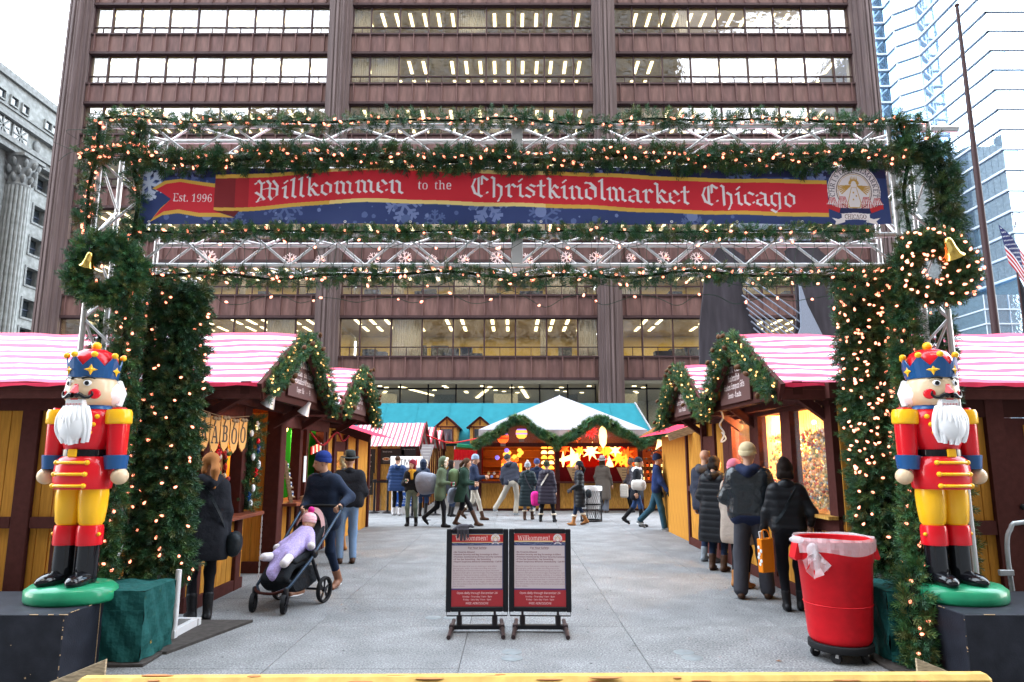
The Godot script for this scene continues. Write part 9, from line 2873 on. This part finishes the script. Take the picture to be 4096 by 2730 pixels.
	bag(J, "tote_bag", "pale pinkish tote bag held low by the woman in the grey puffer", "bag", V(0.12, 0.64, 0.3), V(0.22, 0.38, 0.08), "bag_white", 0.9)
	J = person("woman in a black short coat, blue jeans and tall black boots with a white bag", V(3.04, 0, -17.0), 1.1, {"h": 1.62, "fem": true, "coat": "coat_black", "hem": 0.66, "skirt": 0.2, "legs": "jeans", "boots": "shoe_black", "boot": 0.36, "hat": "beanie", "hat_mat": "coat_black", "hair": "hair_blond", "style": "bob", "hood": "down", "collar_mat": "paper", "feet": [[0.08, 0.04, -0.4, 0.6], [-0.1, 0.0, 0.12]], "lean": 0.08})
	bag(J, "shoulder_bag", "white leather shoulder bag of the woman in tall black boots", "bag", V(-0.22, 0.98, 0.1), V(0.3, 0.22, 0.1), "bag_white", 1.5)
	strap(J, [[0.08, 1.45, -0.06], [-0.08, 1.3, 0.13], [-0.2, 1.1, 0.12]], 0.007, "bag_white")
	person("man in a navy fleece, navy knit hat and blue jeans striding right", V(3.3, 0, -16.0), 1.35, {"h": 1.70, "coat": "fleece_navy", "hem": 0.86, "legs": "jeans_teal", "boots": "shoe_gray", "sole": "paper", "hat": "beanie", "hat_mat": "hat_navy", "hair": "hair_brown", "glove": "bag_black", "feet": [[0.09, 0.05, -0.42, 0.7], [-0.1, 0.0, 0.16]], "hands": [[0.24, 0.9, 0.1], [-0.3, 0.86, 0.3]], "lean": 0.06, "thigh": 0.09, "flare": 0.02, "bulk": 1.06})
	# at the ornament windows, right
	person("bald man in a grey hooded jacket half hidden by the long black puffer", V(3.12, 0, -11.3), 2.2, {"h": 1.76, "coat": "jacket_slate", "hem": 0.8, "legs": "jeans_dark", "boots": "shoe_gray", "hood": "down", "collar_mat": "pants_gray", "style": "bald", "head": [-0.1, 0.15]})
	person("dark-haired woman in a long black quilted coat and brown ankle boots", V(3.02, 0, -10.45), 2.45, {"h": 1.66, "fem": true, "coat": "puff_black", "hem": 0.44, "legs": "jeans_dark", "boots": "shoe_brown", "boot": 0.14, "hood": "down", "hair": "hair_dark", "style": "bob", "bulk": 1.12, "hands": [[0.2, 1.0, 0.2], [-0.2, 1.05, 0.22]], "head": [-0.4, 0.2]})
	J = person("person in a beige coat and pink knit hat mostly hidden by the leather jacket", V(2.92, 0, -9.15), 2.2, {"h": 1.60, "fem": true, "coat": "coat_beige", "hem": 0.6, "legs": "leggings", "boots": "shoe_tan", "boot": 0.12, "hood": "down", "fur": "fur_cream", "hat": "beanie", "hat_mat": "hat_pink", "bulk": 1.1})
	J = person("man in a black leather jacket, cream knit hat and grey trousers at the windows", V(2.85, 0, -8.42), 2.78, {"h": 1.80, "near": true, "coat": "leather", "hem": 0.94, "legs": "pants_gray", "boots": "shoe_brown", "hood": "down", "collar_mat": "hat_navy", "hat": "beanie", "hat_mat": "hat_cream", "hair": "hair_brown", "bulk": 1.1, "thigh": 0.098, "flare": 0.035, "feet": [[0.15, 0, 0.0], [-0.14, 0, 0.1]], "hands": [[0.22, 1.08, 0.25], [-0.2, 1.1, 0.28]], "head": [-0.25, 0.1]})
	obj("hem_band", field_of([[J.U.call(-0.12, 0.93, 0), J.U.call(0.12, 0.93, 0), 0.125, 0.125]], 0.02, 0.01, B.new()), M.hat_navy, J.node)
	J = person("woman with short dark hair in a black quilted jacket holding an orange bag", V(3.06, 0, -7.82), 2.85, {"h": 1.61, "near": true, "fem": true, "coat": "puff_black", "hem": 0.86, "legs": "leggings", "boots": "shoe_black", "boot": 0.12, "hair": "hair_dark", "style": "bun", "feet": [[0.07, 0, -0.02], [-0.09, 0, 0.06]], "hands": [[0.30, 0.86, 0.12], [-0.27, 0.98, 0.16]], "thigh": 0.084, "curl": 1.3, "skin": 1})
	strap(J, [[-0.11, 1.43, -0.08], [0.0, 1.24, -0.13], [0.1, 1.08, -0.13], [0.19, 0.98, -0.05]], 0.006, "bag_black")
	var ob: Node3D = thing("carrier_bag", "flat orange carrier bag with white print hanging from the black-jacketed woman's hand", "bag", V(2.80, 0.44, -7.84), 0.5)
	obj("pouch", B.new().box(V(0, 0.14, 0), V(0.19, 0.36, 0.07), Basis(), 0.008), M.bag_orange, ob)
	var pb := B.new()
	for k in 6: pb.ball(V(-0.0965, 0.05 + 0.035 * k, 0.02 * sin(k * 2.0)), V(0.002, 0.02, 0.018), Basis(), 8, 5)
	obj("side_print", pb, M.paper, ob)
	obj("handle", B.new().tube(curve(path([-0.06, 0.32, 0.02, -0.04, 0.4, 0.0, 0.04, 0.4, 0.0, 0.06, 0.32, 0.02]), 0.03), 0.008, 6), M.bag_orange, ob)
	obj("paper_inside", B.new().box(V(-0.04, 0.34, -0.01), V(0.07, 0.12, 0.01), Basis.from_euler(V(0, 0, 0.15))), M.paper, ob)
	pushchair()
	# the forgotten glove on the sign's upper edge
	var g := thing("glove", "dark grey knitted glove draped over the left welcome sign's top edge", "glove", V(-0.475, 0.965, -6.885))
	var caps := [[V(-0.03, 0.012, -0.03), V(0.03, 0.012, -0.03), 0.024, 0.024], [V(-0.03, 0.014, 0.012), V(0.03, 0.014, 0.012), 0.022, 0.022]]
	for k in 4:
		var x := -0.038 + 0.025 * k
		var l: float = [0.075, 0.1, 0.095, 0.07][k]
		caps.append([V(x, 0.012, 0.01), V(x * 1.15, -0.015, 0.028), 0.014, 0.013])
		caps.append([V(x * 1.15, -0.015, 0.028), V(x * 1.35, -0.01 - l, 0.030), 0.013, 0.0105])
	caps.append([V(0.04, 0.016, -0.01), V(0.075, 0.022, 0.012), 0.015, 0.0135])
	caps.append([V(0.075, 0.022, 0.012), V(0.098, 0.012, 0.02), 0.0135, 0.011])
	caps.append([V(-0.04, 0.016, -0.01), V(-0.09, -0.01, 0.022), 0.015, 0.013])
	obj("knit", field_of(caps, 0.006, 0.005, B.new()), M.glove_gray, g)

func cup(J: Dictionary, hand: int, label: String) -> void:
	var w: Vector3 = J.node.transform * (J["wrist%d" % hand] + (J["wrist%d" % hand] - J["elbow%d" % hand]).normalized() * 0.075)
	var t := thing("paper_cup", label, "cup", w + V(0, -0.02, 0))
	obj("cup", B.new().lathe([[0.028, -0.045], [0.036, 0.05], [0.038, 0.053]], Vector3.ZERO, Basis(), 14), M.paper, t)
	obj("sleeve", B.new().lathe([[0.0315, -0.02], [0.0355, 0.025]], Vector3.ZERO, Basis(), 14), M.n_green, t)
	obj("lid", B.new().lathe([[0.039, 0.05], [0.037, 0.058], [0.0, 0.06]], Vector3.ZERO, Basis(), 14), M.black_paint, t)

func wheel(t: Node, c: Vector3, r: float, w: float, yaw := 0.0) -> void:
	var b := Basis.from_euler(V(0, yaw, 0)) * Basis.from_euler(V(0, 0, PI / 2))
	var o := obj("wheel", B.new().lathe([[r * 0.82, -w * 0.4], [r * 0.95, -w * 0.5], [r, -w * 0.25], [r, w * 0.25], [r * 0.95, w * 0.5], [r * 0.82, w * 0.4], [r * 0.82, -w * 0.4]], c, b, 28), M.rubber, t)
	var rb := B.new()
	rb.lathe([[0.0, -w * 0.35], [r * 0.2, -w * 0.35], [r * 0.2, w * 0.35], [0.0, w * 0.35]], c, b, 12)
	for k in 5:
		for e in [-0.12, 0.12]:
			var a: float = TAU * k / 5 + e
			rb.rod(c + b * V(cos(a) * r * 0.15, 0, sin(a) * r * 0.15), c + b * V(cos(a) * r * 0.84, 0, sin(a) * r * 0.84), r * 0.05, 6)
	obj("rim", rb, M.black_paint, o)
	obj("hub", B.new().ball(c + b * V(0, w * 0.4, 0), Vector3.ONE * r * 0.14, Basis(), 8, 6), M.galv, o)

func pushchair() -> void:
	mat("frame_blue", lin(0.035, 0.055, 0.085), 0.35, {"metal": 0.5})
	mat("seat_dark", lin(0.012, 0.014, 0.018), 0.8, {"nrm": "n_cloth", "ns": 0.5})
	mat("hood_lining", lin(0.50, 0.30, 0.30), 0.8)
	var t := thing("pushchair", "dark three-quarter view pushchair with a reclined seat and big spoked wheels", "pushchair", V(-2.50, 0, -8.12), -0.27)
	for s in [-1.0, 1.0]:
		wheel(t, V(s * 0.29, 0.145, -0.22), 0.145, 0.05)
		wheel(t, V(s * 0.19, 0.10, 0.42), 0.10, 0.045, 0.35)
		var fr := obj("frame_tube", B.new().tube(path([s * 0.27, 1.0, -0.56, s * 0.265, 0.92, -0.46, s * 0.24, 0.5, 0.02, s * 0.2, 0.26, 0.36, s * 0.12, 0.22, 0.44]), 0.017, 10), M.frame_blue, t)
		obj("rear_strut", B.new().rod(V(s * 0.245, 0.52, 0.0), V(s * 0.27, 0.15, -0.2), 0.019, 8), M.black_paint, fr)
		obj("fork", B.new().lathe([[0.03, 0.16], [0.03, 0.25], [0.02, 0.26]], V(s * 0.19, 0, 0.40), Basis(), 10).bar(V(s * 0.215, 0.17, 0.40), V(s * 0.215, 0.1, 0.42), 0.02, 0.04), M.black_paint, t)
		obj("joint", B.new().ball(V(s * 0.25, 0.56, -0.05), V(0.03, 0.05, 0.05), Basis(), 10, 7), M.black_paint, t)
	obj("front_bar", B.new().tube(curve(path([-0.19, 0.25, 0.40, -0.1, 0.21, 0.46, 0.1, 0.21, 0.46, 0.19, 0.25, 0.40])), 0.016, 8), M.trim_dark, t)
	obj("rear_axle", B.new().rod(V(-0.28, 0.145, -0.22), V(0.28, 0.145, -0.22), 0.014, 8), M.black_paint, t)
	obj("handle", B.new().tube(curve(path([-0.27, 1.0, -0.56, -0.24, 1.04, -0.61, 0.0, 1.05, -0.63, 0.24, 1.04, -0.61, 0.27, 1.0, -0.56])), 0.02, 10), M.rubber, t)
	obj("seat", sheet([0, 0.86, -0.42, 0, 0.66, -0.22, 0, 0.5, -0.05, 0, 0.47, 0.1, 0, 0.45, 0.22, 0, 0.33, 0.34], 0.13, 0.035), M.seat_dark, t)
	for s in [-1.0, 1.0]: obj("seat_side", field_of([[V(s * 0.16, 0.84, -0.38), V(s * 0.165, 0.56, -0.08), 0.04, 0.045], [V(s * 0.165, 0.56, -0.08), V(s * 0.15, 0.5, 0.2), 0.045, 0.035]], 0.02, 0.02, B.new()), M.seat_dark, t)
	obj("basket", sheet([0, 0.36, -0.2, 0, 0.26, -0.16, 0, 0.21, 0.0, 0, 0.22, 0.2, 0, 0.3, 0.3], 0.16, 0.03), M.seat_dark, t)
	for s in [-1.0, 1.0]: obj("basket_side", B.new().slab(PackedVector2Array([Vector2(0.2, 0.42), Vector2(0.2, 0.24), Vector2(0.0, 0.19), Vector2(-0.22, 0.2), Vector2(-0.32, 0.3), Vector2(-0.1, 0.44)]), Transform3D(Basis(V(0, 0, -1), Vector3.UP, V(1, 0, 0)), V(s * 0.19, 0, 0)), 0.006), M.seat_dark, t)
	# folding hood: ribs swing back from a hinge at the sides
	var hb := B.new()
	var li := B.new()
	var P := func(i: int, j: int, r: float) -> Vector3:
		var a := PI * i / 14.0
		var e := lerpf(-1.35, -0.38, j / 6.0)
		return V(cos(a) * 0.205 * r, 0.72 + sin(a) * cos(e) * 0.35 * r, -0.30 + sin(a) * sin(e) * 0.30 * r)
	for i in 14:
		for j in 6:
			hb.quad(P.call(i, j, 1.0), P.call(i + 1, j, 1.0), P.call(i + 1, j + 1, 1.0), P.call(i, j + 1, 1.0), P.call(i, j, 1.0) - V(0, 0.72, -0.30))
			li.quad(P.call(i, j, 0.97), P.call(i + 1, j, 0.97), P.call(i + 1, j + 1, 0.97), P.call(i, j + 1, 0.97), V(0, 0.72, -0.30) - P.call(i, j, 1.0))
		var f := V(0, 0, 0.03)
		li.quad(P.call(i, 6, 1.01), P.call(i + 1, 6, 1.01), P.call(i + 1, 6, 0.86) + f, P.call(i, 6, 0.86) + f, V(0, 0.2, 1))
	obj("canopy", hb, M.seat_dark, t)
	obj("canopy_lining", li, M.hood_lining, t)
	# the child
	var c := thing("person", "small child in a fluffy lilac suit and striped hat lying in the pushchair", "person", V(-2.50, 0, -8.12), -0.27, "visitors in the market square")
	var body := B.new()
	field_of([[V(0, 0.80, -0.27), V(0, 0.72, -0.21), 0.03, 0.035]], 0.01, 0.01, body, [[V(0.01, 0.87, -0.29), V(0.072, 0.082, 0.078), Basis()], [V(0.01, 0.85, -0.245), V(0.052, 0.05, 0.045), Basis()], [V(0.01, 0.85, -0.2), V(0.012, 0.012, 0.012), Basis()]])
	obj("body", body, skin(0), c)
	obj("suit", field_of([[V(0, 0.76, -0.23), V(0, 0.6, 0.0), 0.10, 0.12], [V(0.09, 0.74, -0.2), V(0.2, 0.64, -0.04), 0.05, 0.05], [V(-0.09, 0.74, -0.2), V(-0.17, 0.64, -0.02), 0.05, 0.05], [V(0.06, 0.6, 0.02), V(0.09, 0.56, 0.2), 0.065, 0.055], [V(-0.06, 0.6, 0.02), V(-0.09, 0.56, 0.2), 0.065, 0.055], [V(-0.02, 0.6, 0.12), V(0.0, 0.36, 0.34), 0.075, 0.055], [V(-0.1, 0.56, 0.12), V(-0.06, 0.40, 0.32), 0.06, 0.05]], 0.014, 0.02, B.new()), mat("lilac_fluff", lin(0.56, 0.45, 0.82), 0.95, {"nrm": "n_cloth", "ns": 1.5, "scale": Vector3.ONE * 5.0, "tex": "blot", "rim": 0.4}), c)
	obj("mittens_and_boots", field_of([[V(0.21, 0.645, -0.03), V(0.235, 0.66, 0.02), 0.045, 0.04], [V(-0.18, 0.63, 0.0), V(-0.2, 0.62, 0.03), 0.042, 0.04], [V(0.095, 0.55, 0.22), V(0.1, 0.50, 0.32), 0.05, 0.05], [V(-0.12, 0.55, 0.24), V(-0.15, 0.56, 0.33), 0.05, 0.045]], 0.013, 0.012, B.new()), mat("knit_white", lin(0.66, 0.60, 0.62), 0.9, {"nrm": "n_fine", "ns": 0.8}), c)
	var im := stripes(9, Color(0.93, 0.55, 0.66), Color(0.95, 0.88, 0.86))
	for k in 9: if k % 3 == 1: im.fill_rect(Rect2i(0, k * 16 + 4, 8, 8), Color(0.45, 0.75, 0.75))
	obj("striped_hat", B.new().lathe([[0.082, 0.0], [0.086, 0.03], [0.08, 0.07], [0.06, 0.105], [0.0, 0.13]], V(0.01, 0.875, -0.285), Basis.from_euler(V(-0.25, 0, 0)), 20), pictured("hat_stripes", im, 0.9), c)
	obj("pompom", B.new().ball(V(0.01, 1.02, -0.325), Vector3.ONE * 0.04, Basis(), 12, 8), M.bag_pink, c)
	var ey := B.new()
	for s in [-1.0, 1.0]: ey.ball(V(0.01 + 0.024 * s, 0.865, -0.208), V(0.009, 0.007, 0.006), Basis(), 7, 5)
	obj("eyes", ey, M.eye, c)
